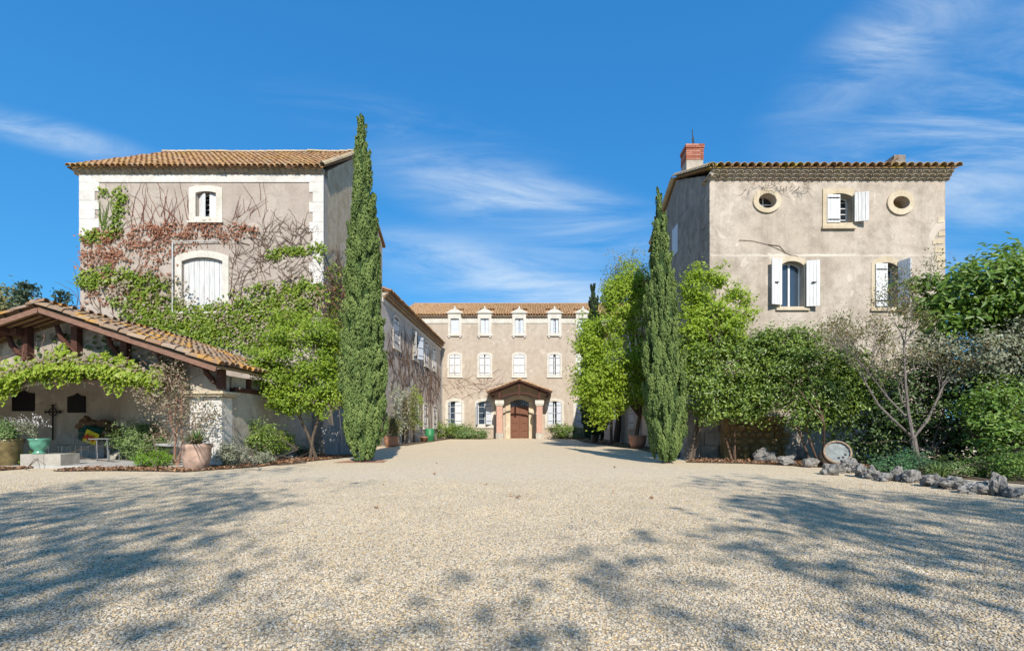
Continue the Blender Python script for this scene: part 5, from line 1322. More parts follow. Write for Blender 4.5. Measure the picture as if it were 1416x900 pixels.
def blades(name, base, label, n, h, spread, mat, cat='plant', group=None, wid=0.02, parent=None):
    t = thing(name, base, label, cat, group) if parent is None else parent
    V = []; T = []; R_ = []; base = Vector(base)
    for i in range(n):
        a = random.uniform(0, 2 * math.pi); L = h * random.uniform(0.6, 1.15); lean = random.uniform(0.1, 1.0) * spread
        d = np.array([math.cos(a), math.sin(a), 0]); s = np.array([-d[1], d[0], 0]) * wid * random.uniform(0.7, 1.3)
        b0 = np3(base) + d * random.uniform(0, 0.06) ; pts = []
        for k, f in enumerate((0, 0.35, 0.7, 1.0)):
            p = b0 + d * lean * L * f ** 1.6 + np.array([0, 0, L * (f - 0.45 * lean * f * f)])
            w_ = (1, 1, 0.7, 0.05)[k]; pts += [p - s * w_, p + s * w_]
        o = len(V); V += pts; R_ += [random.random()] * 8
        for k in range(3): T.append((o + 2 * k, o + 2 * k + 1, o + 2 * k + 3, o + 2 * k + 2))
    raw_mesh('leaves', np.array(V), np.array(T), mat, t, np.array(R_)); return t
blades('iris_clump', gnd(1327, 668) + Vector((0, 0.5, 0.0)), 'clump of pale strap leaves between the edging rocks and the hedge', 46, 0.42, 0.7, 'leaf_shrub')
blades('iris_clump', Vector((11.6, 10.2, 0)), 'fresh green strap leaves beside the upright edging rock', 50, 0.55, 0.6, 'leaf_fig')

for (x, y, rx, rz, mat, lab) in [(1308, 664, 0.45, 0.16, 'leaf_shrub', 'low grey green groundcover behind the middle edging rocks'), (1352, 662, 0.5, 0.2, 'leaf_laurel', 'low leafy groundcover before the fresh green shrub'), (1398, 664, 0.4, 0.28, 'leaf_fig', 'low bright plant behind the tall pointed rock')]:
    Y = 10.6 if x < 1380 else 9.9; X = (x - CX) / F * Y
    tree('groundcover', (X, Y, 0), [((X, Y, rz), (rx, 0.4, rz))], lab, mat, 80, 22, 0.11, 0.06, limbs=6, r=0.01, stems=4, cat='plant', cut=lambda P: P[:, 2] > 0.01, shell=(0.2, 1.0))
# ---- edging rocks
edge = [(1153, 657, 15, 11), (1166, 655, 9, 10), (1181, 654, 15, 13), (1196, 660, 14, 11), (1212, 663, 11, 11), (1228, 666, 12, 7), (1247, 666, 11, 14), (1266, 668, 14, 12), (1297, 674, 18, 13), (1329, 678, 19, 12), (1360, 684, 21, 13), (1391, 687, 11, 23), (1412, 690, 12, 11), (1378, 676, 10, 8)]
words = ['first', 'second', 'third', 'fourth', 'fifth', 'sixth', 'seventh', 'eighth', 'ninth', 'tenth', 'eleventh', 'tall pointed', 'last', 'small']
for k, (x, y, rx, rz) in enumerate(edge):
    p = gnd(x, y); Y = p.y + 0.12; k_ = Y / F
    lab = {11: 'tall pointed limestone rock standing upright in the bed edging', 12: 'limestone edging rock just past the tall pointed one', 13: 'small limestone rock tucked behind the row beside the tall pointed one', 0: 'limestone edging rock leaning under the tilted barrel, first of the row'}.get(k, f'{words[k]} jagged grey limestone rock of the bed edging counting from the barrel')
    sz = (rx * k_ * 0.8, rx * k_ * 0.62, rz * k_ * 0.82)
    o = rock('edging_rock', (p.x, Y, sz[2] * 0.72), sz, k + 1.3, sub=4, rough=0.42, rotz=random.uniform(0, 3) if rz < 20 else 0)
    tag(o, lab, 'rock', 'limestone edging rocks')
for k, (x, y, rx, rz) in enumerate([(1062, 640, 22, 14), (1095, 644, 16, 10), (1128, 647, 13, 10), (1035, 632, 16, 12), (1115, 638, 9, 14)]):
    p = gnd(x, y); Y = p.y + 0.25; k_ = Y / F
    o = rock('bed_rock', (p.x, Y, rz * k_ * 0.6), (rx * k_ * 0.72, rx * k_ * 0.5, rz * k_ * 0.72), k + 31.3, 'limestone', sub=3, rough=0.4)
    tag(o, ['broad brown rock at the foot of the ochre wall', 'flat rock beside the broad brown one under the laurel', 'rounded pale rock just before the tilted barrel', 'rock against the ochre wall nearest the cypress', 'upright narrow stone under the laurel by the barrel'][k], 'rock')
# ---- ochre garden wall remnant under the laurels: separate rough stones in mortar
ow = thing('ochre_wall', (7.6, 16.4, 0), 'low crumbling ochre stone wall in the shade below the laurels', 'wall')
b = MB(); b.box((7.75, 16.45, 0.75), (2.1, 0.4, 1.5)); b.build('mortar_core', 'ochre_wall', ow)
random.seed(5)
for r_ in range(6):
    x = 6.75 + random.uniform(0, 0.15)
    while x < 8.75:
        wd_ = random.uniform(0.18, 0.4)
        rock('stone', (x + wd_ / 2, 16.22, 0.14 + r_ * 0.24), (wd_ / 2 * 0.95, 0.1, 0.115), random.uniform(0, 99), 'ochre_wall', ow, 2, 0.2); x += wd_ + 0.02
gw = thing('block_wall', (6.0, 16.7, 0), 'short wall of grey dressed blocks behind the column cypress', 'wall')
for r_ in range(4):
    for c in range(2):
        b = MB(); b.box((5.72 + c * 0.62 + (0.12 if r_ % 2 else 0), 16.75, 0.24 + r_ * 0.47), (0.60, 0.34, 0.455)); b.build('block', 'plaster_grey', gw)
# ---- barrel lying tilted
bc = at(1155, 631, 13.1); t = thing('barrel', (bc.x, bc.y, 0), 'old wooden barrel tipped on its side with a pale blue grey end', 'barrel')
ax = Vector((-0.32, -0.80, 0.42)).normalized(); R3 = ax.to_track_quat('Z', 'Y').to_matrix()
rad = 0.36
b = MB()
for k in range(16):
    a0, a1 = 2 * math.pi * k / 16 + 0.012, 2 * math.pi * (k + 1) / 16 - 0.012; vs = []
    for z, rr in ((-0.55, 0.9), (-0.25, 1.06), (0.05, 1.06), (0.34, 0.94)):
        for a in (a0, a1):
            for q in (1.0, 0.88): vs.append(bc + R3 @ Vector((rad * rr * q * math.cos(a), rad * rr * q * math.sin(a), z)))
    fs_ = []
    for s in range(3):
        o = s * 4; fs_ += [(o, o + 2, o + 6, o + 4), (o + 1, o + 5, o + 7, o + 3), (o, o + 4, o + 5, o + 1), (o + 2, o + 3, o + 7, o + 6)]
    fs_ += [(0, 1, 3, 2), (12, 14, 15, 13)]
    s1 = MB(); s1.add(vs, fs_); s1.build('stave', 'barrel_wood', t)
b = MB(); b.lathe(bc + R3 @ Vector((0, 0, 0.24)), [(rad * 0.86, 0), (rad * 0.86, 0.04), (rad * 0.3, 0.045)], 28, R3); hd = b.build('head', 'barrel_end', t)
for dx, dy in ((0.02, -0.16), (0.12, -0.14), (0.18, -0.06)):
    b = MB(); b.lathe(bc + R3 @ Vector((dx, dy, 0.28)), [(0.032, 0), (0.032, 0.012), (0.01, 0.012)], 10, R3); b.build('bung_hole', 'dark_slate', hd)
for z, rr in ((0.22, 1.0), (-0.1, 1.07), (-0.4, 0.99)):
    b = MB(); b.lathe(bc + R3 @ Vector((0, 0, z)), [(rad * rr * 0.99, 0), (rad * rr * 1.015, 0.002), (rad * rr * 1.005, 0.05), (rad * rr * 0.985, 0.052)], 28, R3); b.build('hoop', 'iron', t)

# ================================================================== IVY AND CREEPERS
def wall_leaves(name, parent, Y, ells, size, mat, dens, off=(0.03, 0.16), aspect=0.8, seed=0):
    Ps, Ns, Rs = [], [], []
    for (cx, cy, rx, ry, n, ang) in ells:
        n = int(n * dens); k = Y / F
        # break each patch into clumps so that wall shows between
        nc = max(3, n // 9); th = rng.uniform(0, 2 * np.pi, nc); rr = np.sqrt(rng.uniform(0, 1, nc))
        ex_, ey_ = rr * np.cos(th) * rx, rr * np.sin(th) * ry
        ca, sa = math.cos(ang), math.sin(ang)
        X0, Y0 = cx + ex_ * ca - ey_ * sa, cy + ex_ * sa + ey_ * ca
        j = rng.integers(0, nc, n)
        px2 = X0[j] + rng.normal(size=n) * 3.6; py2 = Y0[j] + rng.normal(size=n) * 3.0
        d = rng.uniform(off[0], off[1], n)
        P = np.stack([(px2 - CX) * k, Y - d, H - (py2 - CY) * k], -1)
        Ps.append(P); Ns.append(np.array([0.1, -1, 0.55]) + rng.normal(size=(n, 3)) * 0.42); Rs.append(np.clip(rng.uniform(0, 1, nc)[j] * 0.55 + rng.uniform(0, 0.45, n), 0, 1))
    P = np.concatenate(Ps); leaf_obj(name, P, np.concatenate(Ns), size, mat, parent, aspect=aspect, fold=0.1, rnd=np.concatenate(Rs), tang=np.tile([0, 0, -1.0], (len(P), 1)) + rng.normal(size=P.shape) * 0.5)
def wall_stems(name, parent, Y, n, box, mat, rad, dirx=(-0.5, 0.5), L=(20, 60), wob=0.35, up=1.0, off=0.02, branch=0.5, avoid=((243, 317, 347, 432), (266, 304, 260, 303))):
    b = MB(); k = Y / F
    for i in range(n):
        x, y = random.uniform(box[0], box[1]), random.uniform(box[2], box[3])
        a = random.uniform(*dirx); ln = random.uniform(*L); st = 4.0; pts = []
        while ln > 0:
            pts.append(Vector(((x - CX) * k, Y - off - random.uniform(0, 0.015), H - (y - CY) * k)))
            if avoid and any(r[0] < x < r[1] and r[2] < y < r[3] for r in avoid): break
            x += st * math.sin(a); y -= st * math.cos(a) * up; a += random.gauss(0, wob) * 0.5; ln -= st
        if len(pts) > 2: b.tube(pts, [rad * (1 - 0.7 * j / len(pts)) for j in range(len(pts))], 4, False)
    b.build(name, mat, parent)
random.seed(3)
ivy = thing('ivy', (-14, TY - 0.05, 0), 'green ivy covering the lower front of the square house above the shed roof', 'climbing plant')
wall_leaves('leaves', ivy, TY, [(150, 385, 42, 13, 650, -0.05), (205, 395, 36, 14, 600, 0.1), (215, 420, 42, 14, 600, 0.15), (270, 440, 80, 14, 1500, 0.05), (340, 440, 80, 26, 2600, 0.0), (410, 420, 42, 26, 1300, -0.2), (300, 465, 110, 16, 2100, 0.15), (240, 450, 60, 14, 800, 0.2), (375, 400, 60, 8, 280, -0.15), (190, 430, 40, 16, 450, 0.3), (130, 392, 22, 10, 260, 0)], 0.125, 'leaf_ivy', 0.78)
wall_leaves('leaves', ivy, TY, [(405, 349, 46, 4.5, 300, -0.19), (160, 300, 3, 38, 130, 0.1), (147, 322, 24, 4, 110, -0.1), (172, 285, 3, 30, 60, -0.12), (140, 328, 26, 7, 160, 0), (150, 268, 10, 3, 30, 0.3), (445, 345, 8, 20, 70, 0.2), (433, 398, 14, 14, 160, 0)], 0.125, 'leaf_ivy', 1.0, off=(0.02, 0.1))
wall_leaves('withered_leaves', ivy, TY, [(300, 445, 140, 30, 700, 0.05), (200, 405, 70, 26, 350, 0.1), (400, 410, 46, 24, 200, 0)], 0.11, 'leaf_dry', 1.0, off=(0.08, 0.2))
wall_stems('stems', ivy, TY, 60, (120, 445, 420, 480), 'stem', 0.018, (-0.9, 0.9), (40, 110))
wall_stems('stems', ivy, TY, 34, (140, 165, 300, 330), 'leaf_vine', 0.014, (-0.5, 0.6), (15, 55))
creeper = thing('dry_creeper', (-15, TY - 0.04, 0), 'rusty half dead creeper round the windows of the square house', 'climbing plant')
wall_leaves('leaves', creeper, TY, [(270, 318, 75, 11, 1100, 0.0), (190, 345, 55, 32, 1500, -0.1), (150, 350, 38, 30, 650, 0), (225, 330, 50, 20, 700, 0), (135, 372, 24, 24, 320, 0), (330, 325, 40, 9, 260, -0.05), (170, 405, 50, 14, 350, 0), (125, 335, 14, 22, 200, 0), (215, 372, 26, 14, 260, 0), (130, 420, 20, 16, 90, 0)], 0.10, 'leaf_red', 0.42, off=(0.02, 0.10))
wall_stems('stems', creeper, TY, 44, (180, 300, 300, 330), 'red_stem', 0.013, (-0.65, 0.45), (20, 75), 0.25)
wall_stems('stems', creeper, TY, 14, (320, 350, 290, 310), 'red_stem', 0.010, (-0.2, 0.9), (10, 35), 0.3)
wall_stems('stems', creeper, TY, 240, (320, 440, 315, 410), 'stem', 0.011, (-1.5, 1.5), (14, 42), 0.55)
wall_stems('stems', creeper, TY, 110, (116, 330, 320, 425), 'dry_stem', 0.012, (-1.2, 1.2), (18, 46), 0.5)
wall_stems('stems', creeper, TY, 3, (360, 375, 250, 300), 'red_stem', 0.010, (-0.4, 0.2), (40, 60), 0.25)
def side_stems(name, parent, X, n, yr_, zr, mat, rad, wob=0.5, L=(0.6, 2.2), a0=(-1.3, 1.3), sgn=1):
    b = MB()
    for i in range(n):
        y, z = random.uniform(*yr_), random.uniform(*zr); a = random.uniform(*a0); ln = random.uniform(*L); pts = []
        while ln > 0:
            pts.append(Vector((X + sgn * random.uniform(0.012, 0.035), y, z))); y += 0.14 * math.sin(a); z += 0.14 * math.cos(a); a += random.gauss(0, wob) * 0.5; ln -= 0.14
        if len(pts) > 2: b.tube(pts, [rad * (1 - 0.6 * j / len(pts)) for j in range(len(pts))], 4, False)
    b.build(name, mat, parent)
sidecr = thing('gable_creeper', (TX1, 22, 0), 'dark red and green creeper on the shaded gable behind the tall cypress', 'climbing plant')
side_stems('stems', sidecr, TX1, 120, (20, 25), (4, 8.6), 'stem', 0.015)
n = 1500; P = np.stack([np.full(n, TX1 + 0.05) + rng.uniform(0, 0.1, n), rng.normal(21.3, 0.9, n), rng.uniform(4.0, 8.2, n) - rng.uniform(0, 1, n)], -1)
leaf_obj('leaves', P, np.array([1, -0.4, 0.4]) + rng.normal(size=(n, 3)) * 0.4, 0.13, 'leaf_red', sidecr)
n = 600; P = np.stack([np.full(n, TX1 + 0.08) + rng.uniform(0, 0.1, n), rng.normal(20.6, 0.5, n), rng.uniform(3.5, 8.3, n)], -1)
leaf_obj('leaves', P, np.array([1, -0.4, 0.4]) + rng.normal(size=(n, 3)) * 0.4, 0.13, 'leaf_ivy', sidecr)
wcr = thing('bare_vine', (WX, 36, 0), 'leafless vine stems netting the shaded wall of the left wing', 'climbing plant')
side_stems('stems', wcr, WX, 190, (29, 45.5), (3.2, 6.0), 'stem', 0.018, 0.6, (1.0, 3.2))
side_stems('stems', wcr, WX, 26, (31, 45.5), (0.2, 3.5), 'stem', 0.035, 0.25, (2.0, 4.5), (-0.3, 0.3))
side_stems('stems', wcr, WX, 36, (29.5, 38), (6.0, 8.0), 'stem', 0.014, 0.5, (0.6, 1.6))
mcr = thing('bare_vine', (-4, MY, 0), 'faint leafless vine stems on the sunlit front of the main house', 'climbing plant')
wall_stems('stems', mcr, MY, 70, (612, 690, 525, 552), 'dry_stem', 0.012, (-1.5, 1.5), (10, 34), 0.5)
rcr = thing('bare_vine', (9, RY, 9), 'dry vine twigs hanging from the triple eave of the beige house', 'climbing plant')
wall_stems('stems', rcr, RY - 0.30, 40, (1040, 1130, 240, 252), 'stem', 0.008, (1.2, 4.4), (8, 26), 0.6)
wall_stems('stems', rcr, RY, 10, (1030, 1110, 252, 262), 'stem', 0.008, (2.2, 4.0), (8, 22), 0.4)
b = MB(); pts = [at(1022, 332, RY - 0.02), at(1040, 333, RY - 0.02), at(1062, 338, RY - 0.02), at(1080, 346, RY - 0.02), at(1092, 352, RY - 0.02), at(1104, 355, RY - 0.02)]; b.tube(pts, 0.008, 5)
b.tube([pts[2], at(1078, 340, RY - 0.02), at(1086, 349, RY - 0.02)], 0.010, 5); b.build('runner', 'stem', rcr)

# green vine on the shed's arch, dry climber by the pier
random.seed(8)
vine = thing('shed_vine', (-13.5, SY - 0.2, 2.2), 'bright green vine draped along the arched lintel of the open shed', 'climbing plant')
P_, N2, R2 = [], [], []
cur = [(-60, 528), (0, 522), (30, 512), (70, 502), (105, 501), (150, 507), (190, 515), (228, 524)]
cx0, cy0 = zip(*cur)
n = 6600; xx = np.concatenate([rng.uniform(-55, 226, 4600), (rng.integers(0, 40, 2000) * 7.1 - 55) + rng.normal(size=2000) * 2.5]); yy = np.interp(xx, cx0, cy0) + np.clip(rng.normal(size=n), -2, 2.1) * (9.5 + 3.5 * np.sin(xx * 0.083 + 1) + 2.0 * np.sin(xx * 0.31)) + 3 * np.sin(xx * 0.13) + 2 * np.sin(xx * 0.47) + 6
YY = SY - 0.32 - rng.uniform(0, 0.3, n) * (1 - np.clip(np.abs(yy - np.interp(xx, cx0, cy0) - 8) / 25, 0, 1))
P = np.stack([(xx - CX) / F * YY, YY, H - (yy - CY) / F * YY], -1)
leaf_obj('leaves', P, np.array([0, -0.9, 0.8]) + rng.normal(size=(n, 3)) * 0.4, rng.uniform(0.07, 0.14, n), 'leaf_vine', vine, aspect=0.9, rnd=np.clip(0.35 * np.sin(xx * 0.31 + yy * 0.4) * 0.5 + 0.3 + rng.uniform(0, 0.5, n), 0, 1), tang=np.tile([0, -0.3, -1.0], (n, 1)))
n = 420; xx = rng.uniform(-30, 200, n); yy = np.interp(xx, cx0, cy0) + rng.normal(size=n) * 6 - 2; YY = SY - 0.5
P = np.stack([(xx - CX) / F * YY, np.full(n, YY), H - (yy - CY) / F * YY], -1)
leaf_obj('withered_leaves', P, np.array([0, -0.9, 0.6]) + rng.normal(size=(n, 3)) * 0.5, 0.09, 'leaf_dry', vine, aspect=0.8)
wall_stems('stems', vine, SY - 0.25, 26, (-20, 220, 500, 535), 'dry_stem', 0.013, (-1.8, 1.8), (16, 60), 0.4)
wall_stems('tendrils', vine, SY - 0.4, 16, (10, 215, 520, 530), 'leaf_silver', 0.012, (2.8, 3.5), (10, 20), 0.6)
n = 620; xx = rng.uniform(20, 240, n); yy = rng.uniform(455, 505, n) + (xx - 60) * 0.12; ok = rng.uniform(0, 1, n) < 0.25 + 0.75 * (np.sin(xx * 0.09) > 0.2); xx, yy = xx[ok], yy[ok]; n = len(xx)
P = np.stack([(xx - CX) / F * (SY - 0.05), np.full(n, SY - 0.05), H - (yy - CY) / F * (SY - 0.05)], -1); kz = np.array([roofz(p[0]) - 0.2 > p[2] for p in P])
leaf_obj('leaves', P[kz], np.array([0, -1, 0.4]) + rng.normal(size=(int(kz.sum()), 3)) * 0.4, 0.10, 'leaf_dark', vine, aspect=0.8)
# dry climber
dc = thing('dry_climber', Vector((-9.75, SY - 0.35, 0)), 'straggly half dry climber with curled brown leaves trained up the shed pier', 'climbing plant')
b = MB(); tips = []
for k in range(3):
    x = -9.75 + random.gauss(0, 0.06); pts = [Vector((x, SY - 0.35, 0.0))]
    for j in range(8): pts.append(pts[-1] + Vector((random.gauss(0.0, 0.05) - (0.04 if k == 0 else -0.02), random.gauss(0, 0.03), 0.30)))
    b.tube(pts, [0.03 * (1 - 0.07 * j) for j in range(9)], 6)
    for j in range(3, 9):
        for q in range(2): grow(b, pts[j], Vector((random.gauss(0, 0.9), random.gauss(-0.1, 0.25), random.gauss(0.35, 0.4))), random.uniform(0.25, 0.5), 0.010, 2, tips, 0.6, 0.1, 3, (2, 2), 0.75, 4, 0.3, 0.003)
b.build('stems', 'dry_stem', dc)
tp = np.array([np3(p) for p, d in tips]); ks = rng.integers(0, len(tp), 1500); P = tp[ks] + rng.normal(size=(1500, 3)) * np.array([0.09, 0.06, 0.09])
leaf_obj('leaves', P, rng.normal(size=P.shape) + np.array([0, -0.6, 0.3]), 0.065, 'leaf_dry', dc, aspect=0.6)
n = 900; xx = np.concatenate([rng.normal(215, 16, 500), rng.normal(232, 12, 400)]); yy = np.concatenate([rng.normal(545, 9, 500), rng.normal(505, 18, 400)]); YY = SY - 0.45
P = np.stack([(xx - CX) / F * YY, np.full(n, YY) + rng.normal(size=n) * 0.08, H - (yy - CY) / F * YY], -1)
leaf_obj('leaves', P, rng.normal(size=P.shape) + np.array([0, -0.7, 0.4]), 0.075, 'leaf_dry', dc, aspect=0.6)
n = 500; xx = rng.normal(285, 14, n); yy = rng.normal(572, 16, n); YY = SY - 0.5
P = np.stack([(xx - CX) / F * YY, np.full(n, YY) + rng.normal(size=n) * 0.1, H - (yy - CY) / F * YY], -1)
leaf_obj('leaves', P, rng.normal(size=P.shape) + np.array([0, -0.7, 0.4]), 0.07, 'leaf_dry', dc, aspect=0.6)

# ================================================================== THINGS ROUND THE SHED
def pot(name, c, prof, mat, label, cat='pot', soil_r=None, soil_z=None, n=24):
    t = thing(name, c, label, cat)
    b = MB(); b.lathe(c, prof, n); b.build('body', mat, t, True)
    if soil_r:
        b = MB(); b.lathe(Vector(c) + Vector((0, 0, soil_z)), [(soil_r, 0), (soil_r, 0.01), (0.01, 0.02)], n); b.build('soil', 'soil', t)
    return t
random.seed(31)
pc_ = gnd(264, 650.5) + Vector((0, 0.2, 0.0))
k_ = pc_.y / F
pot('terracotta_planter', (pc_.x, pc_.y, 0), [(0.22, 0), (0.26, 0.03), (0.32, 0.32), (0.335, 0.56), (0.365, 0.60), (0.37, 0.68), (0.335, 0.69), (0.31, 0.62), (0.30, 0.54)], 'pale_terracotta', 'large weathered terracotta planter standing before the shed pier', 'planter', 0.305, 0.60)
t = thing('agapanthus', (pc_.x, pc_.y, 0.61), 'strap leaved plant with withered skirts growing in the large terracotta planter', 'plant')
blades('agapanthus', (pc_.x, pc_.y, 0.61), '', 120, 0.50, 1.1, 'leaf_shrub', parent=t, wid=0.016)
blades('agapanthus', (pc_.x, pc_.y - 0.08, 0.64), '', 90, 0.52, 2.6, 'leaf_dry', parent=t, wid=0.016)
def bush(name, c, r, label, mat, ncl, per, cr, leaf, cat='bush', h=None, stems=5, aspect=0.5, group=None):
    h = h or r[2]
    return tree(name, (c[0], c[1], 0), [((c[0], c[1], h), r)], label, mat, ncl, per, cr, leaf, limbs=10, r=0.018, stems=stems, cat=cat, cut=lambda P: P[:, 2] > 0.01, shell=(0.2, 1.0), aspect=aspect, group=group)
c = gnd(203, 648); bush('box_ball', (c.x, c.y + 0.25, 0), (0.5, 0.36, 0.22), 'low bright green mound of foliage beside the terracotta planter', 'leaf_bright', 130, 30, 0.09, 0.04, h=0.22)
c = gnd(190, 640); bush('flowering_shrub', (c.x + 0.0, c.y + 0.1, 0), (0.78, 0.5, 0.68), 'loose grey green flowering shrub between the table and the planter', 'leaf_shrub', 300, 26, 0.15, 0.06, h=0.66)
o = leaf_obj('white_flowers', np.stack([rng.normal(c.x, 0.35, 70), rng.normal(c.y, 0.2, 70), rng.normal(1.22, 0.13, 70)], -1), rng.normal(size=(70, 3)), 0.05, 'flower_white', bpy.data.objects['flowering_shrub'])
c = gnd(235, 640); bush('flowering_shrub', (c.x, c.y + 0.2, 0), (0.55, 0.45, 0.55), 'darker leafy shrub close against the terracotta planter', 'leaf_shrub', 130, 26, 0.14, 0.06, h=0.5)
c = gnd(345, 640); bush('pier_shrub', (c.x + 0.1, c.y + 0.3, 0), (0.80, 0.55, 0.55), 'rounded mid green shrub against the side wall of the shed', 'leaf_laurel', 240, 28, 0.17, 0.06, h=0.72)
c = gnd(385, 636); bush('pier_shrub', (c.x, c.y + 0.2, 0), (0.42, 0.35, 0.42), 'paler yellowish shrub to the right of the rounded shed wall shrub', 'leaf_vine', 90, 22, 0.14, 0.06, h=0.62)
c = gnd(320, 645); bush('grey_herb', (c.x, c.y, 0), (0.38, 0.3, 0.34), 'grey green herb at the foot of the shed pier', 'leaf_silver', 90, 26, 0.1, 0.05, h=0.34, cat='plant')
c = gnd(360, 643); bush('grey_herb', (c.x, c.y, 0), (0.42, 0.25, 0.2), 'low whitish herb spreading under the rounded shed wall shrub', 'leaf_silver', 80, 24, 0.09, 0.045, h=0.18, cat='plant')
c = gnd(420, 632); bush('grey_herb', (c.x, c.y + 0.1, 0), (0.4, 0.25, 0.2), 'small dark leafy plant at the far end of the shed wall', 'leaf_dark', 70, 22, 0.1, 0.05, h=0.18, cat='plant')
# small border stones by the shed bed
for k, (x, y, r_, lab) in enumerate([(345, 641, 0.16, 'weathered whitish stone under the rounded shed shrub'), (402, 635, 0.10, 'small pale stone near the shed wall end'), (413, 633, 0.09, 'small pale border stone second from the leaning planks'), (425, 632, 0.1, 'small pale border stone nearest the leaning planks'), (160, 637, 0.2, 'squarish pale stone beneath the flowering shrub')]):
    p = gnd(x, y); tag(rock('border_stone', (p.x, p.y, r_ * 0.6), (r_, r_ * 0.8, r_ * 0.8), k + 60.2, 'stone_pale', rough=0.3), lab, 'rock')
# stone bench block with urn, olive pot
bx = gnd(50, 644); b = MB(); p0 = at(31, 644, 12.9); p1 = at(86.5, 644, 12.9)
t = thing('stone_bench', ((p0.x + p1.x) / 2, 13.0, 0), 'low pale stone block bench carrying the green urn', 'bench')
for a, e in ((p0.x, p0.x + (p1.x - p0.x) * 0.58), (p0.x + (p1.x - p0.x) * 0.58 + 0.012, p1.x)):
    b = MB(); b.box(((a + e) / 2, 13.12, 0.19), (e - a, 0.55, 0.38)); b.build('block', 'stone_pale', t)
uc = at(52, 0, 13.05)
pot('green_urn', (uc.x, 13.1, 0.38), [(0.14, 0), (0.155, 0.03), (0.10, 0.06), (0.11, 0.09), (0.18, 0.17), (0.21, 0.29), (0.205, 0.35), (0.235, 0.39), (0.24, 0.42), (0.20, 0.425), (0.185, 0.37)], 'green_glaze', 'glossy turquoise green urn on the stone bench', 'urn', 0.185, 0.38)
t = thing('lavender', (uc.x - 0.25, 13.1, 0.8), 'wispy pale lavender growing out of the green urn', 'plant')
n = 700; a = rng.uniform(0, 2 * np.pi, n); q = rng.uniform(0, 1, n) ** 0.7
P = np.stack([uc.x - 0.42 * q - 0.05 + np.cos(a) * 0.28 * q, 13.1 + np.sin(a) * 0.25 * q, 0.82 + 0.42 * q + rng.normal(size=n) * 0.06], -1); leaf_obj('leaves', P, rng.normal(size=(n, 3)), 0.09, 'leaf_silver', t, aspect=0.2, tang=np.stack([np.cos(a) - 0.5, np.sin(a), np.full(n, 1.2)], -1))
n = 160; P = np.stack([uc.x - 0.35 + rng.normal(size=n) * 0.28, 13.1 + rng.normal(size=n) * 0.12, 1.25 + rng.normal(size=n) * 0.09], -1); leaf_obj('flower_spikes', P, rng.normal(size=(n, 3)), 0.075, 'flower_white', t, aspect=0.25, tang=np.tile([-0.4, 0, 1.0], (n, 1)))['kind'] = 'stuff'
oc = at(12, 0, 13.0); pot('olive_pot', (oc.x, 13.0, 0.0), [(0.17, 0), (0.19, 0.03), (0.26, 0.3), (0.29, 0.66), (0.32, 0.72), (0.32, 0.79), (0.28, 0.80), (0.27, 0.74)], 'olive_glaze', 'large olive and ochre glazed pot at the left edge', 'pot', 0.27, 0.74)
tree('pot_plant', (oc.x, 13.0, 0.76), [((oc.x - 0.15, 12.9, 0.95), (0.42, 0.35, 0.26))], 'trailing leafy plant spilling from the olive glazed pot', 'leaf_shrub', 90, 22, 0.12, 0.06, limbs=6, r=0.012, cat='plant')
c = gnd(20, 640); bush('bed_plant', (c.x - 0.2, c.y - 0.35, 0), (0.5, 0.25, 0.3), 'low leafy plant with yellowing leaves in front of the olive pot', 'leaf_vine', 70, 22, 0.12, 0.055, h=0.25, cat='plant')
c = gnd(42, 645); bush('bed_plant', (c.x + 0.05, c.y, 0), (0.35, 0.2, 0.16), 'small green plant in the leaf litter before the stone bench', 'leaf_bright', 50, 20, 0.09, 0.045, h=0.14, cat='plant')
# wire chairs
def wire_chair(x, Y, rot, label):
    t = thing('wire_chair', (x, Y, 0.07), label, 'chair', 'wire garden chairs'); R = Matrix.Rotation(rot, 3, 'Z')
    W = lambda p: Vector((x, Y, 0.07)) + R @ Vector(p)
    for sx in (-1, 1):
        b = MB(); b.tube([W((sx * 0.2, -0.2, 0)), W((sx * 0.19, -0.18, 0.43))], 0.013, 6); b.build('leg', 'pale_metal', t)
        b = MB(); b.tube([W((sx * 0.18, 0.22, 0)), W((sx * 0.17, 0.17, 0.43))], 0.013, 6); b.build('leg', 'pale_metal', t)
    b = MB(); b.tube([W((0.2 * math.cos(a), 0.2 * math.sin(a), 0.44)) for a in np.linspace(0, 2 * math.pi, 25)], 0.013, 6)
    for k in range(-3, 4): b.tube([W((k * 0.05, -math.sqrt(max(0, 0.04 - (k * 0.05) ** 2)), 0.44)), W((k * 0.05, math.sqrt(max(0, 0.04 - (k * 0.05) ** 2)), 0.44))], 0.006, 5)
    b.build('seat', 'grey_metal', t)
    b = MB(); b.tube([W((0.22 * math.cos(a), 0.18, 0.62 + 0.24 * math.sin(a))) for a in np.linspace(-0.9, math.pi + 0.9, 25)], 0.013, 6)
    for k in range(1, 4): b.tube([W((0.22 * k / 4 * math.cos(a), 0.18, 0.62 + 0.24 * k / 4 * math.sin(a))) for a in np.linspace(0, 2 * math.pi, 17)], 0.006, 5)
    b.build('backrest', 'grey_metal', t)
cc = at(83, 0, 15.7); wire_chair(cc.x, 15.7, 0.15, 'round backed wire garden chair under the iron cross')
cc = at(108, 0, 15.5); wire_chair(cc.x, 15.75, 1.2, 'second wire garden chair turned sideways beside the grey chest')
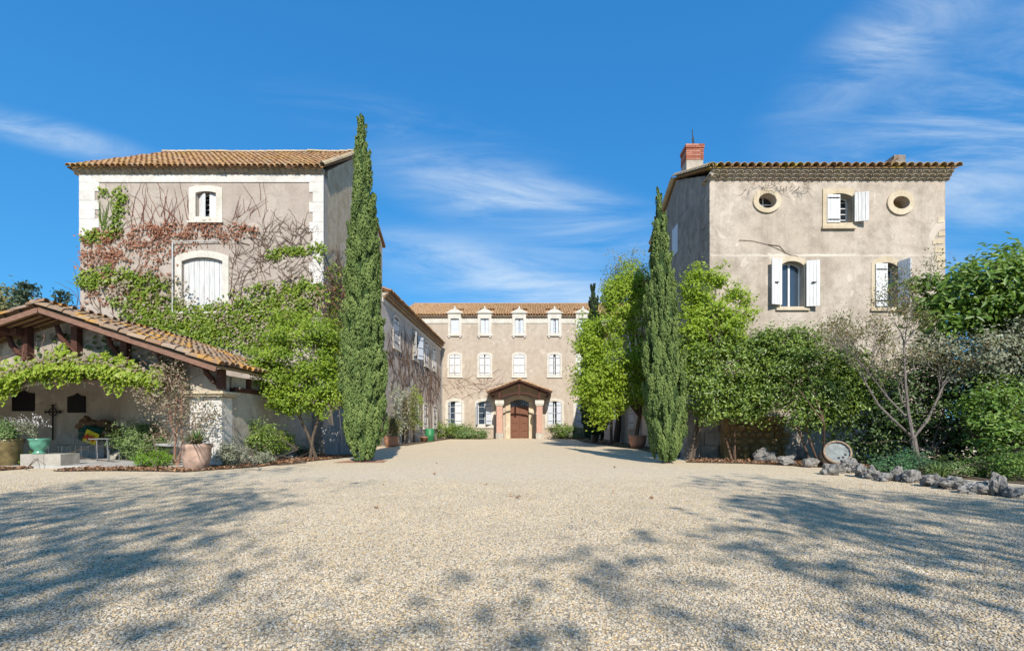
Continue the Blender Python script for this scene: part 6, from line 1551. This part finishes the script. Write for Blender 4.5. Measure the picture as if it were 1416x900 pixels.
# grey chest with the draped cloth and hessian rolls
u0, u1, v0, v1 = pr(108, 143, 614, 636, 16.1)
t = thing('storage_chest', ((u0 + u1) / 2, 16.4, 0.07), 'plain grey concrete chest at the back of the shed', 'chest')
b = MB(); b.box(((u0 + u1) / 2, 16.42, 0.07 + 0.27), (u1 - u0, 0.6, 0.54)); b.build('body', 'concrete', t); b = MB(); b.box(((u0 + u1) / 2, 16.42, 0.63), (u1 - u0 + 0.06, 0.66, 0.04)); b.build('lid', 'concrete', t)
def cloth(name, cx_, cy_, cz_, sx, sy, sz, mat, seed, parent=None, sub=4, rot=0.0, rough=0.22):
    return rock(name, (cx_, cy_, cz_), (sx, sy, sz), seed, mat, parent, sub, rough, rot)
cxm = (u0 + u1) / 2
hr = thing('hessian_heap', (cxm + 0.1, 16.55, 0.66), 'heap of brown hessian rolls piled against the shed wall', 'sacking')
for k, (p, q, r_) in enumerate([((108.5, 592), (122, 578), 0.13), ((112, 597), (124, 584), 0.10), ((116, 588), (150, 583), 0.15), ((130, 586), (168, 592), 0.16), ((142, 596), (176, 603), 0.16), ((150, 600), (165, 612), 0.14)]):
    A = at(*p, 16.5); B = at(*q, 16.55); b = MB(); mids = [A.lerp(B, f) + Vector((0, 0, 0.04 * math.sin(f * 3 + k))) for f in np.linspace(0, 1, 9)]
    b.tube(mids, [r_ * (0.85 + 0.2 * math.sin(j * 1.9 + k)) for j in range(9)], 12); b.build('roll', 'hessian', hr, True)
bgd = thing('printed_bag', at(125, 604, 16.0), 'green and yellow printed bag with red lettering slumped on the grey chest', 'bag')
c0 = at(124, 600, 16.15)
cloth('body', c0.x, c0.y + 0.1, c0.z, 0.46, 0.22, 0.28, 'green_cloth', 71.5, bgd)
c0 = at(145, 601, 16.1); cloth('fold', c0.x, c0.y + 0.1, c0.z, 0.16, 0.15, 0.17, 'olive_glaze', 75.5, bgd)
quad = [at(120.5, 593, 15.86), at(137.5, 601, 15.86), at(131.5, 615.5, 15.82), at(113.5, 609.5, 15.82)]
b = MB(); n_ = 8; vs = []
for i in range(n_ + 1):
    for j in range(n_ + 1):
        p = quad[0].lerp(quad[1], i / n_).lerp(quad[3].lerp(quad[2], i / n_), j / n_); p.y -= 0.05 * math.sin(math.pi * i / n_) * math.sin(math.pi * j / n_) + 0.012 * math.sin(i * 1.7 + j); vs.append(p)
fsq = [(i * (n_ + 1) + j, i * (n_ + 1) + j + 1, (i + 1) * (n_ + 1) + j + 1, (i + 1) * (n_ + 1) + j) for i in range(n_) for j in range(n_)]
b.add(vs, fsq); b.add([v + Vector((0, 0.02, 0)) for v in vs], [f[::-1] for f in fsq]); b.build('printed_panel', 'yellow_cloth', bgd, True)
def strokes(name, segs, mat, wd_):
    for k, sg in enumerate(segs):
        b = MB()
        pts = [quad[0].lerp(quad[1], a).lerp(quad[3].lerp(quad[2], a), e) + Vector((0, -0.075, 0)) for a, e in sg]
        for A, B in zip(pts[:-1], pts[1:]): b.bar(A, B, wd_, 0.012, up=Y_)
        b.build(name, mat, bgd)
strokes('letter', [[(0.14, 0.72), (0.32, 0.28), (0.46, 0.72)], [(0.22, 0.56), (0.40, 0.56)], [(0.52, 0.74), (0.58, 0.28), (0.68, 0.62), (0.80, 0.28), (0.86, 0.74)]], 'red_print', 0.045)
strokes('white_stripe', [[(0.30, 0.80), (0.70, 0.80)]], 'white_print', 0.02)
# folding table
tx, tz = at(144, 0, 14.6), at(0, 606.5, 14.6).z
t = thing('side_table', (tx.x, 14.6, 0.07), 'small grey metal table half hidden by the flowering shrub', 'table')
b = MB(); b.box((tx.x + 0.05, 14.6, tz), (0.62, 0.5, 0.03)); b.build('table_top', 'grey_metal', t)
for sx in (-0.02, 0.3):
    for sy in (-0.2, 0.2):
        b = MB(); b.tube([(tx.x + sx, 14.6 + sy, 0.07), (tx.x + sx - 0.03, 14.6 + sy, tz - 0.015)], 0.016, 6); b.build('leg', 'grey_metal', t)
# weathered planks leaning by the house corner
t = thing('leaning_planks', at(462, 628, 18.7) * 1.0, 'stack of weathered grey planks leaning beside the tall cypress', 'planks')
for k, (x0, x1, xt0, xt1, yb, yt, Yb) in enumerate([(450, 459, 444, 452, 629, 591, 18.2), (459.5, 468, 453, 462, 628, 588, 18.25), (466, 474, 459, 468, 626, 566, 18.5), (474.5, 484, 469, 479, 627, 560, 18.55)]):
    A, B, C_, D_ = at(x0, yb, Yb), at(x1, yb, Yb), at(xt1, yt, Yb + 0.6), at(xt0, yt, Yb + 0.6)
    for p in (A, B): p.z = 0.0
    o3 = Vector((0.0, 0.04, 0.0)); b = MB(); b.add([A, B, C_, D_, A + o3, B + o3, C_ + o3, D_ + o3], [(0, 1, 2, 3), (7, 6, 5, 4), (0, 4, 5, 1), (1, 5, 6, 2), (2, 6, 7, 3), (3, 7, 4, 0)]); b.build('plank', 'grey_wood', t)

# ================================================================== COURTYARD PLANTS AND POTS
random.seed(41)
for (x, y, rx, rz, rd, mat, lab) in [(628, 605, 34, 24, 0.9, 'leaf_laurel', 'wide flowering oleander bush under the left ground floor windows'), (652, 607, 24, 12, 0.6, 'leaf_shrub', 'low pale bush to the right of the oleander'), (783, 606, 24, 20, 0.9, 'leaf_laurel', 'oleander bush under the window right of the porch'), (795, 605, 14, 12, 0.6, 'leaf_silver', 'small greyish bush near the far dark cypress')]:
    c = gnd(x, y); Y = min(c.y, 45.0) if c.y < 45 else 44.3; k_ = Y / F
    X = (x - CX) * k_
    tree('courtyard_bush', (X, Y, 0), [((X - rx * k_ * 0.35, Y, rz * k_ * 0.5), (rx * k_ * 0.6, rd, rz * k_ * 0.55)), ((X + rx * k_ * 0.35, Y, rz * k_ * 0.42), (rx * k_ * 0.62, rd, rz * k_ * 0.48))], lab, mat, 170, 24, 0.26, 0.15, limbs=10, r=0.03, stems=4, cat='bush', cut=lambda P: P[:, 2] > 0.02, shell=(0.4, 1.0))
c = gnd(541, 617.5); pot('terracotta_pot', (c.x, c.y, 0), [(0.22, 0), (0.3, 0.05), (0.40, 0.3), (0.38, 0.5), (0.42, 0.56), (0.40, 0.6), (0.34, 0.58)], 'terracotta', 'round reddish terracotta pot behind the tall cypress', 'pot', 0.34, 0.54)
tree('pot_shrub', (c.x, c.y, 0.55), [((c.x + 0.05, c.y, 1.1), (0.45, 0.4, 0.55))], 'spiky yellowish plant growing in the round terracotta pot', 'leaf_olive', 80, 20, 0.2, 0.16, limbs=8, r=0.02, cat='plant', aspect=0.2)
c = gnd(597.5, 611); pot('green_drum', (-8.0, 37.5, 0), [(0.34, 0), (0.36, 0.02), (0.36, 0.42), (0.375, 0.45), (0.36, 0.48), (0.36, 0.98), (0.33, 1.0)], 'green_paint', 'dark green metal drum against the wing wall', 'drum')
for k, (y, h, mat, lab) in enumerate([(29.6, 3.0, 'leaf_silver', 'pale leafy climber on the wing wall nearest the tall cypress'), (32.0, 3.3, 'leaf_olive', 'brownish climber round the arched wing doorway'), (34.3, 3.2, 'leaf_vine', 'light green climber between wing windows')]):
    t = thing('wall_climber', (WX + 0.3, y, 0), lab, 'climbing plant')
    b = MB(); tips = []
    for q in range(3):
        pts = [Vector((WX + 0.25, y + random.gauss(0, 0.15), -0.05))]
        for j in range(6): pts.append(pts[-1] + Vector((random.gauss(0, 0.03), random.gauss(0, 0.1), h / 6)))
        b.tube(pts, [0.05, 0.045, 0.04, 0.035, 0.03, 0.02, 0.01], 6)
        for j in range(2, 7): grow(b, pts[j], Vector((0.25, random.gauss(0, 1), random.gauss(0.2, 0.4))), 0.5, 0.012, 1, tips, 0.6, 0.1, 3, (2, 2), 0.7, 4)
    b.build('stems', 'bark', t)
    tp = np.array([np3(p) for p, d in tips]); ks = rng.integers(0, len(tp), 800); P = tp[ks] + rng.normal(size=(800, 3)) * np.array([0.12, 0.22, 0.2])
    leaf_obj('leaves', P, np.array([1, -0.6, 0.4]) + rng.normal(size=P.shape) * 0.5, 0.13, mat, t)
for k, (y, lab) in enumerate([(35.9, 'stack of small orange clay pots by the green drum'), (38.6, 'single orange clay pot beyond the green drum')]):
    pot('clay_pot', (-8.1, y, 0), [(0.22, 0), (0.3, 0.3), (0.33, 0.32), (0.33, 0.38), (0.28, 0.38)], 'terracotta', lab, 'pot')
c = gnd(866, 616); tree('wing_vine_trunk', (6.2, 33.8, 0), [((5.9, 33.6, 3.8), (0.9, 0.8, 0.9))], 'gnarled brown wisteria trunk beside the grey wing door', 'leaf_yellowgreen', 60, 20, 0.3, 0.16, limbs=8, r=0.26, cat='climbing plant', bark='bark')
c = at(886, 0, 24.0); pot('dark_pot', (5.6, 24.5, 0), [(0.3, 0), (0.42, 0.3), (0.45, 0.62), (0.5, 0.68), (0.45, 0.7)], 'terracotta', 'brown clay pot half hidden behind the right column cypress', 'pot')

# ================================================================== DISTANT TREES LEFT
def conifer(base, h, r, label, n, mat='leaf_conifer', droop=0.15):
    base = Vector(base); t = thing('distant_conifer', base, label, 'tree', 'conifers behind the shed')
    b = MB(); b.tube([base, base + Vector((0, 0, h))], [0.35, 0.04], 8)
    Ps, Rs = [], []
    z = h * 0.15
    while z < h * 0.98:
        f = 1 - z / h; m_ = int(5 + 5 * f); rr = r * (f ** 0.75) * random.uniform(0.75, 1.15)
        for k in range(m_):
            a = random.uniform(0, 6.28); e = base + Vector((rr * math.cos(a), rr * math.sin(a), z - droop * rr + 0.2))
            b.tube([base + Vector((0, 0, z)), e], [0.05, 0.01], 4)
            q = rng.uniform(0.1, 1.05, n)[:, None]; s_ = np3(base + Vector((0, 0, z)))
            Ps.append(s_ + (np3(e) - s_) * q + rng.normal(size=(n, 3)) * np.array([0.35, 0.35, 0.18])); Rs.append(np.full(n, random.random()))
        z += h * 0.045
    b.build('trunk', 'bark', t); P = np.concatenate(Ps)
    leaf_obj('crown', P, rng.normal(size=P.shape) + np.array([0, 0, 0.8]), 0.5, mat, t, aspect=0.35, rnd=np.clip(np.concatenate(Rs) * 0.6 + rng.uniform(0, 0.4, len(P)), 0, 1))
random.seed(51)
conifer((at(36, 0, 48).x, 48, 0), at(0, 389, 48).z, 4.2, 'dense dark conifer behind the shed roof', 26)
conifer((at(84, 0, 50).x, 50, 0), at(0, 400, 50).z, 5.0, 'feathery blue green cedar behind the shed roof beside the ivy house', 14, droop=-0.1)
tree('pale_tree', (at(8, 0, 52).x, 52, 0), [blob(4, 420, 52, 30, 26, 3), blob(-40, 415, 52, 40, 34, 3)], 'pale olive leafed tree at the left edge behind the shed', 'leaf_olive', 260, 24, 1.0, 0.38, limbs=20, r=0.3)

# ================================================================== TREES BEHIND THE VIEWPOINT (their branches shade the gravel)
def shade_tree(base, seed, label, n_main, L, depth, leaves, dirs, hfork=2.6, leafs=0.16):
    random.seed(seed); base = Vector(base); t = thing('plane_tree', base, label, 'tree', 'tall trees behind the viewpoint')
    b = MB(); fk = base + Vector((0, 0, hfork)); b.tube([base - Vector((0, 0, 0.1)), base + Vector((0.05, 0, hfork * 0.5)), fk], [0.34, 0.27, 0.24], 10); tips = []
    for k in range(n_main):
        d = Vector(dirs[k % len(dirs)]) + Vector((random.gauss(0, 0.15), random.gauss(0, 0.15), random.gauss(0, 0.1)))
        grow(b, fk, d, L * random.uniform(0.85, 1.15), 0.13, depth, tips, 0.5, 0.08, 5, (2, 3), 0.74, 7, 0.12, 0.008)
    b.build('trunk', 'pale_bark', t)
    tp = np.array([np3(p) for p, d in tips]); ks = rng.integers(0, len(tp), leaves); P = tp[ks] + rng.normal(size=(leaves, 3)) * 0.30
    leaf_obj('crown', P, rng.normal(size=P.shape) + np.array([0, 0, 0.6]), leafs, 'leaf_olive', t, aspect=0.7)
shade_tree((13.0, -9.6, 0), 61, 'tall tree behind the viewpoint shading the gravel by the edging rocks', 8, 4.0, 4, 9000, [(-0.5, 0.3, 1), (-0.9, 0, 0.8), (0.3, 0.4, 1), (0.7, 0, 1), (-0.2, -0.3, 1.2), (0, 0.6, 0.9), (-0.6, -0.4, 0.9), (0.8, 0.4, 0.8)], 5.5, 0.19)
shade_tree((-2.4, -10.0, 0), 62, 'tall tree behind the viewpoint shading the gravel before the shed', 7, 3.7, 4, 5000, [(-0.6, 0.2, 1), (-0.9, 0, 0.8), (0.2, 0.4, 1), (-0.7, -0.3, 1), (0.1, -0.3, 1.2), (-0.4, 0.5, 0.8), (-0.8, 0.3, 0.9)], 5.0, 0.17)

shade_tree((-0.6, -13.6, 0), 64, 'third tall tree behind the viewpoint shading the near gravel on the shed side', 6, 3.6, 4, 4200, [(-0.7, 0.2, 1), (-1.0, 0.1, 0.8), (-0.2, 0.4, 1), (-0.8, -0.3, 1), (-0.4, -0.3, 1.1), (-0.6, 0.5, 0.8)], 5.0, 0.18)
# ================================================================== GRAVEL, LITTER
def scatter_leaves(name, poly, n, size, mat, label, zoff=0.02, parent=None):
    xs = [p[0] for p in poly]; ys = [p[1] for p in poly]; out = []
    def inside(x, y):
        c = False; j = len(poly) - 1
        for i in range(len(poly)):
            if (poly[i][1] > y) != (poly[j][1] > y) and x < (poly[j][0] - poly[i][0]) * (y - poly[i][1]) / (poly[j][1] - poly[i][1]) + poly[i][0]: c = not c
            j = i
        return c
    while len(out) < n:
        x, y = rng.uniform(min(xs), max(xs)), rng.uniform(min(ys), max(ys))
        if inside(x, y): out.append((x, y, zoff + rng.uniform(0, 0.04)))
    P = np.array(out); o = leaf_obj(name, P, np.array([0, 0, 1.0]) + rng.normal(size=P.shape) * 0.4, size, mat, None, aspect=0.7, fold=0.2)
    tag(o, label, 'leaf litter', kind='stuff'); return o
scatter_leaves('leaf_litter', BED_SHED, 3200, 0.075, 'leaf_litter', 'rusty fallen leaves covering the bed along the shed wall')
scatter_leaves('leaf_litter', BED_STEP, 1100, 0.075, 'leaf_litter', 'rusty fallen leaves under the flowering shrub')
scatter_leaves('leaf_litter', BED_LEFT, 1300, 0.075, 'leaf_litter', 'rusty fallen leaves before the stone bench')
near_right = [p for p in BED_RIGHT if p[0] < 14] + [(14, 16)]
scatter_leaves('leaf_litter', wobbly([(4.9, 14.9), (6.6, 14.4), (8.4, 12.75), (9.4, 10.9), (10.2, 12.6), (8.8, 15.5), (6.0, 16.4)]), 2600, 0.075, 'leaf_litter', 'brown fallen leaves in the shady bed under the laurels')
scatter_leaves('leaf_litter', BED_WALL_R, 1500, 0.10, 'leaf_dry', 'dry leaves on the bed along the right wing')
mound = wobbly([(xl - 0.75, yl - 0.55), (xl + 0.85, yl - 0.5), (xl + 0.6, yl + 0.6), (xl - 0.6, yl + 0.6)], seed=8)
sheet('cypress_soil', mound, 0.008, 'terracotta')
LN = ['largest brown dead leaf lying on the gravel mid courtyard', 'dead leaf on the gravel straight before the front door', 'dead leaf beside the largest one on the gravel', 'dead leaf on the gravel near the left bushes of the main house', 'dead leaf on the gravel just in front of the tall cypress', 'dead leaf at the edge of the right cypress shadow', 'dead leaf on the gravel nearest the viewer on the shed side', 'lone dead leaf on the gravel towards the edging rocks', 'dead leaf between the two large cypresses', 'dead leaf at the tip of the branch shadows by the right cypress']
for k, (x, y) in enumerate(((716, 689), (671, 670), (706, 687), (605, 641), (531, 671), (850, 647), (520, 703), (849, 682), (601, 656), (900, 690))):
    p = gnd(x, y); q = np.array([[p.x, p.y, 0.025]] * 2) + rng.normal(size=(2, 3)) * 0.015
    tag(leaf_obj('fallen_leaf', q, np.array([[0.1, -0.3, 1.0]] * 2), 0.09, 'leaf_litter', None, aspect=0.6, loc=(p.x, p.y, 0.02)), LN[k], 'leaf', 'dead leaves on the gravel')

# loose pebbles on the near gravel
pts = [(-3.6, 1.9), (3.6, 1.9), (9.0, 8.6), (9.0, 10.6), (4.5, 14.0), (-6.0, 14.0), (-8.0, 11.6), (-12.8, 11.6)]
b = MB(); b.add([(x, y, 0.002) for x, y in pts], [tuple(range(len(pts)))])
peb = b.build('gravel_pebbles', 'gravel'); tag(peb, 'loose rounded pebbles of the gravel court', 'gravel', kind='stuff')
ng = bpy.data.node_groups.new('pebble_scatter', 'GeometryNodeTree')
ng.interface.new_socket('Geometry', in_out='INPUT', socket_type='NodeSocketGeometry'); ng.interface.new_socket('Geometry', in_out='OUTPUT', socket_type='NodeSocketGeometry')
N_ = lambda t: ng.nodes.new(t)
gi, go = N_('NodeGroupInput'), N_('NodeGroupOutput')
dp = N_('GeometryNodeDistributePointsOnFaces'); dp.inputs['Density'].default_value = 4000; dp.inputs['Seed'].default_value = 4
ico = N_('GeometryNodeMeshIcoSphere'); ico.inputs['Radius'].default_value = 0.5; ico.inputs['Subdivisions'].default_value = 2
sp = N_('GeometryNodeSetPosition'); nz = N_('ShaderNodeTexNoise'); nz.inputs['Scale'].default_value = 2.2; nz.inputs['Detail'].default_value = 1
sb = N_('ShaderNodeVectorMath'); sb.operation = 'SUBTRACT'; sb.inputs[1].default_value = (0.5, 0.5, 0.5)
sm = N_('ShaderNodeVectorMath'); sm.operation = 'SCALE'; sm.inputs['Scale'].default_value = 0.55
ng.links.new(nz.outputs['Color'], sb.inputs[0]); ng.links.new(sb.outputs[0], sm.inputs[0]); ng.links.new(sm.outputs[0], sp.inputs['Offset'])
ng.links.new(ico.outputs['Mesh'], sp.inputs['Geometry'])
sm_ = N_('GeometryNodeSetShadeSmooth'); ng.links.new(sp.outputs[0], sm_.inputs[0])
mt = N_('GeometryNodeSetMaterial'); mt.inputs['Material'].default_value = MATS['pebble']; ng.links.new(sm_.outputs[0], mt.inputs[0])
ip = N_('GeometryNodeInstanceOnPoints')
rv = N_('FunctionNodeRandomValue'); rv.data_type = 'FLOAT_VECTOR'; rv.inputs[0].default_value = (-0.35, -0.35, 0); rv.inputs[1].default_value = (0.35, 0.35, 6.283)
rs = N_('FunctionNodeRandomValue'); rs.data_type = 'FLOAT_VECTOR'; rs.inputs[0].default_value = (0.010, 0.008, 0.006); rs.inputs[1].default_value = (0.024, 0.018, 0.013); rs.inputs['Seed'].default_value = 9
gp = N_('GeometryNodeInputPosition'); gs = N_('ShaderNodeSeparateXYZ'); ng.links.new(gp.outputs[0], gs.inputs[0])
mr = N_('ShaderNodeMapRange'); mr.inputs[1].default_value = 4.0; mr.inputs[2].default_value = 10.5; mr.inputs[3].default_value = 1.0; mr.inputs[4].default_value = 0.0
ng.links.new(gs.outputs['Y'], mr.inputs[0])
kx = N_('FunctionNodeRandomValue'); kx.data_type = 'FLOAT'; kx.inputs['Seed'].default_value = 17
cp_ = N_('FunctionNodeCompare'); cp_.data_type = 'FLOAT'; cp_.operation = 'LESS_THAN'; ng.links.new(kx.outputs[1], cp_.inputs[0]); ng.links.new(mr.outputs[0], cp_.inputs[1])
ng.links.new(cp_.outputs[0], ip.inputs['Selection'])
ng.links.new(gi.outputs[0], dp.inputs['Mesh']); ng.links.new(dp.outputs['Points'], ip.inputs['Points']); ng.links.new(mt.outputs[0], ip.inputs['Instance'])
ng.links.new(rv.outputs[0], ip.inputs['Rotation']); ng.links.new(rs.outputs[0], ip.inputs['Scale']); ng.links.new(ip.outputs[0], go.inputs[0])
md = peb.modifiers.new('scatter', 'NODES'); md.node_group = ng
